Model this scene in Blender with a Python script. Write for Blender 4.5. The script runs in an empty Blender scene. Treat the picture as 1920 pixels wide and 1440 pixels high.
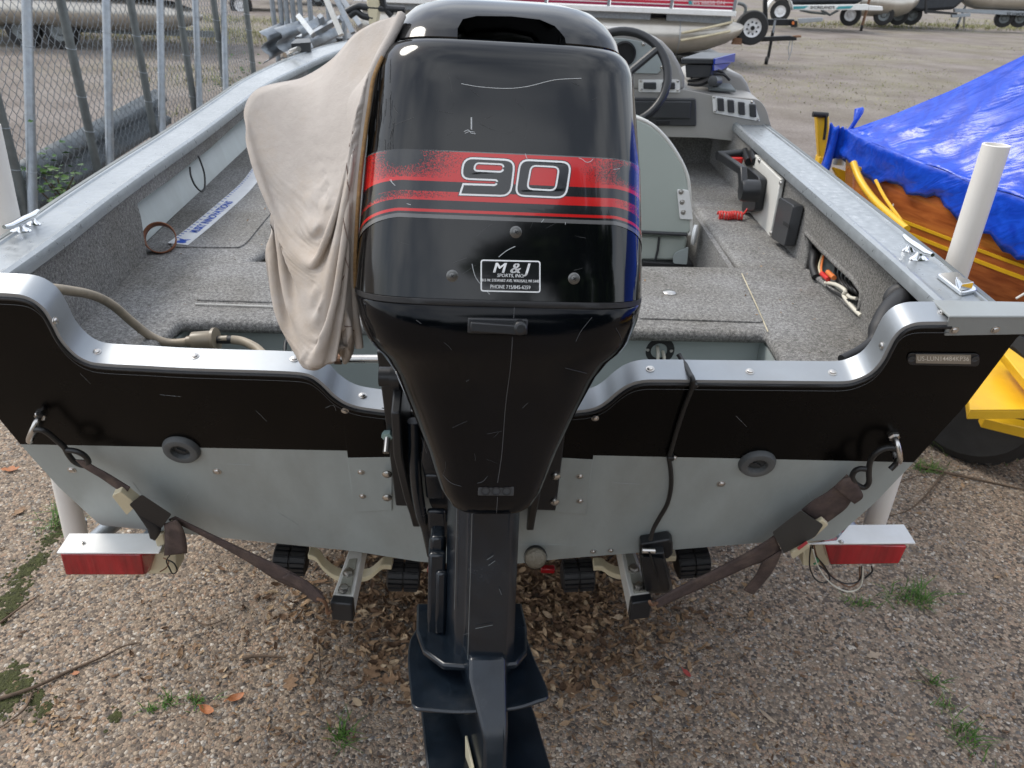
import bpy, bmesh, math, random
import numpy as np
from mathutils import Vector, Matrix
from mathutils.geometry import tessellate_polygon
random.seed(7); rng = np.random.default_rng(7)
SC = bpy.context.scene; COL = SC.collection
RAD = math.radians

# ------------------------------------------------------------------ camera, world, sun, exposure
H = 1.68; PIT = RAD(29); ROLL = RAD(2.3); FPX = 1440.0
cF = np.array([0, math.cos(PIT), -math.sin(PIT)]); cU0 = np.array([0, math.sin(PIT), math.cos(PIT)]); cX0 = np.array([1., 0, 0])
cR = math.cos(ROLL)*cX0 + math.sin(ROLL)*cU0; cU = math.cos(ROLL)*cU0 - math.sin(ROLL)*cX0
cC = np.array([0, 0, H])
cam = bpy.data.cameras.new('camera'); cam.lens = 27; cam.sensor_width = 36; cam.clip_end = 400; cam.clip_start = 0.02
cam.dof.use_dof = True; cam.dof.focus_distance = 1.12; cam.dof.aperture_fstop = 13.0
co = bpy.data.objects.new('camera', cam); COL.objects.link(co)
co.matrix_world = Matrix(((cR[0], cU[0], -cF[0], 0), (cR[1], cU[1], -cF[1], 0), (cR[2], cU[2], -cF[2], H), (0, 0, 0, 1)))
SC.camera = co

SUN_EL, SUN_AZ = RAD(52), RAD(-62)      # azimuth measured from +Y towards +X: the light comes from the left
W = bpy.data.worlds.new('World'); SC.world = W; W.use_nodes = True
wn, wl = W.node_tree.nodes, W.node_tree.links
sky = wn.new('ShaderNodeTexSky'); sky.sky_type = 'NISHITA'; sky.sun_disc = False
sky.sun_elevation = SUN_EL; sky.sun_rotation = SUN_AZ; sky.air_density = 1.0; sky.dust_density = 2.0
tcw = wn.new('ShaderNodeTexCoord'); nzw = wn.new('ShaderNodeTexNoise'); nzw.inputs['Scale'].default_value = 2.6; nzw.inputs['Detail'].default_value = 6
rpw = wn.new('ShaderNodeMapRange'); rpw.inputs['From Min'].default_value = .40; rpw.inputs['From Max'].default_value = .62
rpw.inputs['To Min'].default_value = .35; rpw.inputs['To Max'].default_value = .95
mxw = wn.new('ShaderNodeMix'); mxw.data_type = 'RGBA'
mxw.inputs['B'].default_value = (9.2, 9.6, 10.2, 1)
wl.new(tcw.outputs['Generated'], nzw.inputs['Vector']); wl.new(nzw.outputs['Fac'], rpw.inputs['Value'])
wl.new(rpw.outputs['Result'], mxw.inputs['Factor']); wl.new(sky.outputs['Color'], mxw.inputs['A'])
wl.new(mxw.outputs['Result'], wn['Background'].inputs['Color']); wn['Background'].inputs['Strength'].default_value = 0.125
sl = bpy.data.lights.new('sun', 'SUN'); sl.energy = 1.5; sl.angle = RAD(22); sl.color = (1, .95, .87)
so = bpy.data.objects.new('sun', sl); COL.objects.link(so)
sd = Vector((math.sin(SUN_AZ)*math.cos(SUN_EL), math.cos(SUN_AZ)*math.cos(SUN_EL), math.sin(SUN_EL)))
so.rotation_euler = sd.to_track_quat('Z', 'Y').to_euler(); so.location = sd*30
SC.view_settings.view_transform = 'Standard'; SC.view_settings.look = 'None'; SC.view_settings.gamma = 1
SC.view_settings.exposure = 0.60; SC.view_settings.use_curve_mapping = False

# ------------------------------------------------------------------ where a measured point of the photo stands in the place
def ray(x, y): return cF + (x-960)/FPX*cR - (y-720)/FPX*cU
def onP(x, y, pt, n, c=None):
    d = ray(x, y); n = np.array(n, float); t = np.dot(np.array(pt)-cC, n)/np.dot(d, n); return cC + t*d
def atX(x, y, X): return onP(x, y, (X, 0, 0), (1, 0, 0))
def atY(x, y, Y): return onP(x, y, (0, Y, 0), (0, 1, 0))
def atZ(x, y, Z): return onP(x, y, (0, 0, Z), (0, 0, 1))
def proj(P):
    q = np.array(P)-cC; w = q@cF; return 960+FPX*(q@cR)/w, 720-FPX*(q@cU)/w
TR = RAD(16); T0 = np.array([0, 1.22, .99]); TN = np.array([.015, -math.cos(TR), -math.sin(TR)]); TN /= np.linalg.norm(TN)
TX = np.array([1, .015, 0]); TX /= np.linalg.norm(TX); TUP = np.cross(TN, TX)*-1
if TUP[2] < 0: TUP = -TUP
def T(x, y, off=0): return onP(x, y, T0+off*TN, TN)            # on the transom, off metres aft of it
def tl(x, s, o): return T0 + x*TX + s*TUP + o*TN
# outboard frame: x to starboard, a aft, h up the leg
TAU = RAD(15); PSI = RAD(5); PV = np.array([-.045, 1.15, 1.0])
def mot(x, a, h):
    xr = x*math.cos(PSI)+a*math.sin(PSI); ar = a*math.cos(PSI)-x*math.sin(PSI)
    return PV + np.array([xr, -ar*math.cos(TAU)+h*math.sin(TAU), ar*math.sin(TAU)+h*math.cos(TAU)])
MH = np.array([0, math.sin(TAU), math.cos(TAU)]); MA = mot(0, 1, 0)-mot(0, 0, 0); MX = mot(1, 0, 0)-mot(0, 0, 0)
def mpx(x, y, h): return onP(x, y, mot(0, 0, h), MH)
def mpa(x, y, a): return onP(x, y, mot(0, a, 0), MA)

# ------------------------------------------------------------------ mesh builder
class MB:
    def __init__(s): s.v = []; s.f = []; s.mi = []
    def add(s, vs, fs, m=0):
        b = len(s.v); s.v += [tuple(map(float, p)) for p in vs]; s.f += [tuple(i+b for i in f) for f in fs]; s.mi += [m]*len(fs); return s
    def hexa(s, p, m=0):   # p: 4 bottom, 4 top
        return s.add(p, [(3, 2, 1, 0), (4, 5, 6, 7), (0, 1, 5, 4), (1, 2, 6, 5), (2, 3, 7, 6), (3, 0, 4, 7)], m)
    def box(s, c, d, ax=None, m=0):
        c = np.array(c, float); A = np.eye(3) if ax is None else np.array([np.array(a, float)/np.linalg.norm(a) for a in ax])
        h = np.array(d)/2; P = [c + A[0]*h[0]*i + A[1]*h[1]*j + A[2]*h[2]*k for k in (-1, 1) for i, j in ((-1, -1), (1, -1), (1, 1), (-1, 1))]
        return s.hexa(P, m)
    def prism(s, pts, vec, m=0, ms=None):
        n = len(pts); a = [np.array(p, float) for p in pts]; b = [p+np.array(vec) for p in a]
        s.add(a+b, [tuple(range(n)), tuple(range(2*n-1, n-1, -1))], m)
        q = len(s.v)-2*n; fs = [(i+q, (i+1) % n+q, (i+1) % n+n+q, i+n+q) for i in range(n)]
        s.f += [tuple(reversed(f)) for f in fs]; s.mi += [m if ms is None else ms]*n; return s
    def tube(s, path, r, n=8, cap=True, closed=False, m=0):
        P = [np.array(p, float) for p in path]; k = len(P); R = r if hasattr(r, '__len__') else [r]*k
        tg = []
        for i in range(k):
            a = P[(i-1) % k] if (closed or i > 0) else P[i]; b = P[(i+1) % k] if (closed or i < k-1) else P[i]
            t = b-a; tg.append(t/(np.linalg.norm(t)+1e-12))
        u = np.cross(tg[0], (0, 0, 1) if abs(tg[0][2]) < .9 else (1, 0, 0)); u /= np.linalg.norm(u)
        vs = []
        for i in range(k):
            u = u - tg[i]*np.dot(u, tg[i]); u /= np.linalg.norm(u)+1e-12; w = np.cross(tg[i], u)
            for j in range(n):
                an = 2*math.pi*j/n; vs.append(P[i]+R[i]*(u*math.cos(an)+w*math.sin(an)))
        fs = []
        for i in range(k if closed else k-1):
            for j in range(n):
                a, b = i*n+j, i*n+(j+1) % n; c, d = ((i+1) % k)*n+(j+1) % n, ((i+1) % k)*n+j
                fs.append((a, b, c, d))
        if cap and not closed: fs += [tuple(range(n-1, -1, -1)), tuple(range((k-1)*n, k*n))]
        return s.add(vs, fs, m)
    def cyl(s, a, b, r, n=12, m=0, r2=None): return s.tube([a, b], [r, r if r2 is None else r2], n, m=m)
    def lathe(s, prof, o, axis, n=20, m=0, cap0=True, cap1=True):
        o = np.array(o, float); w = np.array(axis, float); w /= np.linalg.norm(w)
        u = np.cross(w, (0, 0, 1) if abs(w[2]) < .9 else (1, 0, 0)); u /= np.linalg.norm(u); v = np.cross(w, u)
        vs = [o+w*h+r*(u*math.cos(2*math.pi*j/n)+v*math.sin(2*math.pi*j/n)) for r, h in prof for j in range(n)]
        k = len(prof); fs = [(i*n+j, i*n+(j+1) % n, (i+1)*n+(j+1) % n, (i+1)*n+j) for i in range(k-1) for j in range(n)]
        if cap0: fs.append(tuple(range(n-1, -1, -1)))
        if cap1: fs.append(tuple(range((k-1)*n, k*n)))
        return s.add(vs, fs, m)
    def loft(s, rings, cap0=True, cap1=True, m=0, closed=True):
        n = len(rings[0]); vs = [p for r in rings for p in r]; k = len(rings)
        fs = [(i*n+j, i*n+(j+1) % n, (i+1)*n+(j+1) % n, (i+1)*n+j) for i in range(k-1) for j in range(n if closed else n-1)]
        if cap0: fs.append(tuple(range(n-1, -1, -1)))
        if cap1: fs.append(tuple(range((k-1)*n, k*n)))
        return s.add(vs, fs, m)
    def grid(s, rows, m=0): return s.loft(rows, False, False, m, closed=False)
    def build(s, name, mats, parent=None, smooth=None, bevel=0, seg=2, solid=0, label=None, kind=None, sub=0):
        me = bpy.data.meshes.new(name)
        off = worldoff(parent)
        me.from_pydata([(x-off[0], y-off[1], z-off[2]) for x, y, z in s.v], [], s.f)
        if not isinstance(mats, (list, tuple)): mats = [mats]
        for m in mats: me.materials.append(m)
        if len(mats) > 1: me.polygons.foreach_set('material_index', s.mi)
        bm = bmesh.new(); bm.from_mesh(me); bmesh.ops.recalc_face_normals(bm, faces=bm.faces); bm.to_mesh(me); bm.free()
        if smooth is not None: smooth_me(me, smooth)
        o = bpy.data.objects.new(name, me); COL.objects.link(o)
        if parent is not None: o.parent = parent
        if solid: md = o.modifiers.new('solid', 'SOLIDIFY'); md.thickness = solid; md.offset = 0
        if sub: md = o.modifiers.new('sub', 'SUBSURF'); md.levels = md.render_levels = sub
        if bevel:
            md = o.modifiers.new('bevel', 'BEVEL'); md.width = bevel; md.segments = seg; md.limit_method = 'ANGLE'; md.angle_limit = RAD(35)
            if smooth is None: smooth_me(me, 40)
        if label: o['label'] = label
        if kind: o['kind'] = kind
        return o
def smooth_me(me, ang):
    me.polygons.foreach_set('use_smooth', [True]*len(me.polygons)); me.set_sharp_from_angle(angle=RAD(ang))
def worldoff(o):
    v = Vector((0, 0, 0))
    while o is not None: v += o.location; o = o.parent
    return v
def thing(name, label, cat, loc=(0, 0, 0), group=None):
    o = bpy.data.objects.new(name, None); COL.objects.link(o); o.location = [float(c) for c in loc]; o.empty_display_size = .1
    return tag(o, label, cat, group)
def tag(o, label, cat, group=None):
    o['label'] = label; o['category'] = cat
    if group: o['group'] = group
    return o
def dup(o, loc=None, rot=None, parent=None):
    c = o.copy(); COL.objects.link(c)
    if parent is not None: c.parent = parent
    if loc is not None: c.location = loc
    if rot is not None: c.rotation_euler = rot
    for ch in list(o.children): dup(ch, parent=c)
    return c
def spline(pts, n=8, closed=False):       # Catmull-Rom through points
    P = [np.array(p, float) for p in pts]; k = len(P); out = []
    for i in range(k if closed else k-1):
        if closed: a, b, c, d = P[i-1], P[i], P[(i+1) % k], P[(i+2) % k]
        else: a, b, c, d = P[max(i-1, 0)], P[i], P[i+1], P[min(i+2, k-1)]
        for j in range(n):
            t = j/n; out.append(.5*((2*b)+(c-a)*t+(2*a-5*b+4*c-d)*t*t+(3*b-a-3*c+d)*t**3))
    if not closed: out.append(P[-1])
    return out
def text_tris(txt, size=1.0, shear=0, bold=0, align='CENTER', sx=1.0):
    cu = bpy.data.curves.new('text', 'FONT'); cu.body = txt; cu.size = size; cu.shear = shear; cu.align_x = align; cu.align_y = 'CENTER'; cu.offset = bold
    cu.resolution_u = 3; o = bpy.data.objects.new('text', cu); COL.objects.link(o); dg = bpy.context.evaluated_depsgraph_get()
    me = o.evaluated_get(dg).to_mesh(); V = [(v.co.x*sx, v.co.y) for v in me.vertices]; Fc = [tuple(p.vertices) for p in me.polygons]
    bpy.data.objects.remove(o); bpy.data.curves.remove(cu); return V, Fc
def text_on(mb, txt, fn, size, m=0, **k):
    V, Fc = text_tris(txt, size, **k); mb.add([fn(x, y) for x, y in V], Fc, m)

# ------------------------------------------------------------------ materials
def nt(name):
    m = bpy.data.materials.new(name); m.use_nodes = True; t = m.node_tree; return m, t.nodes, t.links, t.nodes['Principled BSDF']
def N(n, typ, **kw):
    x = n.new(typ)
    for k, v in kw.items():
        if hasattr(x, k): setattr(x, k, v)
        else: x.inputs[k.replace('_', ' ')].default_value = v
    return x
def ramp(n, stops, interp='LINEAR'):
    r = n.new('ShaderNodeValToRGB'); cr = r.color_ramp; cr.interpolation = interp
    while len(cr.elements) < len(stops): cr.elements.new(.5)
    for e, (p, c) in zip(cr.elements, stops): e.position = p; e.color = (*c, 1) if len(c) == 3 else c
    return r
def hexc(r, g, b):   # sRGB 0-255 -> linear
    f = lambda c: ((c/255+.055)/1.055)**2.4 if c > 10 else c/255/12.92
    return (f(r), f(g), f(b))
def pm(name, col, rough=.5, metal=0, var=.12, scale=12, bump=0, bscale=150, bdist=.002, coat=0, stretch=(1, 1, 1), dirt=None, dirtamt=.4, rvar=.1, spec=.5, trans=0):
    m, n, l, b = nt(name); tc = N(n, 'ShaderNodeTexCoord'); mp = N(n, 'ShaderNodeMapping'); mp.inputs['Scale'].default_value = stretch
    l.new(tc.outputs['Object'], mp.inputs['Vector'])
    nz = N(n, 'ShaderNodeTexNoise', Scale=scale, Detail=6.0, Roughness=.6); l.new(mp.outputs['Vector'], nz.inputs['Vector'])
    rp = ramp(n, [(.3, tuple(c*(1-var) for c in col)), (.7, tuple(min(1, c*(1+var)) for c in col))]); l.new(nz.outputs['Fac'], rp.inputs['Fac'])
    out = rp.outputs['Color']
    if dirt is not None:
        nd = N(n, 'ShaderNodeTexNoise', Scale=scale*.45, Detail=9.0, Roughness=.7); l.new(mp.outputs['Vector'], nd.inputs['Vector'])
        rd = ramp(n, [(.48, (0, 0, 0)), (.75, (dirtamt,)*3)]); l.new(nd.outputs['Fac'], rd.inputs['Fac'])
        mx = N(n, 'ShaderNodeMix', data_type='RGBA'); mx.inputs['B'].default_value = (*dirt, 1); l.new(rd.outputs['Color'], mx.inputs['Factor']); l.new(out, mx.inputs['A']); out = mx.outputs['Result']
    l.new(out, b.inputs['Base Color'])
    b.inputs['Metallic'].default_value = metal; b.inputs['Specular IOR Level'].default_value = spec
    mr = N(n, 'ShaderNodeMapRange'); mr.inputs['To Min'].default_value = max(.02, rough-rvar); mr.inputs['To Max'].default_value = min(1, rough+rvar)
    l.new(nz.outputs['Fac'], mr.inputs['Value']); l.new(mr.outputs['Result'], b.inputs['Roughness'])
    if coat: b.inputs['Coat Weight'].default_value = coat; b.inputs['Coat Roughness'].default_value = .05
    if trans: b.inputs['Transmission Weight'].default_value = trans
    if bump:
        nb = N(n, 'ShaderNodeTexNoise', Scale=bscale, Detail=3.0); l.new(mp.outputs['Vector'], nb.inputs['Vector'])
        bp = N(n, 'ShaderNodeBump', Strength=bump, Distance=bdist); l.new(nb.outputs['Fac'], bp.inputs['Height']); l.new(bp.outputs['Normal'], b.inputs['Normal'])
    return m
M = {}
M['cowllow'] = pm('black_lower_paint', (.0016, .0022, .0036), .12, var=.3, scale=9, rvar=.06, dirt=(.016, .016, .016), dirtamt=.10, spec=.22)
M['cowl'] = pm('black_gloss_paint', (.0018, .0024, .0030), .085, var=.3, scale=22, coat=0, rvar=.05, dirt=(.03, .03, .03), dirtamt=.10, spec=.5, stretch=(1, 1, .12))
M['leg'] = pm('worn_black_paint', (.005, .0085, .0135), .24, var=.4, scale=14, dirt=(.06, .065, .07), dirtamt=.22, bump=.08, bscale=60, rvar=.1, spec=.5)
M['blackrub'] = pm('black_rubber', (.012, .012, .013), .55, bump=.15, bscale=300)
M['blackpl'] = pm('black_plastic', (.012, .013, .015), .38, bump=.05, bscale=400)
M['hullblack'] = pm('black_hull_paint', (.0016, .0014, .0013), .26, var=.4, scale=7, dirt=(.03, .018, .012), dirtamt=.14, rvar=.08, spec=.14)
M['hullgrey'] = pm('silver_grey_hull_paint', (.35, .385, .377), .36, var=.08, scale=12, dirt=(.20, .19, .165), dirtamt=.38, metal=.0, stretch=(1, 1, .35), rvar=.08, bump=.03, bscale=5, bdist=.01)
M['bracketgrey'] = pm('grey_bracket_paint', (.28, .30, .30), .42, var=.05, scale=8, dirt=(.2, .2, .18), dirtamt=.4, metal=.1)
M['alu'] = pm('brushed_aluminium', (.345, .37, .395), .42, metal=.6, var=.07, scale=10, dirt=(.33, .33, .32), dirtamt=.5, rvar=.1)
M['wellpaint'] = pm('grey_green_paint', (.33, .37, .365), .45, var=.06, scale=5, dirt=(.22, .21, .18), dirtamt=.4)
M['steel'] = pm('steel', (.55, .53, .50), .28, metal=1, var=.1)
M['chrome'] = pm('chrome', (.78, .79, .80), .12, metal=1, var=.05)
M['rust'] = pm('rusted_steel', (.22, .12, .07), .7, metal=.3, var=.4, scale=40, bump=.3)
M['galv'] = pm('galvanised_steel', (.30, .33, .36), .42, metal=.6, var=.18, scale=25, dirt=(.30, .29, .26), dirtamt=.5)
M['galvdark'] = pm('dull_galvanised_steel', (.15, .165, .165), .55, metal=.4, var=.18, scale=20)
M['white'] = pm('white_paint', (.78, .78, .76), .35, var=.04, dirt=(.55, .5, .42), dirtamt=.35)
M['pvc'] = pm('white_pvc', (.72, .69, .64), .42, var=.05, scale=5, dirt=(.5, .44, .36), dirtamt=.45, stretch=(1, 1, .3))
M['cream'] = pm('cream_plastic', (.62, .55, .38), .5, var=.12, dirt=(.3, .25, .17), dirtamt=.5)
M['offwhite'] = pm('off_white_plastic', (.62, .61, .57), .45, var=.04, dirt=(.45, .43, .38), dirtamt=.3)
M['decalblack'] = pm('black_vinyl', (.008, .009, .011), .14, coat=.4, rvar=.04)
M['decalwhite'] = pm('white_vinyl', (.80, .81, .81), .22, var=.03, rvar=.04)
M['scratch'] = pm('pale_scratch', (.42, .44, .45), .6, var=.2)
M['grime'] = pm('dull_scratch', (.06, .062, .065), .6, var=.2)
M['redvinyl'] = pm('red_paint', (.55, .03, .035), .4)
M['yellow'] = pm('yellow_paint', (.78, .46, .02), .38, var=.06, dirt=(.35, .2, .04), dirtamt=.25)
M['tyre'] = pm('tyre_rubber', (.018, .018, .018), .75, var=.3, scale=30, bump=.2)
M['strap'] = pm('brown_webbing', (.075, .052, .047), .85, var=.35, scale=40, bump=.9, bscale=500, dirt=(.20, .145, .11), dirtamt=.6)
M['vinylseat'] = pm('grey_green_vinyl', (.40, .44, .40), .42, var=.03, scale=5, bump=.1, bscale=350)
M['dash'] = pm('grey_moulded_plastic', (.30, .29, .27), .5, var=.06, bump=.15, bscale=500)
M['dashdark'] = pm('dark_grey_plastic', (.035, .037, .04), .4)
M['blue'] = pm('blue_plastic', (.012, .035, .30), .35)
M['hose'] = pm('aged_beige_hose', (.30, .25, .18), .5, var=.2, scale=40, dirt=(.1, .08, .06), dirtamt=.5)
M['wireblack'] = pm('black_cable', (.012, .012, .012), .45)
M['wirewhite'] = pm('white_wire', (.6, .57, .48), .5)
M['wirered'] = pm('red_plastic', (.60, .03, .025), .4)
M['wireorange'] = pm('orange_plastic', (.72, .20, .05), .4)
M['leather'] = pm('brown_leather', (.22, .085, .04), .6, var=.3, scale=40)
M['darkboat'] = pm('dark_boat_cover', (.02, .024, .03), .5, var=.3)
M['pontoon'] = pm('pontoon_aluminium', (.50, .47, .42), .33, metal=.8, var=.10, scale=2, dirt=(.25, .19, .13), dirtamt=.5, stretch=(1, 1, .3))
M['twig'] = pm('twig_bark', (.11, .075, .05), .9, var=.3, scale=60, bump=.4)
M['brick'] = pm('grey_stone', (.3, .28, .26), .9)
M['trunk'] = pm('bark', (.06, .05, .04), .9)
M['lightlens'] = pm('ribbed_clear_lens', (.20, .18, .14), .3, metal=.4, bump=.8, bscale=260, bdist=.004)
M['redlens'] = pm('red_lens', (.30, .005, .010), .12, var=.45, scale=26, coat=.5, rvar=.04, stretch=(1, 1, .12), bump=.5, bscale=140, dirt=(.16, .05, .04), dirtamt=.3)
M['fadedred'] = pm('faded_red', (.45, .05, .06), .5)
M['beamplate'] = pm('dirty_grey_plate', (.33, .33, .28), .5, metal=.3, dirt=(.2, .17, .12), dirtamt=.5)
M['railgalv'] = pm('blue_grey_galvanised_steel', (.105, .125, .14), .55, metal=.3, var=.2, scale=12, dirt=(.2, .18, .15), dirtamt=.5)
M['darksteel'] = pm('dark_steel', (.16, .16, .155), .35, metal=.9, var=.2)
M['teal'] = pm('teal_vinyl', (.05, .30, .33), .4)
M['spoke'] = pm('white_wheel_paint', (.7, .7, .7), .35)

def carpet():
    m, n, l, b = nt('grey_marine_carpet'); tc = N(n, 'ShaderNodeTexCoord')
    a = N(n, 'ShaderNodeTexNoise', Scale=560.0, Detail=2.0); c = N(n, 'ShaderNodeTexNoise', Scale=5.0, Detail=6.0); v = N(n, 'ShaderNodeTexNoise', Scale=160.0, Detail=3.0)
    for x in (a, c, v): l.new(tc.outputs['Object'], x.inputs['Vector'])
    mi = N(n, 'ShaderNodeMath', operation='MULTIPLY_ADD'); l.new(a.outputs['Fac'], mi.inputs[0]); mi.inputs[1].default_value = .55
    m2 = N(n, 'ShaderNodeMath', operation='MULTIPLY'); l.new(v.outputs['Fac'], m2.inputs[0]); m2.inputs[1].default_value = .45; l.new(m2.outputs[0], mi.inputs[2])
    rp = ramp(n, [(.36, (.11, .109, .107)), (.5, (.225, .222, .217)), (.64, (.40, .395, .385))]); l.new(mi.outputs[0], rp.inputs['Fac'])
    mx = N(n, 'ShaderNodeMix', data_type='RGBA', blend_type='MULTIPLY'); mx.inputs['Factor'].default_value = 1
    r2 = ramp(n, [(.35, (.74, .72, .68)), (.65, (1, 1, 1))]); l.new(c.outputs['Fac'], r2.inputs['Fac']); l.new(rp.outputs['Color'], mx.inputs['A']); l.new(r2.outputs['Color'], mx.inputs['B'])
    l.new(mx.outputs['Result'], b.inputs['Base Color']); b.inputs['Roughness'].default_value = .95; b.inputs['Specular IOR Level'].default_value = .1
    bp = N(n, 'ShaderNodeBump', Strength=.8, Distance=.004); l.new(mi.outputs[0], bp.inputs['Height']); l.new(bp.outputs['Normal'], b.inputs['Normal']); return m
M['carpet'] = carpet()

def gunwale_mat():
    m, n, l, b = nt('weathered_bare_aluminium'); tc = N(n, 'ShaderNodeTexCoord')
    a = N(n, 'ShaderNodeTexNoise', Scale=9.0, Detail=8.0, Roughness=.65); v = N(n, 'ShaderNodeTexVoronoi', Scale=70.0); c = N(n, 'ShaderNodeTexNoise', Scale=60.0, Detail=4.0)
    for x in (a, v, c): l.new(tc.outputs['Object'], x.inputs['Vector'])
    rp = ramp(n, [(.3, (.275, .298, .312)), (.5, (.312, .335, .35)), (.72, (.36, .383, .398))]); l.new(a.outputs['Fac'], rp.inputs['Fac'])
    l.new(rp.outputs['Color'], b.inputs['Base Color']); b.inputs['Metallic'].default_value = .55
    mr = N(n, 'ShaderNodeMapRange'); mr.inputs['From Min'].default_value = .3; mr.inputs['From Max'].default_value = .7; mr.inputs['To Min'].default_value = .25; mr.inputs['To Max'].default_value = .5
    l.new(c.outputs['Fac'], mr.inputs['Value']); l.new(mr.outputs['Result'], b.inputs['Roughness'])
    bp = N(n, 'ShaderNodeBump', Strength=.10, Distance=.002); l.new(c.outputs['Fac'], bp.inputs['Height']); l.new(bp.outputs['Normal'], b.inputs['Normal']); return m
M['gunwale'] = gunwale_mat()

def canvas():
    m, n, l, b = nt('tan_canvas'); tc = N(n, 'ShaderNodeTexCoord')
    a = N(n, 'ShaderNodeTexNoise', Scale=7.0, Detail=7.0, Roughness=.65); w = N(n, 'ShaderNodeTexNoise', Scale=900.0, Detail=1.0); s = N(n, 'ShaderNodeTexNoise', Scale=3.0, Detail=8.0, Roughness=.7)
    for x in (a, w, s): l.new(tc.outputs['Object'], x.inputs['Vector'])
    rp = ramp(n, [(.32, (.355, .32, .29)), (.68, (.46, .42, .385))]); l.new(a.outputs['Fac'], rp.inputs['Fac'])
    mx = N(n, 'ShaderNodeMix', data_type='RGBA'); mx.inputs['B'].default_value = (.37, .28, .19, 1); rd = ramp(n, [(.52, (0, 0, 0)), (.72, (.6,)*3)])
    l.new(s.outputs['Fac'], rd.inputs['Fac']); l.new(rd.outputs['Color'], mx.inputs['Factor']); l.new(rp.outputs['Color'], mx.inputs['A']); l.new(mx.outputs['Result'], b.inputs['Base Color'])
    b.inputs['Roughness'].default_value = .9; b.inputs['Specular IOR Level'].default_value = .15
    b.inputs['Sheen Weight'].default_value = .15
    bp = N(n, 'ShaderNodeBump', Strength=.25, Distance=.001); l.new(w.outputs['Fac'], bp.inputs['Height'])
    b2 = N(n, 'ShaderNodeBump', Strength=.35, Distance=.012); l.new(a.outputs['Fac'], b2.inputs['Height']); l.new(bp.outputs['Normal'], b2.inputs['Normal']); l.new(b2.outputs['Normal'], b.inputs['Normal']); return m
M['canvas'] = canvas()

def tarp():
    m, n, l, b = nt('blue_shrink_wrap'); tc = N(n, 'ShaderNodeTexCoord')
    mp = N(n, 'ShaderNodeMapping'); mp.inputs['Scale'].default_value = (1, 1, 1); mp.inputs['Rotation'].default_value = (.3, .5, .9); l.new(tc.outputs['Object'], mp.inputs['Vector'])
    mp2 = N(n, 'ShaderNodeMapping'); mp2.inputs['Scale'].default_value = (1.2, 9, 6); l.new(mp.outputs['Vector'], mp2.inputs['Vector'])
    a = N(n, 'ShaderNodeTexNoise', Scale=1.6, Detail=5.0, Distortion=1.2); c = N(n, 'ShaderNodeTexNoise', Scale=14.0, Detail=5.0, Distortion=.8)
    l.new(mp2.outputs['Vector'], a.inputs['Vector']); l.new(tc.outputs['Object'], c.inputs['Vector'])
    rp = ramp(n, [(.35, (.005, .045, .44)), (.65, (.009, .075, .60))]); l.new(c.outputs['Fac'], rp.inputs['Fac']); l.new(rp.outputs['Color'], b.inputs['Base Color'])
    b.inputs['Roughness'].default_value = .25
    b1 = N(n, 'ShaderNodeBump', Strength=.28, Distance=.05); l.new(a.outputs['Fac'], b1.inputs['Height'])
    b2 = N(n, 'ShaderNodeBump', Strength=.035, Distance=.010); l.new(c.outputs['Fac'], b2.inputs['Height']); l.new(b1.outputs['Normal'], b2.inputs['Normal']); l.new(b2.outputs['Normal'], b.inputs['Normal']); return m
M['tarp'] = tarp()

def wood():
    m, n, l, b = nt('varnished_mahogany'); tc = N(n, 'ShaderNodeTexCoord'); mp = N(n, 'ShaderNodeMapping'); mp.inputs['Scale'].default_value = (6, 1, 14); l.new(tc.outputs['Object'], mp.inputs['Vector'])
    a = N(n, 'ShaderNodeTexNoise', Scale=3.0, Detail=7.0, Distortion=.6); l.new(mp.outputs['Vector'], a.inputs['Vector'])
    rp = ramp(n, [(.3, (.27, .065, .016)), (.7, (.50, .15, .038))]); l.new(a.outputs['Fac'], rp.inputs['Fac']); l.new(rp.outputs['Color'], b.inputs['Base Color'])
    b.inputs['Roughness'].default_value = .25; b.inputs['Coat Weight'].default_value = .5; return m
M['wood'] = wood()

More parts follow.
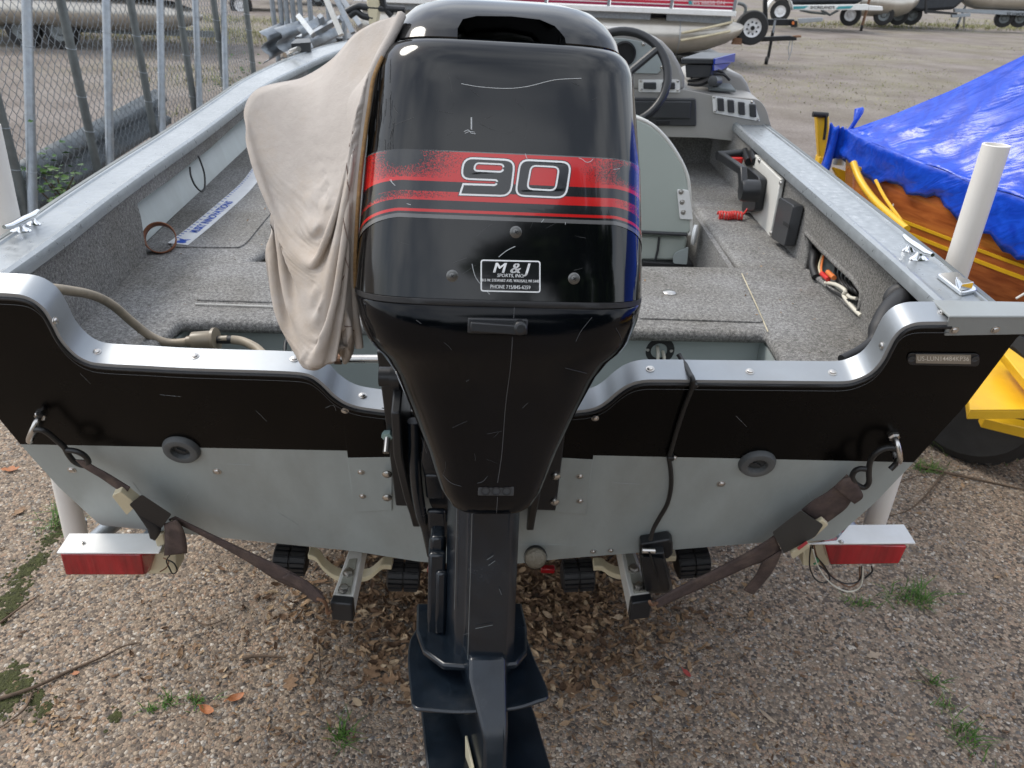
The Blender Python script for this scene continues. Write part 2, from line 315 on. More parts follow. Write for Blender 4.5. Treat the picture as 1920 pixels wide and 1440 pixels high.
PEB = [(0, (.06, .052, .046)), (.18, (.125, .102, .086)), (.36, (.225, .175, .13)), (.52, (.36, .285, .21)), (.68, (.29, .195, .135)), (.82, (.46, .38, .295)), (.93, (.15, .145, .14)), (1, (.58, .52, .44))]
def ground_mat():
    m, n, l, b = nt('exposed_aggregate_asphalt'); g = N(n, 'ShaderNodeNewGeometry'); P = g.outputs['Position']
    sep = N(n, 'ShaderNodeSeparateXYZ'); l.new(P, sep.inputs[0])
    wob = N(n, 'ShaderNodeTexNoise', Scale=40.0); l.new(P, wob.inputs['Vector'])
    v = N(n, 'ShaderNodeTexVoronoi', Scale=108.0); l.new(P, v.inputs['Vector']); ve = N(n, 'ShaderNodeTexVoronoi', Scale=108.0, feature='DISTANCE_TO_EDGE'); l.new(P, ve.inputs['Vector'])
    sc = N(n, 'ShaderNodeSeparateColor'); l.new(v.outputs['Color'], sc.inputs[0])
    peb = ramp(n, PEB); l.new(sc.outputs[0], peb.inputs['Fac'])
    edge = ramp(n, [(.0, (1, 1, 1)), (.10, (0, 0, 0))]); l.new(ve.outputs['Distance'], edge.inputs['Fac'])
    big = N(n, 'ShaderNodeTexNoise', Scale=1.1, Detail=8.0, Roughness=.6); l.new(P, big.inputs['Vector'])
    mid = N(n, 'ShaderNodeTexNoise', Scale=9.0, Detail=8.0, Roughness=.7); l.new(P, mid.inputs['Vector'])
    sandr = ramp(n, [(.3, (.115, .092, .073)), (.7, (.20, .16, .122))]); l.new(mid.outputs['Fac'], sandr.inputs['Fac'])
    mx = N(n, 'ShaderNodeMix', data_type='RGBA'); l.new(edge.outputs['Color'], mx.inputs['Factor']); l.new(peb.outputs['Color'], mx.inputs['A']); l.new(sandr.outputs['Color'], mx.inputs['B'])
    # soil swept over the stones in patches
    sm = ramp(n, [(.50, (0, 0, 0)), (.70, (.75, .75, .75))]); l.new(mid.outputs['Fac'], sm.inputs['Fac'])
    m2 = N(n, 'ShaderNodeMix', data_type='RGBA'); l.new(sm.outputs['Color'], m2.inputs['Factor']); l.new(mx.outputs['Result'], m2.inputs['A']); l.new(sandr.outputs['Color'], m2.inputs['B'])
    # far lot: worn asphalt, dusty pink-grey, with thin grass
    fine = N(n, 'ShaderNodeTexNoise', Scale=30.0, Detail=6.0, Roughness=.8); l.new(P, fine.inputs['Vector'])
    lot = ramp(n, [(.3, (.115, .10, .092)), (.5, (.195, .175, .162)), (.7, (.275, .25, .232))]); l.new(fine.outputs['Fac'], lot.inputs['Fac'])
    lv = ramp(n, [(.38, (.80, .76, .72)), (.62, (1.12, 1.1, 1.08))]); l.new(big.outputs['Fac'], lv.inputs['Fac'])
    m3 = N(n, 'ShaderNodeMix', data_type='RGBA', blend_type='MULTIPLY'); m3.inputs['Factor'].default_value = 1; l.new(lot.outputs['Color'], m3.inputs['A']); l.new(lv.outputs['Color'], m3.inputs['B'])
    gp = N(n, 'ShaderNodeTexNoise', Scale=.33, Detail=7.0, Roughness=.68); l.new(P, gp.inputs['Vector'])
    gr = ramp(n, [(.45, (0, 0, 0)), (.62, (.5, .5, .5))]); l.new(gp.outputs['Fac'], gr.inputs['Fac'])
    gy = N(n, 'ShaderNodeMapRange'); gy.inputs['From Min'].default_value = 9.5; gy.inputs['From Max'].default_value = 13; l.new(sep.outputs['Y'], gy.inputs['Value'])
    gm = N(n, 'ShaderNodeMath', operation='MULTIPLY'); l.new(gr.outputs['Color'], gm.inputs[0]); l.new(gy.outputs['Result'], gm.inputs[1])
    fr = ramp(n, [(.42, (0, 0, 0)), (.58, (1, 1, 1))]); l.new(fine.outputs['Fac'], fr.inputs['Fac']); gm2 = N(n, 'ShaderNodeMath', operation='MULTIPLY'); l.new(gm.outputs[0], gm2.inputs[0]); l.new(fr.outputs['Color'], gm2.inputs[1])
    m4 = N(n, 'ShaderNodeMix', data_type='RGBA'); m4.inputs['B'].default_value = (.22, .215, .095, 1); l.new(gm2.outputs[0], m4.inputs['Factor']); l.new(m3.outputs['Result'], m4.inputs['A'])
    fy = N(n, 'ShaderNodeMapRange'); fy.inputs['From Min'].default_value = 2.6; fy.inputs['From Max'].default_value = 4.5; l.new(sep.outputs['Y'], fy.inputs['Value'])
    m5 = N(n, 'ShaderNodeMix', data_type='RGBA'); l.new(fy.outputs['Result'], m5.inputs['Factor']); l.new(m2.outputs['Result'], m5.inputs['A']); l.new(m4.outputs['Result'], m5.inputs['B'])
    l.new(m5.outputs['Result'], b.inputs['Base Color']); b.inputs['Roughness'].default_value = .9; b.inputs['Specular IOR Level'].default_value = .2
    ad = N(n, 'ShaderNodeMath', operation='MULTIPLY_ADD'); l.new(mid.outputs['Fac'], ad.inputs[0]); ad.inputs[1].default_value = 1.0; l.new(ve.outputs['Distance'], ad.inputs[2])
    bp = N(n, 'ShaderNodeBump', Strength=.8, Distance=.006); l.new(ad.outputs[0], bp.inputs['Height']); l.new(bp.outputs['Normal'], b.inputs['Normal']); return m
M['ground'] = ground_mat()
def island_mat(name, stops, rough=.85, var=.15, scale=60, spec=.2, trl=0):
    m, n, l, b = nt(name); g = N(n, 'ShaderNodeNewGeometry'); rp = ramp(n, stops); l.new(g.outputs['Random Per Island'], rp.inputs['Fac'])
    nz = N(n, 'ShaderNodeTexNoise', Scale=float(scale), Detail=4.0); l.new(g.outputs['Position'], nz.inputs['Vector'])
    rv = ramp(n, [(.3, (1-var,)*3), (.7, (1+var,)*3)]); l.new(nz.outputs['Fac'], rv.inputs['Fac'])
    mx = N(n, 'ShaderNodeMix', data_type='RGBA', blend_type='MULTIPLY'); mx.inputs['Factor'].default_value = 1; l.new(rp.outputs['Color'], mx.inputs['A']); l.new(rv.outputs['Color'], mx.inputs['B'])
    l.new(mx.outputs['Result'], b.inputs['Base Color']); b.inputs['Roughness'].default_value = rough; b.inputs['Specular IOR Level'].default_value = spec; return m
M['pebble'] = island_mat('pebbles', PEB, .75, .2, 300)
M['litter'] = island_mat('dead_leaves', [(0, (.07, .042, .026)), (.3, (.15, .092, .055)), (.6, (.24, .155, .09)), (.85, (.33, .225, .135)), (1, (.42, .32, .21))], .8, .2, 90)
M['grass'] = island_mat('grass_blades', [(0, (.04, .10, .02)), (.5, (.075, .16, .03)), (1, (.13, .20, .05))], .6, .1, 30)
M['drygrass'] = island_mat('thin_grass', [(0, (.12, .15, .05)), (.5, (.22, .22, .09)), (1, (.32, .29, .15))], .7, .1, 30)
M['moss'] = pm('moss', (.05, .055, .016), .95, var=.5, scale=60, bump=.9, bscale=160, bdist=.008)
M['ivy'] = island_mat('leaves', [(0, (.03, .09, .02)), (1, (.09, .17, .04))], .5, .1, 30)
M['foliage'] = island_mat('far_foliage', [(0, (.02, .04, .015)), (.6, (.045, .075, .025)), (1, (.08, .11, .04))], .7, .2, 2)
M['oak'] = pm('oak_leaf', (.24, .145, .08), .75, var=.3, scale=40, bump=.3)
M['oakorange'] = pm('orange_leaf', (.36, .13, .045), .6, var=.35, scale=40, bump=.3)
M['redleaf'] = pm('red_leaf', (.33, .05, .04), .6, var=.2, scale=40)
M['paleleaf'] = pm('pale_leaf', (.36, .28, .20), .8, var=.2, scale=40)

# ------------------------------------------------------------------ ground
mb = MB(); mb.add([(-90, -40, 0), (90, -40, 0), (90, 120, 0), (-90, 120, 0)], [(0, 1, 2, 3)])
gr = mb.build('ground', M['ground']); gr['kind'] = 'structure'; gr['label'] = 'worn brown aggregate asphalt of the boat yard'

def np_mesh(name, V, Fq, mat, smooth=False):
    me = bpy.data.meshes.new(name); k = Fq.shape[1]
    me.vertices.add(len(V)); me.vertices.foreach_set('co', V.astype(np.float32).ravel())
    me.loops.add(Fq.size); me.loops.foreach_set('vertex_index', Fq.astype(np.int32).ravel())
    me.polygons.add(len(Fq)); me.polygons.foreach_set('loop_start', np.arange(0, Fq.size, k, dtype=np.int32))
    me.polygons.foreach_set('use_smooth', np.full(len(Fq), smooth)); me.materials.append(mat); me.update(calc_edges=True); me.validate()
    o = bpy.data.objects.new(name, me); COL.objects.link(o); return o
def pebbles():
    # jittered grid so that stones lie close together, as rolled aggregate does
    pts = []
    st = .0104
    xs = np.arange(-2.1, 2.9, st); ys = np.arange(1.02, 3.3, st)
    X, Y = np.meshgrid(xs, ys); X = X.ravel()+rng.uniform(-.5, .5, X.size)*st; Y = Y.ravel()+rng.uniform(-.5, .5, Y.size)*st
    w = Y*math.cos(PIT)+H*math.sin(PIT); keep = (np.abs(X) < w*.70)
    keep &= ~((np.abs(X+.06) < .75) & (Y > 1.95))           # ground hidden under the hull
    keep &= rng.random(X.size) < np.clip(1.15-(Y-1.6)*.35, .3, .86)
    # litter and soil bury most stones below the stern
    d = ((X+.02)/.55)**2+((Y-1.62)/.33)**2; keep &= (rng.random(X.size) > np.clip(1.25-d, 0, .95)*.9)
    X, Y = X[keep], Y[keep]; n = len(X)
    r = rng.uniform(.0020, .0053, n)*rng.choice([1, 1, 1.35, .7], n); el = rng.uniform(.6, 1, n); ro = rng.uniform(0, math.pi, n); hh = r*rng.uniform(.10, .36, n)
    k = 6; an = np.arange(k)*2*math.pi/k
    V = np.zeros((n, 2*k+1, 3), np.float32)
    for lev, (s, z) in enumerate(((1, -.0005), (.68, .75))):
        jr = rng.uniform(.82, 1.15, (n, k))
        a = np.cos(an)[None]*r[:, None]*s*jr; b_ = np.sin(an)[None]*(r*el)[:, None]*s*jr
        V[:, lev*k:(lev+1)*k, 0] = X[:, None]+a*np.cos(ro)[:, None]-b_*np.sin(ro)[:, None]
        V[:, lev*k:(lev+1)*k, 1] = Y[:, None]+a*np.sin(ro)[:, None]+b_*np.cos(ro)[:, None]
        V[:, lev*k:(lev+1)*k, 2] = -.0005 if lev == 0 else (hh*z)[:, None]
    V[:, 2*k, 0] = X; V[:, 2*k, 1] = Y; V[:, 2*k, 2] = hh
    f = []
    for j in range(k):
        j2 = (j+1) % k; f += [(j, j2, k+j2), (j, k+j2, k+j), (k+j, k+j2, 2*k)]
    Fq = (np.array(f)[None]+(np.arange(n)*(2*k+1))[:, None, None]).reshape(-1, 3)
    o = np_mesh('gravel', V.reshape(-1, 3), Fq, M['pebble'], True); o['kind'] = 'stuff'; o['label'] = 'small brown and grey stones set in the asphalt'
pebbles()

def leaf_scatter(name, n, fn, size, mat, label, curl=.5):
    V = []; Fq = []
    for i in range(n):
        x, y, z = fn(); L = random.uniform(*size); wd = L*random.uniform(.3, .6); yaw = random.uniform(0, 6.28); tx = random.gauss(0, .36); ty = random.gauss(0, .36); cu = random.uniform(-curl, curl)
        Rm = Matrix.Rotation(yaw, 3, 'Z') @ Matrix.Rotation(tx, 3, 'X') @ Matrix.Rotation(ty, 3, 'Y')
        b = len(V)
        for u, ws in ((-.5, .25), (-.18, 1), (.2, .85), (.5, .12)):
            for v in (-.5, 0, .5):
                jx = random.uniform(-.06, .06); p = Rm @ Vector((L*(u+jx), wd*v*ws, cu*L*(u*u+abs(v)*.5))); V.append((x+p.x, y+p.y, max(.002, z+p.z)))
        for r_ in range(3):
            for c in range(2): q = b+r_*3+c; Fq.append((q, q+1, q+4, q+3))
    o = np_mesh(name, np.array(V), np.array(Fq), mat); o['kind'] = 'stuff'; o['label'] = label; return o
def pile():
    while True:
        x = random.gauss(-.02, .33); y = random.gauss(1.72, .24); d = ((x+.02)/.62)**2+((y-1.72)/.42)**2
        if random.random() < math.exp(-d*1.2) and y > 1.25: break
    return x, y, .004+.05*math.exp(-d*2)*random.random()
leaf_scatter('leaf_litter', 6000, pile, (.008, .036), M['litter'], 'drift of brown dead leaves under the stern', .7)
def thin():
    c = random.choice([(-.75, 1.42, .12, .08), (-.5, 1.25, .10, .06), (.43, 1.17, .16, .05), (.75, 1.18, .14, .06), (-1.35, 1.9, .3, .35), (1.3, 1.25, .2, .15), (-.1, 1.4, .7, .2), (1.6, 2.2, .4, .4), (-1.1, 1.25, .05, .05), (.3, 1.5, .3, .15)])
    return random.gauss(c[0], c[2]), random.gauss(c[1], c[3]), .004
leaf_scatter('leaf_scraps', 900, thin, (.006, .022), M['litter'], 'small scraps of dead leaf scattered over the asphalt', .4)
def crumbs():
    x, y = random.gauss(-.05, .5), random.gauss(1.5, .22); return x, y, .003
leaf_scatter('leaf_crumbs', 4000, crumbs, (.004, .012), M['litter'], 'crumbled leaf bits around the drift', .3)

# ------------------------------------------------------------------ outboard motor
UP = [(.2347, .1926, .380, .20, 5), (.2742, .1900, .378, .20, 5), (.3353, .1850, .371, .20, 5), (.3954, .1802, .362, .20, 5), (.4551, .1734, .350, .20, 5),
      (.500, .1680, .338, .18, 5), (.5130, .1650, .332, .18, 5), (.5230, .1600, .325, .175, 5), (.5295, .1540, .317, .17, 5), (.5335, .1460, .307, .165, 5), (.536, .13, .28, .15, 5)]
LO = [(-.0842, .0640, .276, .085, 4), (-.078, .0695, .283, .09, 4), (-.0581, .0802, .292, .10, 4), (.0016, .0991, .305, .12, 4), (.0702, .1267, .325, .14, 4), (.1213, .1486, .345, .16, 4),
      (.1450, .1640, .360, .18, 4), (.1600, .1760, .370, .18, 4.2), (.1720, .1815, .377, .19, 4.4), (.1819, .1850, .380, .20, 4.5), (.2050, .1893, .382, .20, 5), (.2240, .1929, .380, .20, 5), (.2272, .1915, .378, .20, 5)]
def lev(tab, h):
    if h <= tab[0][0]: return tab[0][1:]
    for p, q in zip(tab, tab[1:]):
        if h <= q[0]: t = (h-p[0])/(q[0]-p[0]); return tuple(p[i]+(q[i]-p[i])*t for i in range(1, 5))
    return tab[-1][1:]
def ring2(hw, a, b, n, m=110, off=0):
    hw += off; hl = (a+b)/2+off; ac = (a-b)/2
    t = np.linspace(0, 2*math.pi, 3001); c, s_ = np.cos(t), np.sin(t)
    X = hw*np.sign(c)*np.abs(c)**(2/n); A = ac+hl*np.sign(s_)*np.abs(s_)**(2/n)
    d = np.concatenate([[0], np.cumsum(np.hypot(np.diff(X), np.diff(A)))]); q = np.linspace(0, d[-1], m+1)[:-1]
    return list(zip(np.interp(q, d, X), np.interp(q, d, A)))
def rear(tab, x, h, off=0):
    hw, a, b, n = lev(tab, h); hl = (a+b)/2+off; u = min(abs(x/(hw+off)), .9995); return (a-b)/2+hl*(1-u**n)**(1/n)
def spx(tab, px, py, off=.0008):          # measured point on the rear skin of the cowl
    x, h = (px-950)/1450, .3-(py-460)/1700
    for _ in range(14):
        q = proj(mot(x, rear(tab, x, h, off), h)); x += (px-q[0])/1480; h -= (py-q[1])/1720
    return mot(x, rear(tab, x, h, off), h)
def interp_levels(tab, k):
    hs = []
    for p, q in zip(tab, tab[1:]): hs += [p[0]+(q[0]-p[0])*i/k for i in range(k)]
    return hs+[tab[-1][0]]

motor = thing('outboard_motor', 'black outboard motor marked 90 with red stripes, tilted on the transom of the fishing boat', 'outboard motor', mot(0, 0, 0))
mb = MB(); mb.loft([[mot(x, a, h) for x, a in ring2(*lev(UP, h))] for h in interp_levels(UP, 2)])
cowl = mb.build('engine_cowl', M['cowl'], motor, smooth=40)
mb = MB(); mb.loft([[mot(x, a, h) for x, a in ring2(*lev(LO, h))] for h in interp_levels(LO, 2)])
lower = mb.build('lower_cowl', M['cowllow'], motor, smooth=50)
mb = MB(); mb.loft([[mot(x, a, h) for x, a in ring2(hw, .379, .2, 5, off=o_)] for h, hw, o_ in ((.2262, .19, 0), (.2275, .192, .001), (.2335, .192, .001), (.2350, .19, 0))])
mb.build('rubber_seal', M['blackrub'], motor, smooth=40)
def boolcut(o, cut, op='DIFFERENCE'):
    c = cut.build('cutter', M['blackpl']); md = o.modifiers.new('cut', 'BOOLEAN'); md.operation = op; md.object = c; md.solver = 'EXACT'
    dg = bpy.context.evaluated_depsgraph_get(); dg.update(); me = bpy.data.meshes.new_from_object(o.evaluated_get(dg)); o.modifiers.clear(); old = o.data; nm = old.name; o.data = me
    bpy.data.meshes.remove(old); me.name = nm; cm = c.data; bpy.data.objects.remove(c); bpy.data.meshes.remove(cm); smooth_me(me, 40)
CAP = [(.5300, .1500, .310, .17, 5), (.5335, .1515, .311, .17, 5), (.5480, .1490, .300, .17, 5), (.5680, .1410, .278, .17, 4.6), (.5860, .1290, .248, .16, 4.2), (.5990, .1130, .208, .15, 4), (.6060, .0850, .160, .12, 4), (.6085, .04, .09, .08, 4)]
mb = MB(); mb.loft([[mot(x, a, h) for x, a in ring2(*lev(CAP, h))] for h in interp_levels(CAP, 2)])
cap = mb.build('cowl_cap', M['cowl'], motor, smooth=40)
mb = MB(); op_ = spline([mpa(*p, .300) for p in ((856, 120), (858, 54), (868, 32), (895, 24), (960, 24), (1015, 31), (1042, 46), (1058, 72), (1062, 130))], 1)
mb.prism([p+MA*.1 for p in op_], -MA*.24); boolcut(cap, mb)
mb = MB()
mb.box(mot(.006, .165, .548), (.11, .01, .022), (MX, MA, MH))
mb.build('air_intake', M['blackrub'], motor, bevel=.003)

# stripe decal wrapped round the cowl
def stripes():
    m, n, l, b = nt('red_black_stripe_vinyl'); uv = N(n, 'ShaderNodeUVMap'); sp = N(n, 'ShaderNodeSeparateXYZ'); l.new(uv.outputs[0], sp.inputs[0]); U_, V_ = sp.outputs[0], sp.outputs[1]
    red, blk, gry = (.50, .010, .010), (.008, .009, .011), (.12, .12, .12)
    def mth(op, a, b_, c=None):
        x = N(n, 'ShaderNodeMath', operation=op)
        for i, s in enumerate((a, b_, c)):
            if s is None: continue
            if isinstance(s, (int, float)): x.inputs[i].default_value = s
            else: l.new(s, x.inputs[i])
        return x.outputs[0]
    base = ramp(n, [(0, gry), (.012, red), (.45, blk), (.60, red), (.73, blk), (.86, red), (.905, blk), (.94, gry)], 'CONSTANT'); l.new(V_, base.inputs['Fac'])
    wn_ = N(n, 'ShaderNodeTexWhiteNoise'); mp = N(n, 'ShaderNodeVectorMath', operation='SNAP'); g = N(n, 'ShaderNodeTexCoord'); l.new(g.outputs['Object'], mp.inputs[0]); mp.inputs[1].default_value = (.0006,)*3
    l.new(mp.outputs[0], wn_.inputs['Vector'])
    def blob(cu, cv, ru, rv):
        du = mth('DIVIDE', mth('SUBTRACT', U_, cu), ru); dv = mth('DIVIDE', mth('SUBTRACT', V_, cv), rv)
        d = mth('SQRT', mth('ADD', mth('MULTIPLY', du, du), mth('MULTIPLY', dv, dv)), 0); return mth('SUBTRACT', 1.35, d)
    k = mth('MAXIMUM', blob(-.125, .08, .055, .36), blob(.158, .20, .055, .28)); k = mth('MAXIMUM', k, blob(-.19, .64, .10, .08))
    k = mth('MAXIMUM', k, blob(.2, .66, .055, .10))
    th = mth('MULTIPLY_ADD', wn_.outputs['Value'], .95, .0); gt = mth('GREATER_THAN', k, th)
    mx = N(n, 'ShaderNodeMix', data_type='RGBA'); l.new(gt, mx.inputs['Factor']); l.new(base.outputs['Color'], mx.inputs['A']); mx.inputs['B'].default_value = (*blk, 1)
    top = mth('LESS_THAN', V_, .40); mid_ = mth('MULTIPLY', mth('GREATER_THAN', V_, .6), mth('LESS_THAN', V_, .73)); l.new(mth('MULTIPLY', gt, mth('ADD', top, mid_)), mx.inputs['Factor'])
    l.new(mx.outputs['Result'], b.inputs['Base Color']); b.inputs['Roughness'].default_value = .16; b.inputs['Coat Weight'].default_value = .4; return m
M['stripes'] = stripes()
def decal():
    hT, hB = .4030, .3265; nu, nv = 150, 12; V = []; UVs = []; F_ = []
    r0 = ring2(*lev(UP, .36), m=400); xs = np.array(r0); per = np.concatenate([[0], np.cumsum(np.hypot(*np.diff(xs, axis=0).T))])
    i0 = int(np.argmin(np.abs(xs[:, 0])+10*(xs[:, 1] < .2)))
    s0 = per[i0]
    for i in range(nu+1):
        s = -.30+.60*i/nu; j = np.interp(s0-s, per, np.arange(400))
        dr = max(0, abs(s)-.125)
        for k in range(nv+1):
            v = k/nv; h = hT+(hB-hT)*v - (dr**1.4)*(.30+.62*v)
            hw, a, b, n = lev(UP, h); rr = RC(round(h, 4)); jj = int(j) % 400; fr = j-int(j); p0, p1 = rr[jj], rr[(jj+1) % 400]
            V.append(mot(p0[0]+(p1[0]-p0[0])*fr, p0[1]+(p1[1]-p0[1])*fr, h)); UVs.append((s, v))
    for i in range(nu):
        for k in range(nv): q = i*(nv+1)+k; F_.append((q, q+1, q+nv+2, q+nv+1))
    mb = MB(); mb.add(V, F_); o = mb.build('stripe_decal', M['stripes'], motor, smooth=60); uvl = o.data.uv_layers.new(name='UVMap')
    for lp in o.data.loops: uvl.data[lp.index].uv = UVs[lp.vertex_index]
    return o
_rc = {}
def RC(h):
    if h not in _rc: _rc[h] = ring2(*lev(UP, h), m=400, off=.0006)
    return _rc[h]
dec = decal()
def offset_poly(P, d):
    P = [np.array(p, float) for p in P]; n = len(P); out = []
    ar = sum(P[i][0]*P[(i+1) % n][1]-P[(i+1) % n][0]*P[i][1] for i in range(n)); sg = 1 if ar > 0 else -1
    for i in range(n):
        a, b = P[i]-P[i-1], P[(i+1) % n]-P[i]; na = np.array([a[1], -a[0]])/np.linalg.norm(a)*sg; nb = np.array([b[1], -b[0]])/np.linalg.norm(b)*sg
        m_ = na+nb; m_ /= np.dot(m_, na)+.35 if np.dot(m_, na) < .4 else np.dot(m_, na)
        out.append(P[i]+m_*d)
    return out
def zoomspl(pts, n=3): return [np.array([p[0]/3+560, p[1]/3]) for p in spline(pts, n, closed=True)]
def rrect(c, r):   # rounded quadrilateral: corner list, corner radius
    out = []; n = len(c)
    for i in range(n):
        p, a, b = np.array(c[i], float), np.array(c[i-1], float), np.array(c[(i+1) % n], float)
        u, v = (a-p)/np.linalg.norm(a-p), (b-p)/np.linalg.norm(b-p); rr = r[i] if hasattr(r, '__len__') else r
        if rr == 0: out.append(p); continue
        for t in np.linspace(0, 1, 6): out.append((1-t)**2*(p+u*rr)+2*t*(1-t)*p+t*t*(p+v*rr))
    return out
Z = lambda pts: [np.array([p[0]/3+560, p[1]/3]) for p in pts]
zero_o = Z(rrect([(1243, 893), (1538, 908), (1507, 1118), (1213, 1104)], [55, 60, 60, 55])); zero_i = Z(rrect([(1312, 936), (1460, 944), (1440, 1066), (1290, 1058)], [26, 28, 28, 26]))
nine_o = Z(rrect([(925, 882), (1222, 896), (1196, 1108), (900, 1098), (922, 1030), (1108, 1036), (1113, 1018), (908, 1010)], [60, 62, 62, 0, 0, 12, 8, 55])); nine_i = Z(rrect([(1000, 922), (1150, 929), (1145, 962), (990, 955)], [16, 18, 18, 16]))
def patch(loops, mat, off, name):
    V = [p for lp in loops for p in lp]; tr = tessellate_polygon([[Vector((p[0], p[1], 0)) for p in lp] for lp in loops])
    mb = MB(); mb.add([spx(UP, p[0], p[1], off) for p in V], tr); return mb.build(name, mat, motor, smooth=60)
for o_, i_ in ((nine_o, nine_i), (zero_o, zero_i)):
    patch([offset_poly(o_, 1.3), offset_poly(i_, -1.0)], M['decalblack'], .0010, 'digit_edge')
    patch([o_, i_], M['decalwhite'], .0013, 'digit_outline'); patch([offset_poly(o_, -3.6), offset_poly(i_, 3.4)], M['decalblack'], .0016, 'digit_face')
# dealer sticker
stw = rrect([(901, 486.5), (1013.5, 489), (1013.5, 549), (901, 546.5)], 6); patch([stw], M['decalwhite'], .0010, 'sticker_border'); patch([offset_poly(stw, -2.6)], M['decalblack'], .0013, 'sticker_face')
mb = MB()
for txt, cx, cy, sz, sh, bo, sx in (('M & J', 957, 503.5, 27, .25, .03, 1.15), ('SPORTS, INC.', 957, 517, 9, .2, .01, .95), ('1815 W. STEWART AVE. WAUSAU, WI 54401', 957, 526.5, 7.4, 0, .015, .78), ('PHONE 715/845-6259', 957, 538.5, 10, 0, .02, .82)):
    for dx_ in ((-.7, 0, .7) if sz > 20 else (-.15, .15)): text_on(mb, txt, lambda x, y: spx(UP, cx+x+dx_, cy-y+.022*x, .0016), sz, shear=sh, sx=sx)
mb.build('sticker_lettering', M['decalwhite'], motor)
def screw(px, py, tab, parent, r=.0047):
    P = spx(tab, px, py, .0); nrm = MA
    mb = MB(); mb.lathe([(r*1.5, 0), (r*1.5, .0012), (r*1.1, .0022), (r, .0022), (r*.9, .004), (r*.45, .0048)], P, nrm, 18); s = mb.build('screw', M['darksteel'], parent, smooth=35)
    mb = MB()
    for an in (.6, .6+math.pi/2): mb.box(P+nrm*.0045, (r*1.0, r*.22, .0012), (MX*math.cos(an)+MH*math.sin(an), MH*math.cos(an)-MX*math.sin(an), nrm))
    mb.build('screw_slot', M['blackpl'], s)
for p in ((967, 435), (848, 517), (1076, 522)): screw(*p, UP, motor)
# scuffs and scratches
mb = MB()
def scr(tab, pts, r=.0005, n=5): mb.tube([spx(tab, *p, .0004) for p in spline(pts, n)], r, 4)
scr(UP, [(865, 157), (900, 163), (950, 166), (990, 162), (1040, 150), (1090, 147)], .00035); scr(UP, [(884, 220), (884, 243)], .0008)
for q in ([(870, 247), (878, 244), (884, 250), (892, 251)], [(872, 250), (880, 247), (890, 248)], [(731, 337), (735, 342), (741, 348)], [(733, 336), (736, 344)], [(1150, 318), (1162, 316)], [(1085, 296), (1092, 299), (1099, 304), (1107, 303), (1112, 298)], [(940, 308), (948, 311)], [(985, 288), (988, 297), (992, 298)], [(1015, 417), (1020, 411)], [(1060, 416), (1060, 421)], [(763, 382), (770, 384)], [(966, 462), (950, 470), (935, 482)], [(885, 495), (893, 522), (918, 552)]): scr(UP, q, .0004)
mb.build('scratch_marks', M['scratch'], cowl, kind='stuff')
mb = MB()
for q in ([(965, 569), (963, 600)], [(961, 632), (957, 690), (948, 760), (941, 850), (933, 905)], [(933, 932), (931, 962)]): scr(LO, q, .00045)
mb.build('cowl_split_line', M['grime'], lower)
mb = MB()
for q in ([(830, 890), (845, 905), (865, 912)], [(895, 906), (905, 903), (914, 893)], [(780, 600), (790, 607)], [(1110, 595), (1090, 620), (1080, 640)], [(1155, 615), (1165, 635), (1166, 645)], [(874, 715), (880, 712)], [(1060, 690), (1100, 700)], [(980, 765), (990, 755)], [(870, 1190), (880, 1187)], [(790, 820), (800, 850)]): scr(LO, q, .0003)
mb.build('scratch_marks', M['grime'], lower, kind='stuff')
mb = MB()
for k_ in range(26):
    x0, y0 = random.uniform(720, 1170), random.choice([random.uniform(100, 275), random.uniform(425, 545)]); a_ = random.gauss(.3, .9); L_ = random.uniform(8, 42); c_ = random.uniform(-4, 4)
    pts_ = [(x0+L_*t*math.cos(a_)-c_*t*t*math.sin(a_)*3, min(550, y0+L_*t*math.sin(a_))) for t in (0, .5, 1)]; scr(UP, pts_, random.uniform(.00007, .00016), 3)
for k_ in range(30):
    x0, y0 = random.uniform(700, 740), random.uniform(100, 270); scr(UP, [(x0, y0), (x0-random.uniform(0, 5), y0+random.uniform(15, 50))], random.uniform(.00012, .00026), 3)
mb.build('fine_scuffs', M['grime'], cowl, kind='stuff')
mb = MB()
for k_ in range(7):
    y0 = random.uniform(590, 930); x0 = 930+random.uniform(-1, 1)*np.interp(y0, [590, 650, 750, 930], [230, 215, 150, 70]); a_ = random.gauss(1.2, .9); L_ = random.uniform(5, 30)
    scr(LO, [(x0, y0), (x0+L_*math.cos(a_)*.5, y0+L_*math.sin(a_)*.5), (x0+L_*math.cos(a_+.2), min(950, y0+L_*math.sin(a_)))], random.uniform(.00008, .00018), 3)
mb.build('fine_scuffs', M['grime'], lower, kind='stuff')
# latch, telltale outlet
P = spx(LO, 933, 611, 0); mb = MB(); mb.box(P-MA*.002, (.072, .012, .019), (MX, MA, MH)); lt = mb.build('latch_plate', M['blackpl'], motor, bevel=.002)
mb = MB(); mb.box(P+MA*.010-MX*.004-MH*.001, (.058, .010, .0115), (MX-MH*.05, MA, MH)); mb.lathe([(.009, 0), (.009, .012), (.006, .015)], P+MX*.026+MA*.002, MA, 16); mb.build('latch_lever', M['blackpl'], lt, bevel=.0015)
P = spx(LO, 930, 920, 0); mb = MB(); mb.box(P-MA*.002, (.050, .006, .015), (MX, MA, MH)); wt = mb.build('water_outlet', M['dashdark'], motor, bevel=.0015)
for i in (-1, 0, 1):
    mb = MB(); mb.lathe([(.0062, .0008), (.0062, .0022), (.0050, .0022), (.0048, -.0005)], P+MX*.0145*i, MA, 14, cap0=False); mb.build('outlet_hole', M['blackrub'], wt, smooth=30)
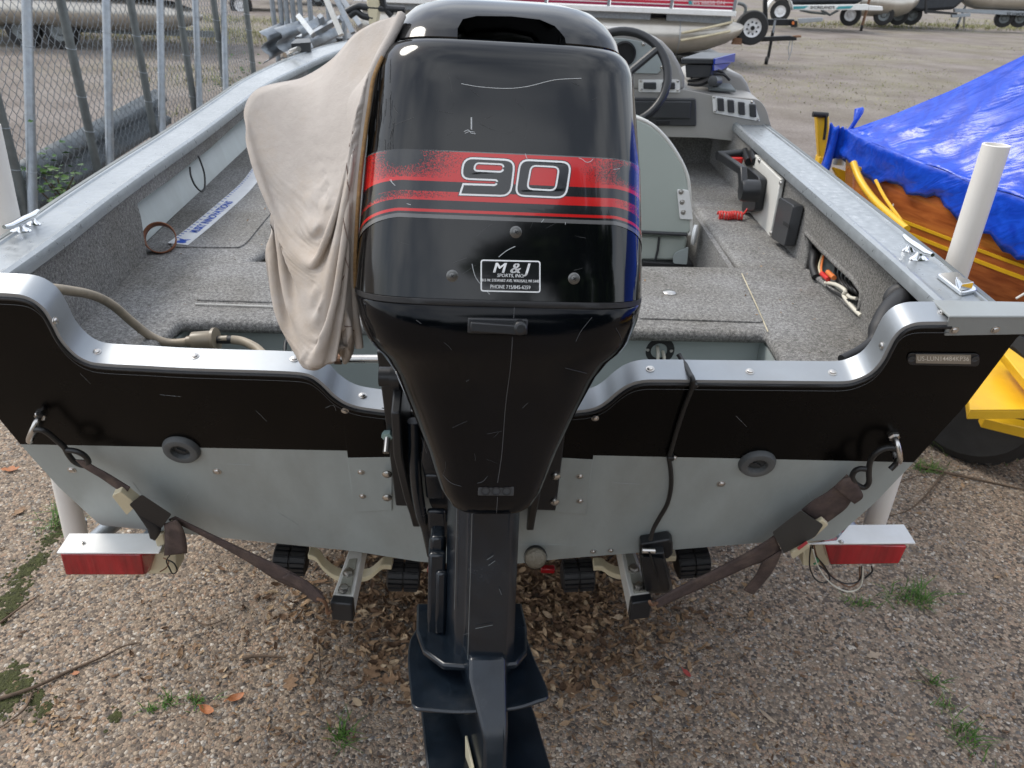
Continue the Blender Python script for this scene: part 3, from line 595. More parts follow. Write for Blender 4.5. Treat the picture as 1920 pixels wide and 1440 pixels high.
# leg and gear housing
LEG = [(-.060, .00), (-.062, .10), (-.047, .165), (-.030, .178), (-.026, .205), (.034, .208), (.050, .175), (.058, .10), (.056, .00)]
mb = MB(); mb.loft([[mot(x*s, a*t, h) for x, a in LEG] for h, s, t in ((-.05, 1, 1), (-.20, 1, .985), (-.33, 1.0, .97), (-.405, 1.03, .97))])
leg = mb.build('leg_housing', M['leg'], motor, bevel=.004, seg=3)
mb = MB(); mb.prism([mot(x, a, -.395) for x, a in ((-.115, .0), (-.112, .09), (-.098, .15), (-.065, .19), (.0, .20), (.055, .19), (.075, .155), (.082, .08), (.08, .0))], MH*.012)
mb.build('leg_skirt', M['leg'], motor, bevel=.004)
pl = [mpx(*p, -.425) for p in spline([(768, 1205), (764, 1240), (769, 1300), (775, 1332), (800, 1337), (850, 1341), (900, 1340), (965, 1335), (1010, 1321), (1028, 1312), (1022, 1285), (1000, 1235), (985, 1190)], 3)]
mb = MB(); mb.prism(pl+[mpx(970, 1150, -.425), mpx(800, 1150, -.425)], MH*.007); mb.build('splash_plate', M['leg'], motor, bevel=.003)
mb = MB(); mb.prism([mpx(*p, -.535) for p in ((784, 1290), (789, 1340), (803, 1480), (1045, 1490), (1002, 1345), (982, 1290))], MH*.010); mb.build('cavitation_plate', M['leg'], motor, bevel=.003)
def strut(h, ar, w0, k=0): return [mot(x, a, h) for x, a in ((-.058, 0), (-.05*w0, .11), (-.004-k, ar-.012), (-k, ar), (.032, ar), (.036, ar-.012), (.05*w0, .11), (.055, 0))]
mb = MB(); mb.loft([strut(-.36, .210, .95, .022), strut(-.384, .232, .95, .022), strut(-.428, .280, .95, .006), strut(-.45, .292, .95), strut(-.60, .315, .95), strut(-.74, .33, .95)]); mb.build('gear_strut', M['leg'], motor, bevel=.004)
e0, e1 = (-.0475, .11), None
mb = MB(); q = []
for u, h in ((.62, -.492), (.86, -.512), (.96, -.60), (.70, -.60)):
    ar = .298+(-.46-h)*.16; x = -.0475+(-.004+.0475)*u; a = .11+(ar-.012-.11)*u; q.append(mot(x-.003, a, h))
mb.prism(q, -MX*.004); mb.build('zinc_anode', M['cream'], motor, bevel=.001)
mb = MB(); mb.box(mot(-.078, .06, -.315), (.030, .075, .16), (MX, MA, MH)); mb.box(mot(-.078, .06, -.225), (.024, .05, .03), (MX, MA, MH)); mb.box(mot(-.070, .095, -.325), (.02, .02, .12), (MX, MA, MH)); mb.build('water_pickup', M['leg'], motor, bevel=.006)
mb = MB(); mb.lathe([(.02, -.30), (.05, -.22), (.055, -.05), (.05, .12), (.035, .2)], mot(.0, .05, -.70), MA, 20); mb.build('gear_case', M['leg'], motor, smooth=50)
mb = MB()
for q_ in ([(-.0255, .2065, -.10), (-.0255, .2050, -.22), (-.0258, .2030, -.38)], [(-.001, .2075, -.19), (.009, .2070, -.183)], [(.002, .2065, -.20), (.012, .2065, -.192)], [(-.015, .2045, -.31), (.012, .2045, -.304)], [(-.048, .166, -.12), (-.048, .164, -.3)], [(.02, .2065, -.24), (.024, .2065, -.25)]): mb.tube([mot(x, a+.0004, h) for x, a, h in q_], .0004, 4)
mb.build('worn_edges', M['galvdark'], leg, kind='stuff')
# mounting bracket: two clamp plates, tilt tube, swivel casting
def clamp(x0, x1, side):
    mb = MB(); mb.prism([tl(x0, .10 if side < 0 else .07, .004), tl(x1, .10 if side < 0 else .07, .004), tl(x1, -.345, .004), tl(x0, -.345, .004)], TN*.012)
    xi = x1 if side < 0 else x0; w = -.016 if side < 0 else .016
    mb.prism([tl(xi, .05, .016), tl(xi, .08, .05), tl(xi, .06, .12), tl(xi, -.03, .14), tl(xi, -.22, .09), tl(xi, -.33, .05), tl(xi, -.40, .03), tl(xi, -.40, .016)], TX*w)
    b = mb.build('clamp_bracket', M['blackpl'], motor, bevel=.003); return b
cl = clamp(-.235, -.185, -1); cr_ = clamp(.045, .105, 1)
for (px, py), par in (((726, 888), cl), ((726, 932), cl), ((1042, 892), cr_), ((1040, 940), cr_)):
    mb = MB(); mb.lathe([(.010, 0), (.010, .003), (.007, .006), (.003, .0075)], T(px, py, .016), TN, 14); mb.build('bolt', M['steel'], par, smooth=35)
mb = MB(); mb.lathe([(.011, 0), (.011, .010)], T(727, 813, .016), TN-TUP*.0, 6); mb.build('nut', pm('verdigris_nut', (.30, .42, .40), .5, metal=.4), cl)
mb = MB(); mb.cyl(T(727, 815, .018), T(727, 815, .018)+TN*.035-TUP*.012, .0062, 12); mb.build('bolt_shank', M['steel'], cl)
mb = MB(); mb.cyl(tl(-.225, .085, .06), tl(.11, .085, .06), .017, 20); mb.cyl(tl(-.205, .085, .06), tl(-.19, .085, .06), .023, 20); mb.build('tilt_tube', M['blackpl'], motor, smooth=40)
mb = MB(); mb.loft([[tl(x, s, o_) for x, o_ in ((x0, .03), (x0+.01, o1), (x1-.01, o1), (x1, .03))] for s, x0, x1, o1 in ((.10, -.15, .02, .11), (-.05, -.165, .03, .13), (-.20, -.16, .025, .11), (-.27, -.155, .02, .085), (-.275, -.155, .02, .10), (-.34, -.15, .015, .09), (-.345, -.14, .01, .07), (-.44, -.135, .005, .06))]); mb.build('swivel_bracket', M['leg'], motor, bevel=.006, seg=3)
mb = MB(); mb.tube(spline([tl(-.168, .02, .10), tl(-.168, -.10, .125), tl(-.165, -.22, .12), tl(-.16, -.30, .10), tl(-.155, -.42, .085)], 5), .011, 10); mb.build('tilt_strut', M['leg'], motor, smooth=50)
for s in (-.13, -.24):
    mb = MB(); mb.box(tl(-.135, s, .122), (.035, .07, .012), (TX, TUP, TN)); mb.build('casting_web', M['leg'], motor, bevel=.005)

# ------------------------------------------------------------------ tan cover pulled off the motor
def cover():
    root = thing('motor_cover', 'crumpled tan canvas cover pulled half off the port side of the outboard motor', 'cover', spx(UP, 700, 300))
    Lp = spline([(742, 32), (705, 42), (664, 66), (622, 112), (562, 148), (486, 166), (459, 204), (466, 247), (498, 308), (516, 330), (513, 400), (509, 455), (509, 505), (517, 560), (541, 607), (592, 636), (632, 650), (652, 660), (668, 652)], 10)
    Rp = spline([(752, 28), (738, 58), (722, 88), (706, 118), (694, 150), (688, 190), (682, 230), (677, 270), (671, 320), (667, 370), (664, 420), (662, 460), (661, 500), (662, 540), (664, 580), (667, 605), (670, 625), (672, 640), (673, 650)], 10)
    nv = len(Lp); nu = 90
    def depth(u, v):      # metres along +Y: edge hugs the cowl, the bag swells aft
        yr = np.interp(v, [0, .15, .5, 1], [1.03, .995, .935, .93]); yl = np.interp(v, [0, .2, .3, .6, 1], [1.05, 1.16, 1.12, 1.02, .98]); return yl+(yr-yl)*u
    from mathutils import noise as mn
    CR = [([(650, 84), (628, 150), (613, 210), (605, 300), (597, 400), (586, 500), (572, 600)], .034, 62, 15), ([(556, 184), (548, 212), (540, 240), (531, 280), (520, 326)], .034, 6, 55),
          ([(488, 200), (492, 235), (493, 255), (506, 296)], .014, 12, 16), ([(584, 400), (566, 500), (556, 570), (560, 632)], .020, 30, 9), ([(560, 240), (566, 320), (577, 400)], .012, 14, 22), ([(535, 340), (524, 430), (520, 520), (535, 600)], .012, 8, 16),
          ([(700, 60), (676, 120), (655, 170)], .016, 14, 30), ([(600, 120), (590, 150), (575, 185)], .018, 22, 10), ([(625, 430), (612, 500), (598, 560)], .014, 22, 12), ([(655, 560), (640, 600), (628, 645)], .018, 10, 24)]
    HC = [([(470, 262), (495, 249), (520, 245), (542, 238)], .016, 7, 26), ([(588, 538), (610, 535), (640, 548), (662, 552)], .036, 34, 7), ([(484, 172), (510, 180), (535, 186), (560, 190)], .016, 30, 8), ([(520, 575), (560, 590), (600, 615)], .014, 22, 16), ([(600, 205), (640, 180), (675, 140)], .014, 20, 24)]
    def fold2(px, py, u, v):
        g = 0
        for pts, A, wl, wr in CR:
            ys = [p[1] for p in pts]
            if py < ys[0]-30 or py > ys[-1]+30: continue
            d = px-np.interp(py, ys, [p[0] for p in pts]); tp = min(1, max(0, (py-ys[0]+30)/50), max(0, (ys[-1]+30-py)/50)); tp = min(1, max(0, (py-ys[0]+30)/50))*min(1, max(0, (ys[-1]+30-py)/50)); w = wl if d < 0 else wr; g += 1.45*A*tp*math.exp(-math.sqrt((d/w)**2+.006)+.08)
        for pts, A, wu, wd in HC:
            xs = [p[0] for p in pts]
            if px < xs[0]-20 or px > xs[-1]+20: continue
            d = py-np.interp(px, xs, [p[1] for p in pts]); tp = min(1, max(0, (px-xs[0]+20)/35))*min(1, max(0, (xs[-1]+20-px)/35)); w = wu if d < 0 else wd; g += 1.45*A*tp*math.exp(-math.sqrt((d/w)**2+.006)+.08)
        g -= .045*math.exp(-((px-622)/24)**2-((py-570)/26)**2)+.022*math.exp(-((px-592)/22)**2-((py-168)/26)**2)
        q = Vector((px*.012, py*.010, 3.3)); g += .012*mn.noise(q)+.005*mn.noise(q*2.6+Vector((7, 1, 2)))+.003*(mn.ridged_multi_fractal(q*2.2, 1., 2., 2, 1., 2.)-.9)
        e = (1-u); g += .0035*math.sin(py*.32+2*math.sin(py*.09))*math.exp(-(e/.10)**2)*min(1, v*4)
        return g
    def settle(rows):          # let the slack cloth sag and buckle between its held edges
        X = np.array(rows); X0 = X.copy(); n_, m_ = X.shape[:2]; pin = np.zeros((n_, m_), bool); pin[0] = pin[-1] = True; pin[:, -1] = True; pin[:, 0] = True; pin[:, -5:] = True
        lo_z = X0[..., 2]-.25; lo_y = X0[..., 1]-.055; hi_y = X0[..., 1]+.05; cons = []
        sl_ = 1.0+.07*np.clip(np.linspace(0, 1, n_)*1.6, .25, 1)
        for di, dj, k_ in ((1, 0, 1.010), (0, 1, 1.0), (1, 1, 1.007), (1, -1, 1.007)):
            for par in (0, 1):
                I, J = np.meshgrid(np.arange(n_-di), np.arange(max(0, -dj), m_-max(0, dj)), indexing='ij'); q = ((I if di else J) % 2) == par; I, J = I[q], J[q]
                d = np.linalg.norm(X0[I+di, J+dj]-X0[I, J], axis=1)*k_*np.where(dj != 0, sl_[I], 1.0); cons.append((I, J, I+di, J+dj, d))
        W_ = (~pin).astype(float); V = np.zeros_like(X); r_ = np.random.default_rng(3); X[..., 1] += r_.normal(0, .0012, X.shape[:2])*W_
        for it in range(170):
            P = X+V*.93; P[..., 2] -= .00012*W_; P[..., 1] -= .00004*W_
            for _ in range(7):
                for I, J, K, L, d in cons:
                    e = P[K, L]-P[I, J]; ln = np.linalg.norm(e, axis=1)+1e-9; wa, wb_ = W_[I, J], W_[K, L]; ws = wa+wb_+1e-9; c = ((ln-d)/ln/ws)[:, None]*e*.8
                    P[I, J] += c*wa[:, None]; P[K, L] -= c*wb_[:, None]
                # bending: pull towards neighbours' mean a little
                mid_ = (P[:-4, 2:-2]+P[4:, 2:-2]+P[2:-2, :-4]+P[2:-2, 4:])*.25; P[2:-2, 2:-2] += (mid_-P[2:-2, 2:-2])*.035*W_[2:-2, 2:-2, None]
            P[..., 1] = np.clip(P[..., 1], lo_y, hi_y); P[..., 2] = np.maximum(P[..., 2], lo_z); V = P-X; X = P
        for _ in range(1):
            X[1:-1, 1:-1] = X[1:-1, 1:-1]*.6+.1*(X[:-2, 1:-1]+X[2:, 1:-1]+X[1:-1, :-2]+X[1:-1, 2:])
        return [list(r) for r in X]
    for side in (0, 1):
        rows = []
        for i in range(nv):
            v = i/(nv-1); row = []
            for j in range(nu+1):
                u = j/nu; a, b = Lp[i], Rp[i]; px, py = a[0]+(b[0]-a[0])*u, a[1]+(b[1]-a[1])*u-70*max(0, v-.5)/.5*(1-u)**.4
                env = (math.sin(math.pi*min(1, max(0, u)))**.55); wid = min(1, (abs(b[0]-a[0]))/110)
                Y = depth(u, v)
                if side == 0:
                    y2 = Y-(.050*env*wid+fold2(px, py, u, v)*min(1, env*1.15)*wid)
                    P = atY(px, py, Y); Q = atY(px, py, y2) if False else P + np.array([0, y2-Y, (y2-Y)*.15])
                    # keep the outline, let folds move sideways a little
                    row.append(Q)
                else:
                    P = atY(px, py, Y); row.append(P+np.array([0, .07*env*wid, 0]))
            rows.append(row)
        if side == 0: rows = settle(rows)
        mb = MB(); mb.grid(rows); o = mb.build('canvas_panel', M['canvas'], root, smooth=180, solid=.0015)
        if side == 0: front = rows
    mb = MB(); mb.tube([p+np.array([.004, -.006, 0]) for p in [r[-1] for r in front][26:130]], .003, 7); mb.build('hem_cord', pm('tan_cord', (.32, .19, .08), .8, var=.3, scale=200), root, smooth=60)
    mb = MB(); mb.tube([r[-1]+np.array([.001, -.003, 0]) for r in front], .006, 7); mb.build('rolled_hem', M['canvas'], root, smooth=60)
    mb = MB(); mb.tube([r[-13]+np.array([0, -.0012, 0]) for r in front[10:]], .0008, 4); mb.build('stitch_line', pm('dark_thread', (.16, .11, .09), .9), root)
cover()
# ------------------------------------------------------------------ fishing boat
boat = thing('fishing_boat', 'open aluminium fishing boat with black and silver transom on the trailer in front', 'boat', (-.07, 1.25, .45))
ZG = 1.168
OL = spline([(-1.000, 1.205), (-1.024, 1.46), (-1.056, 1.71), (-1.09, 2.03), (-1.131, 2.47), (-1.204, 3.13), (-1.258, 3.61), (-1.286, 4.28), (-1.265, 4.99), (-1.159, 5.58), (-.93, 6.12), (-.60, 6.48), (-.16, 6.62)], 4)
OR = spline([(.866, 1.222), (.873, 1.29), (.886, 1.55), (.897, 1.91), (.910, 2.34), (.924, 2.96), (.935, 3.6), (.925, 4.3), (.86, 5.0), (.72, 5.6), (.47, 6.15), (.18, 6.5), (-.16, 6.62)], 4)
def rail(path, side, prof_fn, name, mat, m=None):
    rings = []; P = [np.array([p[0], p[1], 0]) for p in path]
    for i, p in enumerate(P):
        t = P[min(i+1, len(P)-1)]-P[max(i-1, 0)]; t /= np.linalg.norm(t); nrm = np.array([-t[1], t[0], 0])*(-1 if side > 0 else 1)   # outward
        if i == 0: nrm = np.array([side, 0, 0])*1.0
        w = np.interp(p[1], [1.2, 2.5, 3.2, 4.0, 5.5], [.122, .135, .14, .175, .20] if side < 0 else [.122, .14, .14, .15, .2])
        rings.append([p-nrm*(w-d*w if d >= 0 and False else w)+nrm*dd+np.array([0, 0, z]) for dd, z, d in [(a if a >= 0 else w+a, b, 0) if not isinstance(a, str) else (w+float(a), b, 0) for a, b in prof_fn]])
    mb = MB(); mb.loft(rings); return mb.build(name, mat, boat, smooth=40)
bead = [(.0085+.0165*math.cos(RAD(t)), ZG-.0105+.0165*math.sin(RAD(t))) for t in (40, 70, 100, 130, 160, 190, 220, 250, 275)]
bead = [(a if a >= 0 else a+0.0, b) for a, b in bead]
def railprof(): return [(max(a, 0.0001)+.008, b) for a, b in bead][::-1]
PR = [(.010, ZG-.030), (.0005, ZG-.022), (-0.0, ZG-.010), (.004, ZG+.001), (.012, ZG+.005), (.020, ZG+.003), (.026, ZG-.002), (.032, ZG-.003), ('-0.030', ZG-.002), ('-0.027', ZG+.002), ('-0.022', ZG+.002), ('-0.022', ZG-.05), ('-0.03', ZG-.05), (.034, ZG-.012), (.026, ZG-.030)]
PR = [((str(a) if isinstance(a, str) else max(a, .0001)), b) for a, b in PR]
SR = [('-0.021', ZG-.004), ('-0.017', ZG+.001), ('-0.004', ZG-.001), ('0.002', ZG-.008), ('0.003', ZG-.05), ('-0.012', ZG-.055), ('-0.021', ZG-.05)]
for path, side in ((OL, -1), (OR, 1)):
    rail(path, side, PR, 'gunwale_rail', M['gunwale']); rail(path, side, SR, 'rub_strip', M['galvdark'])
# hull skin
def cx(Y): return -.07-.020*(Y-1.2)
secs = []
YS = [1.2, 1.45, 2.0, 2.6, 3.2, 3.8, 4.4, 5.0, 5.5, 5.9, 6.25, 6.5]
def xat(path, Y): return float(np.interp(Y, [p[1] for p in path], [p[0] for p in path]))
def tY(z): return 1.22+(.99-z)*math.tan(TR)+.004
for i, Y in enumerate(YS):
    k = max(0, (Y-3.8)/2.7); ch = .80*(1-k**2.2)+.0; zc = .555+.28*k**1.5; zk = .435+.45*k**2.5; c = cx(Y); gl, gr_ = xat(OL, Y)+.012, xat(OR, Y)-.012
    ch = min(ch, (gr_-gl)/2-.03)
    pts = [(gl, ZG-.03), (gl+.25*(c-ch-gl), .95), (c-ch-.015, .62), (c-ch, zc), (c-ch*.55, zc-.055), (c, zk), (c+ch*.55, zc-.055), (c+ch, zc), (c+ch+.015, .62), (gr_+.25*(c+ch-gr_), .95), (gr_, ZG-.03)]
    if i == 0: secs.append([np.array([x, max(tY(z)+.030, 1.21), z]) for x, z in pts])
    else: secs.append([np.array([x, Y+(0 if Y > 1.5 else 0), z]) for x, z in pts])
mb = MB(); mb.loft(secs, False, False, closed=False); mb.build('hull', M['hullgrey'], boat, smooth=30, solid=.004)
# transom: measured outline, black above, silver below
CAPPX = [(-60, 546), (0, 548), (40, 551), (65, 560), (85, 577), (100, 601), (116, 632), (140, 659), (165, 674), (195, 680), (270, 684), (340, 688), (430, 691), (500, 693), (560, 696), (585, 702), (605, 716), (625, 736), (645, 750), (665, 758), (690, 763), (735, 768), (800, 770), (1000, 770), (1080, 768), (1115, 762), (1137, 750), (1158, 732), (1180, 718), (1205, 711), (1240, 710), (1330, 711), (1430, 712), (1530, 713), (1580, 713), (1605, 708), (1632, 695), (1652, 673), (1664, 650), (1676, 628), (1692, 612), (1712, 604), (1735, 602), (1784, 602), (1800, 602), (1925, 604)]
CAPS = spline(CAPPX[:-2], 3)+[np.array(p, float) for p in CAPPX[-2:]]
top = [T(*p) for p in CAPS]
edgeR = [T(*p) for p in ((1925, 618), (1906, 634), (1813, 757), (1713, 867))]; edgeRl = [T(*p) for p in ((1640, 943), (1566, 1008), (1550, 1013))]
botR = [T(*p) for p in ((1420, 1018), (1200, 1036), (1050, 1048), (920, 1062), (785, 1053), (660, 1033), (500, 1017), (330, 999), (192, 985), (184, 981))]; edgeLl = [T(*p) for p in ((110, 913), (62, 860))]
bndL = T(38, 833); bnd = [T(*p) for p in ((1120, 854), (650, 845))]; edgeL = [T(0, 787), T(-60, 712)]
vin = -TN*.038
mb = MB(); mb.prism(top+edgeR+bnd+[bndL]+edgeL, vin); mb.build('transom_upper', M['hullblack'], boat, label='black painted upper half of the transom')
mb = MB(); mb.prism([bndL]+bnd[::-1]+[edgeR[-1]]+edgeRl+botR+edgeLl, vin); mb.build('transom_lower', M['hullgrey'], boat, label='silver grey lower half of the transom')
# cap extrusion over the top edge
CSG = 1 if np.cross(TN, TX)[2] > 0 else -1
rows = [[], [], [], []]
for i, p in enumerate(top[:-2]):
    q = top[max(i-1, 0)]; r_ = top[min(i+1, len(top)-1)]; t = (r_-q)/np.linalg.norm(r_-q); up = np.cross(TN, t)*CSG
    rows[0].append(p+TN*.006-up*.006); rows[1].append(p+TN*.006+up*.004); rows[2].append(p-TN*.046+up*.004); rows[3].append(p-TN*.046-up*.012)
mb = MB(); mb.loft([[rows[k][i] for k in (0, 1, 2, 3)] for i in range(len(rows[0]))]); capo = mb.build('transom_cap', M['alu'], boat, smooth=50)
mb = MB(); mb.tube([r-np.array([0, 0, .0015]) for r in rows[0]], .0035, 6); mb.build('cap_seal', M['blackrub'], boat, smooth=60)
mb = MB(); mb.tube([r+TN*.0-np.array([0, 0, .012]) for r in rows[0]], .0006, 5); mb.build('seal_line', M['grime'], boat, smooth=60)
def rivet(P, nrm, parent, r=.0062, name='rivet'):
    mb = MB(); mb.lathe([(r*1.35, 0), (r*1.3, .0012), (r, .0016), (r*.85, .0036), (r*.45, .0047)], P, nrm, 14); return mb.build(name, M['steel'], parent, smooth=40)
def capn(px, py):
    q = T(px, py); i = int(np.argmin([np.linalg.norm(t-q) for t in top])); t = top[min(i+1, len(top)-1)]-top[max(i-1, 0)]; t /= np.linalg.norm(t); return np.cross(TN, t)*CSG, top[i]
for px, py in ((103, 602), (181, 660), (365, 668), (552, 673), (680, 742), (1219, 692), (1406, 697), (1561, 699), (1654, 648), (1767, 586)):
    up, tp = capn(px, py+14); P = onP(px, py, tp+up*.004, up); rivet(P, up, capo, .006, 'screw')
for px, py in ((135, 881), (407, 884), (1352, 907)): rivet(T(px, py), TN, boat, .0068)
for px, py in ((1112, 1034), (1145, 1032)): rivet(T(px, py, .001), TN, boat, .005)
# motor mounting pads on the transom
for q, ss in ((((642, 764), (735, 764), (735, 955), (664, 958)), ((677, 885), (680, 930), (647, 770))), (((1040, 776), (1122, 778), (1098, 963), (1040, 957)), ((1087, 893), (1087, 939), (1116, 784)))):
    lo_, hi_ = q[0][1], q[2][1]
    fr = (848-lo_)/(hi_-lo_) if q[0][0] < 900 else (852-lo_)/(hi_-lo_); A = [T(*p, .0005) for p in q]; mA, mB_ = A[0]+(A[3]-A[0])*fr, A[1]+(A[2]-A[1])*fr
    mb = MB(); mb.prism([A[0], A[1], mB_, mA], TN*.003); mb.prism([mA, mB_, A[2], A[3]], TN*.003, m=1); pd = mb.build('motor_pad', [M['hullblack'], M['hullgrey']], boat, bevel=.0008)
    for s in ss: rivet(T(*s, .0035), TN, pd, .0055, 'screw')
# drain bungs
for px, py in ((341, 841), (1419, 867)):
    P = T(px, py, 0); mb = MB(); mb.lathe([(.037, 0), (.037, .004), (.033, .011), (.025, .013), (.0195, .011), (.018, .003), (.018, -.004), (.001, -.005)], P, TN, 32); b_ = mb.build('drain_fitting', pm('grey_rubber', (.085, .09, .092), .6, dirt=(.2, .19, .17), dirtamt=.3), boat, smooth=40)
    mb = MB(); mb.lathe([(.0165, -.003), (.0165, .002), (.012, .003), (.001, .003)], P, TN, 24); mb.box(P+TN*.0045, (.018, .004, .004), (TX*.8-TUP*.5, TUP*.8+TX*.5, TN)); mb.build('drain_plug', pm('worn_grey_plug', (.03, .032, .034), .6), b_, smooth=40)
# tie-down eyes
for px, py, dx in ((70, 797, -8), (1668, 836, 8)):
    mb = MB(); pa, pb = T(px+7, py-20, 0), T(px-4 if dx < 0 else px+8, py+14, 0); mb.tube(spline([pa, pa+TN*.022, (pa+pb)/2+TN*.036, pb+TN*.022, pb], 5), .0055, 10); e_ = mb.build('transom_eye', M['steel'], boat, smooth=60)
    mb = MB(); mb.lathe([(.011, 0), (.011, .006), (.008, .009)], pa, TN, 6); mb.build('eye_nut', M['steel'], e_)
# hull identification plate
hp = [T(*p, .0008) for p in rrect([(1701, 661), (1836, 662), (1836, 686), (1701, 683)], 10)]
mb = MB(); mb.prism(hp, TN*.002); hn = mb.build('number_plate', M['blackpl'], boat, bevel=.0006)
mb = MB(); mb.prism([T(*p, .003) for p in ((1717, 664), (1820, 665), (1820, 682), (1717, 680))], TN*.0012); mb.build('plate_insert', pm('beige_tag', (.25, .215, .17), .4, var=.1), hn)
for x in (1709, 1828):
    mb = MB(); mb.lathe([(.0065, 0), (.0065, .0012), (.0045, .0014), (.004, .0004)], T(x, 673, .003), TN, 14); mb.build('plate_rivet', M['dashdark'], hn)
mb = MB(); text_on(mb, 'US-LUN14484KP36', lambda x, y: T(1768.5+x, 673-y+.006*x, .0046), 12, bold=.02, sx=1.0); mb.build('plate_lettering', pm('pale_stamp', (.66, .62, .54), .4), hn)
mb = MB()
for q_ in ([(355, 922), (347, 935), (341, 950)], [(349, 930), (352, 940)], [(1514, 922), (1520, 938), (1519, 944)], [(1410, 952), (1416, 962)], [(1420, 966), (1430, 972)], [(1330, 860), (1330, 868)], [(250, 905), (270, 930), (300, 940)], [(900, 1020), (1080, 1022)], [(1150, 905), (1200, 908)], [(520, 960), (560, 985)], [(425, 870), (470, 872)]):
    mb.tube([T(*p, .0004) for p in spline(q_, 4)], .0003, 4)
for q_ in ([(480, 770), (500, 790)], [(610, 765), (625, 760), (630, 770)], [(1440, 720), (1500, 722)], [(300, 740), (340, 744)], [(1380, 780), (1400, 800)], [(150, 700), (170, 720)]): mb.tube([T(*p, .0003) for p in spline(q_, 4)], .00016, 4)
mb.build('scratch_marks', M['scratch'], boat, kind='stuff')
# corner bracket
qa = [T(*p, .004) for p in ((1779, 590), (1930, 590), (1930, 624), (1769, 627))]
mb = MB(); mb.prism(qa, TN*.004)
tq = [qa[0]+TN*.004, qa[1]+TN*.004, atZ(1935, 566, qa[1][2]+.002), atZ(1748, 562, qa[0][2]+.002)]; mb.prism(tq, np.array([0, 0, -.004])); cb = mb.build('corner_bracket', M['bracketgrey'], boat, bevel=.0012)
for px, py in ((1789, 619), (1866, 618)): rivet(T(px, py, .008), TN, cb, .0055, 'screw')
# cleats, latch plate
def cleat(feet, horn, z=ZG):
    mb = MB()
    for a, b in feet:
        A, B = atZ(*a, z-.002), atZ(*b, z-.002); c = (A+B)/2; L = np.linalg.norm(B-A); ax = (B-A)/L; ay = np.cross((0, 0, 1), ax)
        mb.loft([[c+ax*L*.5*math.cos(t)*s+ay*L*.26*math.sin(t)*s+np.array([0, 0, h]) for t in np.linspace(0, 2*math.pi, 15)[:-1]] for s, h in ((1, 0), (.96, .003), (.55, .008), (.34, .020))])
    A, B = [atZ(*h, z+.022) for h in horn]; d = (B-A); mb.tube([A-d*.05+np.array([0, 0, .004]), A+d*.15, A+d*.5, A+d*.85, B+d*.05+np.array([0, 0, .004])], [.004, .0065, .0075, .0065, .004], 10)
    return mb.build('cleat', M['chrome'], boat, smooth=50)
cleat([((1690, 470), (1716, 473)), ((1704, 486), (1742, 487))], ((1696, 447), (1745, 480)))
cleat([((18, 435), (60, 433)), ((46, 423), (78, 421))], ((12, 428), (70, 400)))
mb = MB(); mb.prism([atZ(*p, ZG-.002) for p in rrect([(1754, 520), (1793, 517), (1831, 550), (1801, 556)], 5)], (0, 0, .009)); lp = mb.build('latch_plate', M['chrome'], boat, bevel=.002)
A = [atZ(*p, ZG+.008) for p in ((1792, 521), (1801, 519), (1822, 542), (1799, 546))]
mb = MB(); mb.hexa(A+[A[0]+np.array([0, 0, .002]), A[1]+np.array([0, 0, .002]), A[2]+np.array([0, 0, .014]), A[3]+np.array([0, 0, .014])]); mb.build('latch_tongue', M['chrome'], lp, bevel=.002)
# interior: decks, hatches, side panels, splash well
ZD = .96
port = [(xat(OL, y)+.055, y) for y in (1.95, 2.3, 2.7, 3.2, 3.7, 4.2, 4.6)]
lipL, lipR = atZ(338, 600, ZD), atZ(1437, 622, ZD)
deck = [(-.968, 1.255), (lipL[0]-.012, 1.255), (lipL[0], lipL[1]), (lipR[0], lipR[1]), (lipR[0]-.005, 1.275), (.82, 1.275), (.82, 3.30), (.585, 3.24), (.615, 2.02), (-.705, 1.915), (-.665, 2.10), (-.55, 4.6)]+port[::-1]+[(-.995, 1.93)]
mb = MB(); mb.prism([(x, y, ZD) for x, y in deck], (0, 0, -.034)); mb.build('carpeted_deck', M['carpet'], boat, bevel=.014, seg=3)
for q in ([(419, 501), (366, 566), (640, 574), (640, 500)], [(318, 466), (450, 467), (463, 458), (506, 405), (590, 305), (505, 295)], [(1195, 517), (1386, 519), (1432, 608), (1195, 600)]):
    mb = MB(); mb.prism([atZ(*p, ZD-.002) for p in rrect(q, 8)], (0, 0, .006)); mb.build('deck_hatch', M['carpet'], boat, bevel=.002)
mb = MB(); mb.tube([atZ(*p, ZD+.004) for p in ((366, 569.5), (440, 572), (520, 575))], .0019, 5); mb.build('hatch_trim', M['offwhite'], boat)
mb = MB(); mb.tube([atZ(*p, ZD+.001) for p in ((1391, 513), (1416, 567), (1440, 622))], .0012, 5); mb.build('deck_seam', M['cream'], boat)
mb = MB(); mb.lathe([(.017, 0), (.017, .003), (.013, .006), (.001, .007)], atZ(1255, 550, ZD+.003), (0, 0, 1), 24); mb.build('hatch_button', M['steel'], boat, smooth=40)
mb = MB(); mb.box((-.07, 4.0, .585), (1.7, 5.0, .02)); mb.build('cockpit_floor', M['carpet'], boat)
mb = MB(); mb.box((.2, 4.55, .78), (1.55, .03, .42)); mb.box((-.1, 5.3, .965), (1.7, 1.5, .03)); mb.build('bow_deck', M['carpet'], boat)
mb = MB()                 # faces below the deck edges
mb.box((-.66, 3.2, .78), (.02, 2.6, .33)); mb.box((.60, 2.6, .78), (.015, 1.2, .33)); mb.box((-.03, 2.00, .78), (1.25, .02, .33)); mb.build('deck_riser', M['carpet'], boat)
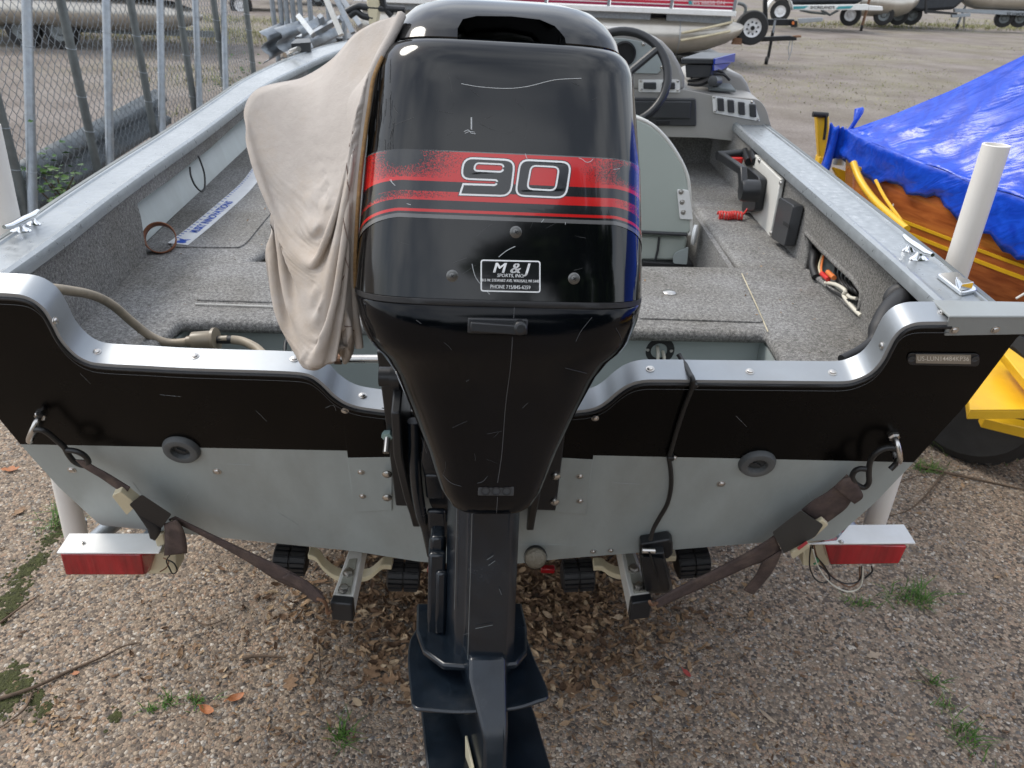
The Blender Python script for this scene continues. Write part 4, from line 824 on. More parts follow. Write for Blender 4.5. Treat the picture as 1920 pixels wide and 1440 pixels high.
# splash well
yw0, yw1 = lipL[1]+.035, lipR[1]+.035; xl, xr_ = lipL[0]-.004, lipR[0]+.004
mb = MB(); mb.prism([(xl, yw0, .928), (xr_, yw1, .928), (xr_, yw1, .60), (xl, yw0, .60)], (0, .012, 0)); mb.build('splash_well_wall', M['wellpaint'], boat)
for x_, y_, dx in ((xl, yw0-.001, -.012), (xr_, yw1-.001, .012)):
    mb = MB(); mb.prism([(x_, 1.285, .925), (x_, y_, .925), (x_, y_, .71), (x_, 1.35, .71)], (dx, 0, 0)); mb.build('splash_well_side', M['wellpaint'], boat)
mb = MB(); mb.prism([(xl, 1.355, .72), (xr_, 1.355, .72), (xr_, yw1, .72), (xl, yw0, .72)], (0, 0, -.01)); mb.build('splash_well_floor', M['wellpaint'], boat)
P = atY(1235, 655, yw1-.004); mb = MB(); mb.lathe([(.036, 0), (.036, .006), (.030, .010), (.020, .010), (.018, .002), (.001, .001)], P, (0, -1, 0), 26); po = mb.build('cable_port', M['blackrub'], boat, smooth=40)
for dx in (-.027, .027): rivet(P+np.array([dx, -.008, .002]), np.array([0, -1, 0]), po, .004, 'screw')
mb = MB(); mb.tube(spline([P+np.array([-.006, -.01, .012]), P+np.array([-.006, -.03, .0]), P+np.array([-.004, -.035, -.03]), P+np.array([.0, -.04, -.08])], 5), .004, 7); mb.tube(spline([P+np.array([.008, -.01, .0]), P+np.array([.010, -.03, -.012]), P+np.array([.008, -.04, -.05]), P+np.array([.01, -.04, -.08])], 5), .004, 7); mb.build('port_cable', M['wirewhite'], po, smooth=60, kind='stuff')
mb = MB(); mb.tube([atY(605, 673, 1.33), atY(720, 673, 1.33)], .0085, 12); st = mb.build('steering_rod', M['steel'], boat, smooth=50)
mb = MB(); mb.tube([atY(613, 650, 1.33), atY(613, 672, 1.33)], .0095, 12); mb.build('rod_joint', M['steel'], st, smooth=50)
mb = MB(); mb.cyl(atY(628, 673, 1.33), atY(640, 673, 1.33), .011, 12); mb.build('rod_nut', M['rust'], st)
for k_, dx in enumerate((0, 14)):
    mb = MB(); mb.tube(spline([atY(534+dx, 662, 1.42), atY(536+dx, 640, 1.45), atY(548+dx, 618, 1.5), atY(562+dx, 606, 1.53)], 5), .0035, 7); mb.build('control_cable', M['wireblack'], boat, smooth=60)
# fuel hose with primer bulb
mb = MB(); mb.tube(spline([atY(70, 545, 1.21), atY(92, 541, 1.225), atY(130, 545, 1.27), atY(175, 554, 1.33), atY(212, 573, 1.38), atY(248, 604, 1.42), atY(285, 632, 1.435), atY(318, 643, 1.44), atY(352, 641, 1.44)], 6), .0090, 10); fh = mb.build('fuel_hose', M['hose'], boat, smooth=60)
mb = MB(); a, b = atY(362, 640, 1.44), atY(408, 637, 1.44); d = (b-a); mb.lathe([(.012, -.012), (.012, 0), (.020, .001), (.020, .040), (.018, .044), (.026, .045), (.026, .051), (.008, .052), (.008, .075)], a, d, 22); mb.build('primer_bulb', pm('amber_brown_bulb', (.24, .20, .14), .35, var=.2, dirt=(.1, .08, .05), dirtamt=.5), fh, smooth=30)
mb = MB(); mb.tube(spline([atY(408, 637, 1.44), atY(436, 637, 1.44)], 2), .0085, 10); mb.build('hose_barb', M['blackrub'], fh, smooth=60)
mb = MB(); mb.tube(spline([atY(434, 637, 1.44), atY(455, 640, 1.44), atY(480, 652, 1.42), atY(500, 672, 1.39)], 5), .0095, 10); mb.build('hose_end', M['hose'], fh, smooth=60)
# port side: carpeted panel, open rod locker showing the hull
def xin(Y): return xat(OL, Y)+np.interp(Y, [1.2, 2.5, 3.2, 4.0, 5.5], [.118, .125, .13, .165, .19])-.018
Yp = [1.22, 1.5, 1.75, 1.915]
mb = MB(); mb.prism([(xin(y), y, ZG-.02) for y in Yp]+[(xin(1.93), 1.93, 1.06), (xin(1.915), 1.915, ZD-.01), (xin(1.22), 1.22, ZD-.01)], (-.014, 0, 0)); mb.build('side_panel', M['carpet'], boat, bevel=.003)
mb = MB(); Yq = [1.916, 2.2, 2.6, 3.0, 3.4, 3.8, 4.3]; mb.loft([[np.array([xin(y), y, ZG-.02]), np.array([xin(y)-.014, y, ZG-.02]), np.array([xin(y)-.014, y, zb]), np.array([xin(y), y, zb])] for y, zb in zip(Yq, (1.098, 1.092, 1.09, 1.095, 1.10, 1.105, 1.11))]); mb.build('locker_valance', M['carpet'], boat)
mb = MB(); mb.tube(spline([atX(356, 313, -.99), atX(358, 330, -.985), atX(366, 348, -.98), atX(378, 359, -.975), atX(384, 350, -.975), atX(383, 325, -.98), atX(375, 300, -.985), atX(371, 292, -.99)], 5), .0028, 6); mb.build('hanging_wire', M['wireblack'], boat, smooth=60)
mb = MB(); rl = spline([(338, 457), (380, 424), (440, 372), (470, 342), (492, 310)], 6); A = [atZ(x-14-(10*(1-i/24)), y-1, ZD+.0052) for i, (x, y) in enumerate(rl)]; B = [atZ(x+8+6*(1-i/24), y+3, ZD+.0052) for i, (x, y) in enumerate(rl)]
for i in range(len(A)-1): mb.prism([A[i], B[i], B[i+1], A[i+1]], (0, 0, .001))
ru = mb.build('ruler_decal', pm('white_ruler', (.66, .67, .68), .4), boat)
mb = MB()
def rul(t, q, z=.0016):
    k = min(max(t, 0), .999)*(len(A)-1); k0 = int(k); f_ = k-k0; a = A[k0]*(1-f_)+A[k0+1]*f_; b = B[k0]*(1-f_)+B[k0+1]*f_; return a+(b-a)*q+np.array([0, 0, z])
text_on(mb, 'MUSKY INNOVATIONS', lambda x, y: rul(.325+x*.0395, .56-y*.60), 1.0, bold=.03, sx=.72)
mb.add([rul(.045+.025*math.cos(t), .55+.26*math.sin(t)) for t in np.linspace(0, 2*math.pi, 13)[:-1]], [tuple(range(12))])
mb.prism([rul(.07, .4), rul(.095, .25), rul(.085, .55), rul(.095, .85), rul(.07, .7)], (0, 0, .0004))
for i in range(34):
    t = .1+.88*i/34; k = t*(len(A)-1); k0 = int(k); f_ = k-k0; a = A[k0]*(1-f_)+A[k0+1]*f_; b = B[k0]*(1-f_)+B[k0+1]*f_; d = (A[k0+1]-A[k0]); d /= np.linalg.norm(d); mb.prism([a+(b-a)*.04, a+(b-a)*.2, a+(b-a)*.2+d*.004, a+(b-a)*.04+d*.004], (0, 0, .0016))
mb.build('ruler_printing', pm('blue_print', (.03, .09, .42), .4), ru, kind='stuff')
mb = MB(); mb.box(atZ(506, 358, ZD+.005), (.03, .012, .006)); mb.tube([atZ(506, 358, ZD+.008)+np.array([.012*math.cos(t), .007*math.sin(t), .004]) for t in np.linspace(0, 2*math.pi, 13)[:-1]], .002, 6, closed=True); mb.build('hatch_pull', M['blackpl'], boat)
# starboard side panel with a wiring pocket
XS = .800
hole = [atX(*p, XS) for p in ((1516, 437), (1543, 466), (1575, 497), (1605, 524), (1621, 546), (1618, 572), (1613, 588), (1580, 556), (1543, 526), (1512, 508), (1518, 475))]
outer = [np.array([XS, y, z]) for y, z in ((1.25, ZD-.01), (1.25, ZG-.012), (2.0, ZG-.012), (3.3, ZG-.012), (3.3, ZD-.01))]
lp2 = [[Vector((p[1], p[2], 0)) for p in outer], [Vector((p[1], p[2], 0)) for p in hole]]
mb = MB(); mb.add(outer+hole, tessellate_polygon(lp2)); mb.build('side_panel', M['carpet'], boat, solid=.014)
mb = MB(); mb.tube([p+np.array([-.004, 0, 0]) for p in hole], .008, 8, closed=True); mb.build('pocket_edge', M['carpet'], boat, smooth=60)
mb = MB(); mb.box((XS+.075, 1.80, 1.03), (.004, .8, .22)); mb.box((XS+.04, 1.80, .935), (.08, .8, .01)); mb.build('pocket_back', M['blackrub'], boat)
def wire(pts, r, mat, name='wire'):
    mb = MB(); mb.tube(spline([atX(px, py, XS+dx) for px, py, dx in pts], 5), r, 8); return mb.build(name, mat, boat, smooth=60)
wire([(1517, 470, .02), (1525, 478, .0), (1524, 500, -.01), (1530, 520, -.012)], .011, M['blackrub'], 'cable_boot')
wire([(1548, 470, .03), (1542, 490, .01), (1540, 508, -.002), (1548, 522, -.006)], .0032, M['wireorange']); wire([(1545, 472, .03), (1537, 492, .01), (1536, 506, 0), (1543, 520, -.004)], .003, M['cream'])
wire([(1541, 513, -.008), (1553, 524, -.01)], .0065, M['wirered'], 'wire_connector'); wire([(1552, 510, -.006), (1564, 521, -.008)], .0065, M['wireorange'], 'wire_connector')
wire([(1548, 530, -.008), (1568, 534, -.010), (1585, 545, -.010), (1582, 555, -.010), (1600, 578, -.010), (1614, 592, -.008)], .0048, M['wirewhite']); wire([(1580, 540, 0), (1592, 556, -.006), (1606, 560, -.004)], .004, M['wirewhite'])
for k_ in range(5): wire([(1568+7*k_, 500+6*k_, .03), (1566+7*k_, 514+5*k_, .012), (1572+8*k_, 530+4*k_, .005), (1590+6*k_, 545+4*k_, .02)], .0042, M['wireblack'], 'cable_coil')
wire([(1540, 526, -.006), (1560, 545, -.009), (1585, 560, -.010), (1608, 584, -.008), (1618, 556, .0)], .0042, M['wireblack'])
# rigging boot feeding the motor
mb = MB(); pth = spline([atY(1694, 562, 1.42), atY(1680, 572, 1.40), atY(1662, 592, 1.375), atY(1648, 618, 1.35), atY(1636, 640, 1.33), atY(1612, 658, 1.31), atY(1578, 674, 1.285)], 6); mb.tube(pth, np.interp(np.arange(len(pth)), [0, 10, 18, 24, 36], [.024, .022, .020, .011, .009]), 12); rb = mb.build('rigging_boot', M['blackrub'], boat, smooth=60)
mb = MB(); mb.lathe([(.034, 0), (.034, .006), (.028, .012), (.022, .013)], atY(1690, 562, 1.44), (-.6, -.6, .5), 20); mb.build('boot_flange', M['blackrub'], rb, smooth=40)
for px, py in ((1658, 577), (1673, 560), (1698, 566)): rivet(atY(px, py, 1.405), np.array([-.5, -.6, .5]), rb, .003, 'screw')
# throttle control
XP = XS-.011
mb = MB(); mb.prism([atX(*p, XP) for p in ((1423, 290), (1472, 336), (1451, 450), (1406, 398))], (-.014, 0, 0)); cp = mb.build('control_plate', M['offwhite'], boat, bevel=.003)
for p in ((1424, 301), (1464, 343), (1446, 437), (1409, 394)): rivet(atX(*p, XP-.015), np.array([-1, 0, 0]), cp, .006, 'bolt')
mb = MB(); mb.prism([atX(*p, XP-.016) for p in rrect([(1413, 312), (1439, 334), (1430, 396), (1404, 398)], 6)], (-.026, 0, 0)); cb_ = mb.build('control_box', M['blackpl'], boat, bevel=.006, seg=3)
hub = atX(1421, 358, XP-.042); mb = MB(); mb.lathe([(.034, 0), (.034, .045), (.030, .055), (.015, .057)], hub, (-1, 0, 0), 24); mb.build('control_hub', M['blackpl'], cb_, smooth=35)
l0 = hub+np.array([-.045, 0, 0]); l1 = atX(1392, 320, XP-.088); l2 = atX(1351, 292, XP-.095); mb = MB()
for a, b, w in ((l0, l1, .034), (l1, l2, .027)):
    d = (b-a); L = np.linalg.norm(d); d /= L; s_ = np.cross(d, (1, 0, 0)); mb.box((a+b)/2, (.022, L+.012, w), ((1, 0, 0), d, s_))
mb.build('throttle_lever', M['blackpl'], cb_, bevel=.004); mb = MB(); mb.cyl(l2+np.array([-.012, 0, 0]), l2+np.array([.075, .02, .005]), .015, 14); mb.build('lever_grip', M['blackpl'], cb_, smooth=40)
mb = MB(); mb.box(l2+np.array([.055, -.004, -.012]), (.045, .02, .02)); mb.build('release_bar', M['wirered'], cb_, bevel=.004)
mb = MB(); mb.prism([atX(*p, XP) for p in rrect([(1480, 370), (1508, 386), (1490, 463), (1464, 447)], 4)], (-.030, 0, 0)); ab = mb.build('accessory_box', M['dashdark'], boat, bevel=.005)
mb = MB(); mb.prism([atX(*p, XP-.031) for p in ((1470, 415), (1481, 422), (1480, 428), (1469, 421))], (-.002, 0, 0)); mb.build('box_notch', M['blackrub'], ab)
for a, b in (((1397, 284), (1404, 304)), ((1411, 285), (1417, 303))):
    mb = MB(); mb.cyl(atX(*a, XP), atX(*b, XP-.012), .014, 12); mb.build('key_switch', M['blackpl'], boat, smooth=40)
# console
Yc = 3.0
con = None
def fp(p, y=Yc): return atY(p[0], p[1], y)
mb = MB(); mb.prism([fp(p) for p in rrect([(1130, 254), (1322, 259), (1379, 265), (1391, 240), (1447, 240), (1437, 205), (1424, 186), (1330, 177), (1284, 168), (1130, 168)], [2, 6, 8, 6, 4, 8, 12, 6, 6, 2])], (0, .40, .02)); con = mb.build('console', M['dash'], boat, bevel=.012, seg=3)
arch = [(1130, 169), (1284, 169), (1285, 145), (1276, 122), (1262, 98), (1243, 78), (1216, 65), (1180, 58), (1130, 56)]
mb = MB(); mb.prism([fp(p) for p in arch], (0, .22, .0)); mb.build('gauge_hood', M['dash'], con, bevel=.014, seg=3)
mb = MB(); mb.prism([fp(p, Yc-.002) for p in [(1130, 135), (1232, 138), (1243, 128), (1240, 112), (1228, 92), (1205, 78), (1170, 72), (1130, 70)]], (0, -.004, 0)); gp_ = mb.build('gauge_panel', M['wellpaint'], con, bevel=.001)
for p, r in (((1170, 100), .042), ((1128, 105), .05)):
    mb = MB(); mb.lathe([(r, 0), (r, .012), (r*.86, .014), (r*.84, .008), (.001, .008)], fp(p, Yc-.006), (0, -1, .0), 24); g_ = mb.build('gauge', M['blackpl'], gp_, smooth=35)
for p in ((1206, 83), (1241, 126)): rivet(fp(p, Yc-.006), np.array([0, -1., 0]), gp_, .005, 'screw')
mb = MB(); mb.prism([fp(p, Yc-.001) for p in rrect([(1197, 149), (1274, 149), (1275, 173), (1197, 172)], 3)], (0, -.005, 0)); s1 = mb.build('switch_panel', M['white'], con)
for x in (1206, 1241):
    mb = MB(); mb.prism([fp(p, Yc-.006) for p in ((x, 154), (x+24, 154), (x+24, 167), (x, 166))], (0, -.012, 0)); mb.build('rocker_switch', M['dashdark'], s1, bevel=.003)
for p in ((1202, 152), (1271, 152), (1202, 168), (1271, 169)): rivet(fp(p, Yc-.006), np.array([0, -1., 0]), s1, .004, 'screw')
mb = MB(); mb.prism([fp(p, Yc-.001) for p in rrect([(1335, 179), (1413, 189), (1425, 227), (1337, 211)], 3)], (0, -.005, 0)); s2 = mb.build('switch_panel', M['white'], con)
for x, y in ((1344, 183), (1363, 186), (1383, 190), (1404, 194)):
    mb = MB(); mb.prism([fp(p, Yc-.006) for p in ((x, y), (x+12, y+1), (x+13, y+25), (x+1, y+24))], (0, -.013, 0)); mb.build('rocker_switch', M['dashdark'], s2, bevel=.003)
for p in ((1339, 182), (1410, 191), (1421, 224), (1341, 208)): rivet(fp(p, Yc-.006), np.array([0, -1., 0]), s2, .004, 'screw')
mb = MB(); mb.prism([fp(p, Yc-.001) for p in rrect([(1130, 182), (1304, 184), (1305, 236), (1130, 234)], 4)], (0, -.010, 0)); gb = mb.build('glove_box', M['dashdark'], con, bevel=.004)
mb = MB(); mb.prism([fp(p, Yc-.012) for p in rrect([(1130, 189), (1296, 190), (1294, 222), (1130, 220)], 3)], (0, -.006, 0)); mb.build('glove_box_door', M['dashdark'], gb, bevel=.003)
mb = MB(); mb.prism([fp(p, Yc-.013) for p in ((1230, 225), (1257, 225), (1255, 233), (1232, 233))], (0, -.006, 0)); mb.build('glove_box_latch', M['blackpl'], gb, bevel=.002)
mb = MB(); mb.prism([fp(p, Yc+.15) for p in ((1300, 172), (1290, 150), (1300, 138), (1362, 132), (1392, 142), (1402, 156), (1412, 182))], (0, .25, 0)); mb.build('console_top', M['dash'], con, bevel=.012, seg=3)
wc = atY(1163, 146, 2.82); ax = np.array([-.12, -math.cos(.5), math.sin(.5)]); ax /= np.linalg.norm(ax); u_ = np.cross(ax, (0, 0, 1)); u_ /= np.linalg.norm(u_); v_ = np.cross(u_, ax)
mb = MB(); mb.tube([wc+.160*(u_*math.cos(t)+v_*math.sin(t)) for t in np.linspace(0, 2*math.pi, 49)[:-1]], .0145, 12, closed=True); sw = mb.build('steering_wheel', M['blackpl'], con, smooth=60)
mb = MB(); mb.lathe([(.045, 0), (.045, .02), (.03, .03)], wc-ax*.03, ax, 20)
for an in (.3, 2.4, 4.5): mb.tube([wc-ax*.02, wc+.155*(u_*math.cos(an)+v_*math.sin(an))], .013, 8)
mb.build('wheel_spokes', M['dashdark'], con, smooth=40)
mb = MB(); mb.box((.45, 3.42, .86), (1.0, .03, .5)); mb.build('console_bulkhead', M['carpet'], boat)
# boat seat seen from behind
Ys = 2.40
seat = thing('helm_chair', 'grey green vinyl helm chair with white hinge plates behind the motor', 'seat', (.38, 2.5, .6))
sp_ = [(1120, 214), (1160, 214), (1196, 222), (1222, 234), (1244, 254), (1264, 280), (1282, 312), (1291, 340), (1294, 380), (1296, 432), (1290, 440), (1120, 434)]
mb = MB(); mb.prism([atY(*p, Ys) for p in sp_], (.0, .085, .0)); mb.build('backrest', M['vinylseat'], seat, bevel=.012, seg=3)
mb = MB(); mb.tube([atY(*p, Ys+.004) for p in spline(sp_[1:11], 3)], .0055, 8); mb.build('piping', M['offwhite'], seat, smooth=60)
mb = MB(); mb.tube([atY(*p, Ys-.002) for p in ((1120, 432), (1200, 435), (1288, 440))], .006, 8); mb.build('lower_piping', M['dashdark'], seat, smooth=60)
mb = MB(); mb.prism([atY(*p, Ys-.002) for p in rrect([(1269, 354), (1291, 356), (1299, 411), (1274, 410)], 4)], (0, -.005, 0)); hg = mb.build('hinge_plate', M['white'], seat, bevel=.001)
for p in ((1277, 360), (1279, 379), (1281, 398)): rivet(atY(*p, Ys-.007), np.array([0, -1., 0]), hg, .006, 'bolt')
mb = MB(); mb.lathe([(.033, 0), (.033, .010), (.027, .012)], atY(1299, 440, Ys+.01), (1, -.35, 0), 22); mb.lathe([(.033, 0), (.033, .004)], atY(1302, 441, Ys), (1, -.35, 0), 22); mb.build('hinge_disc', M['white'], seat, smooth=35)
mb = MB(); mb.prism([atY(*p, Ys+.02) for p in ((1120, 440), (1290, 446), (1282, 490), (1120, 488))], (0, .42, .0)); mb.build('seat_cushion', M['vinylseat'], seat, bevel=.01)
mb = MB(); mb.tube([atY(*p, Ys+.015) for p in ((1236, 445), (1233, 470), (1228, 490))], .004, 6); mb.build('cushion_seam', M['dashdark'], seat)
mb = MB(); mb.prism([atY(*p, Ys-.01) for p in rrect([(1262, 476), (1291, 463), (1288, 496), (1262, 494)], [10, 3, 3, 4])], (0, .004, 0)); mb.build('hinge_cover', M['wellpaint'], seat)
mb = MB(); mb.prism([atY(*p, Ys+.0) for p in ((1205, 490), (1300, 496), (1302, 506), (1205, 505))], (0, .3, 0)); mb.build('seat_slide', M['blackrub'], seat, bevel=.004)
mb = MB(); mb.lathe([(.16, 0), (.16, .012), (.04, .03), (.038, .3)], (.36, 2.62, .595), (0, 0, 1), 20); mb.build('pedestal', M['dashdark'], seat, smooth=40)

# things lying in and on the boat
ff = thing('fish_finder', 'black and blue fish finder on its bracket on top of the console', 'fish finder', atY(1330, 170, 3.12))
f0, f1 = 3.02, 3.20
def q4(a, y): return [atY(*p, y) for p in a]
mb = MB(); mb.hexa(q4([(1276, 120), (1337, 120)], f0)+[atY(1372, 117, f1+.02), atY(1312, 112, f1+.02)]+q4([(1276, 109), (1337, 110)], f0)+[atY(1375, 100, f1+.02), atY(1314, 97, f1+.02)]); mb.build('housing_lid', [M['dashdark']], ff, bevel=.004)
mb = MB(); mb.hexa(q4([(1286, 146), (1332, 146)], f0+.01)+[atY(1362, 131, f1), atY(1318, 128, f1)]+q4([(1284, 121), (1335, 121)], f0+.01)+[atY(1370, 116, f1), atY(1316, 113, f1)]); mb.build('housing', M['dashdark'], ff, bevel=.004)
mb = MB(); mb.prism([atY(1337.5, 120, f0-.002), atY(1374, 116, f1+.02), atY(1376, 100, f1+.02), atY(1338, 110, f0-.002)], (.006, -.002, 0)); mb.prism([atY(1336, 132, f0+.008), atY(1352, 130, f0+.1), atY(1368, 118, f1), atY(1336, 121, f0+.008)], (.006, -.002, 0)); mb.build('blue_side', M['blue'], ff)
mb = MB(); mb.loft([q4([(1328, 170), (1380, 174), (1380, 168), (1340, 162)], 3.04)[:4], [p+np.array([0, .06, .0]) for p in q4([(1330, 166), (1378, 170), (1376, 160), (1342, 158)], 3.04)]]); mb.build('bracket', M['galvdark'], ff, bevel=.004)
mb = MB(); mb.lathe([(.018, 0), (.018, .06), (.012, .062)], atY(1346, 152, 3.05), (-.5, -.8, .1), 16); mb.build('plug', M['dashdark'], ff, smooth=40)
for q in ([(1296, 146), (1305, 140), (1330, 132), (1352, 134), (1362, 144)], [(1290, 152), (1310, 150), (1335, 140), (1356, 140), (1368, 150)], [(1290, 158), (1312, 160), (1330, 152)]):
    mb = MB(); mb.tube(spline([atY(*p, 3.04+.01*i) for i, p in enumerate(q)], 5), .005, 7); mb.build('cable', M['wireblack'], ff, smooth=60)
ly = thing('safety_lanyard', 'coiled red safety lanyard lying below the throttle lever', 'lanyard', atZ(1370, 403, ZD))
mb = MB(); a, b = atZ(1347, 404, ZD+.012), atZ(1391, 404, ZD+.014); d = b-a
mb.tube([a+d*t/90+np.array([0, .013*math.cos(t*.62)+.004*math.sin(t*.13), .012*math.sin(t*.62)]) for t in range(91)], .0032, 6); mb.build('coil', M['wirered'], ly, smooth=60)
mb = MB(); mb.tube(spline([b, atX(1397, 398, XS-.06), atX(1402, 390, XS-.05), atX(1405, 380, XS-.045)], 5), .0032, 6); mb.build('cord', M['wirered'], ly, smooth=60)
mb = MB(); c = atZ(305, 470, ZD)+np.array([0, 0, .034]); axl = np.array([.30, -.80, .45]); axl /= np.linalg.norm(axl); mb.lathe([(.038, -.017), (.040, .017)], c, axl, 28, cap0=False, cap1=False)
tag(mb.build('leather_strap', M['leather'], None, smooth=60, solid=.003), 'loop of brown leather strap lying beside the ruler on the carpeted deck', 'strap')
tm = thing('trolling_motor', 'beige and black bow trolling motor beyond the tan cover', 'trolling motor', atY(700, 45, 5.7))
mb = MB(); mb.prism([atY(*p, 5.7) for p in rrect([(686, -20), (708, -20), (712, 10), (706, 48), (692, 48), (688, 12)], 4)], (0, .10, 0)); mb.build('bracket_arm', M['cream'], tm, bevel=.01)
for q in ([(650, 22), (670, 12), (690, 14), (760, 18)], [(655, 30), (668, 22), (680, 30), (700, 34)], [(715, -20), (720, 10), (735, 30)]):
    mb = MB(); mb.tube(spline([atY(*p, 5.72) for p in q], 4), .022, 8); mb.build('mount_bar', M['blackpl'], tm, smooth=50)
nl = thing('navigation_light', 'small black light fitting on the port gunwale by the fence', 'light', atZ(565, 92, ZG))
mb = MB(); mb.prism([atZ(*p, ZG) for p in rrect([(546, 100), (585, 97), (582, 88), (556, 90)], 3)], (0, 0, .05)); mb.build('light_base', M['blackpl'], nl, bevel=.01)
mb = MB(); mb.tube([atZ(534, 103, ZG+.02), atZ(546, 97, ZG+.03), atZ(560, 92, ZG+.06)], .014, 8); mb.build('light_stalk', M['steel'], nl, smooth=50)
# ------------------------------------------------------------------ trailer under the boat
trl = thing('boat_trailer', 'cream painted boat trailer with black rollers and red tail lights under the fishing boat', 'trailer', (-.05, 1.9, 0))
def extrap(p, q, k): return p+(q-p)*k
for q, nm in ((((619, 1128), (660, 1132), (672, 1076), (638, 1075)), 0), (((1184, 1130), (1223, 1125), (1203, 1067), (1171, 1069)), 1)):
    A, B, C_, D = [atZ(*p, .40) for p in q]; C2, D2 = extrap(B, C_, 3.0), extrap(A, D, 3.0); dn = np.array([0, 0, -.052])
    mb = MB(); mb.hexa([A+dn, B+dn, C2+dn, D2+dn, A, B, C2, D2]); bm_ = mb.build('bunk_beam', M['offwhite'], trl, bevel=.003)
    u = (A-D); u /= np.linalg.norm(u); o_ = u*.004; e = np.array([0, 0, .0015]); mb = MB(); mb.hexa([A+u*.004+dn*1.03, B+u*.004+dn*1.03, B-u*.022+dn*1.03, A-u*.022+dn*1.03, A+u*.004+e, B+u*.004+e, B-u*.022+e, A-u*.022+e]); mb.build('end_cap', M['blackpl'], bm_, bevel=.004)
    mb = MB(); i_ = (B-A)*.20; mb.hexa([p+np.array([0, 0, z]) for z in (.0005, .005) for p in (A+i_-u*.026, B-i_-u*.026, extrap(B, C_, 1.5)-i_, extrap(A, D, 1.5)+i_)]); pt = mb.build('beam_plate', M['beamplate'], bm_, bevel=.001)
    for k_ in (.38, .95):
        c = (extrap(A, D, k_)+extrap(B, C_, k_))/2+np.array([0, 0, .005]); mb = MB(); mb.lathe([(.015, 0), (.015, .0025), (.0105, .003), (.0105, .010), (.006, .011)], c, (0, 0, 1), 6); mb.build('bolt', M['steel'], pt)
def roller(px, py, Y, tilt, wd=.078, r=.041):
    c = atY(px, py, Y); ax = np.array([math.cos(tilt), .08, math.sin(tilt)]); ax /= np.linalg.norm(ax); mb = MB()
    mb.lathe([(r*.6, -wd/2-.004), (r*.86, -wd/2), (r*.90, -.004), (r*.80, -.004), (r*.80, .004), (r*.90, .004), (r*.86, wd/2), (r*.6, wd/2+.004)], c, ax, 26)
    u = np.cross(ax, (0, 0, 1)); u /= np.linalg.norm(u); v = np.cross(u, ax)
    for k in range(18):
        an = 2*math.pi*k/18
        for s in (-1, 1): mb.box(c+ax*s*wd*.255+(u*math.cos(an)+v*math.sin(an))*r*.93, (wd*.44, r*.20, r*.17), (ax, -u*math.sin(an)+v*math.cos(an), u*math.cos(an)+v*math.sin(an)))
    return mb.build('keel_roller', M['blackrub'], trl, smooth=30)
for a in ((546, 1048, 1.49, -.10), (757, 1078, 1.50, -.07), (1083, 1078, 1.50, .05), (1297, 1052, 1.49, .09)): roller(*a)
for pts in ([(580, 1036), (596, 1042), (610, 1060), (632, 1076), (660, 1080), (690, 1077), (706, 1066), (718, 1056), (736, 1056)], [(1112, 1058), (1128, 1058), (1142, 1068), (1160, 1074), (1185, 1074), (1206, 1070), (1222, 1056), (1240, 1042), (1266, 1040)]):
    P = [atY(*p, 1.475) for p in spline(pts, 4)]; mb = MB(); mb.loft([[p+np.array([0, dy, dz]) for dy, dz in ((-.016, -.008), (-.016, .008), (.016, .008), (.016, -.008))] for p in P]); mb.build('roller_bracket', M['cream'], trl, bevel=.002, smooth=40)
mb = MB(); mb.box((-.06, 2.0, .345), (2.05, .07, .06)); mb.build('cross_member', M['white'], trl, bevel=.004)
for x in (-.42, .34):
    mb = MB(); mb.prism([(x-.03, 1.7, .30), (x+.03, 1.7, .30), (-.06+.03, 6.2, .30), (-.06-.03, 6.2, .30)], (0, 0, .05)); mb.build('frame_beam', M['white'], trl, bevel=.004)
for x in (-.98, .86):
    mb = MB(); mb.lathe([(.14, -.08), (.27, -.085), (.30, -.06), (.30, .06), (.27, .085), (.14, .08)], (x, 3.1, .30), (1, 0, 0), 28); wh = mb.build('wheel', M['tyre'], trl, smooth=35)
    mb = MB(); mb.lathe([(.142, -.07), (.12, -.05), (.05, -.04), (.01, -.05)], (x, 3.1, .30), (1 if x < 0 else -1, 0, 0), 20); mb.build('rim', M['spoke'], wh, smooth=35)
def pole(px0, py0, px1, py1, X, ztop):
    a, b = atX(px0, py0, X), atX(px1, py1, X); d = (b-a)/(b[2]-a[2]); top = a+d*(ztop-a[2]); bot = a+d*(.36-a[2]); r = .026; ax = (top-bot)/np.linalg.norm(top-bot); L = np.linalg.norm(top-bot)
    mb = MB(); mb.lathe([(r, 0), (r, L-.001), (r-.001, L), (r-.0045, L), (r-.005, L-.002), (r-.005, L-.30)], bot, ax, 28, cap1=True); return mb.build('guide_pole', M['pvc'], trl, smooth=40)
pR = atX(1866, 270, .95); pole(1832, 385, 1650, 950, .95, pR[2]); pole(5, 380, 140, 990, -1.05, 1.36)
for x, y in ((.95, 1.585), (-1.05, 1.46)):
    mb = MB(); mb.tube(spline([(x, y, .44), (x, y, .36), (x*.97, y+.15, .345), (x*.85, 2.0, .345)], 5), .022, 10); mb.build('pole_arm', M['galv'], trl, smooth=50)
ZT = .535
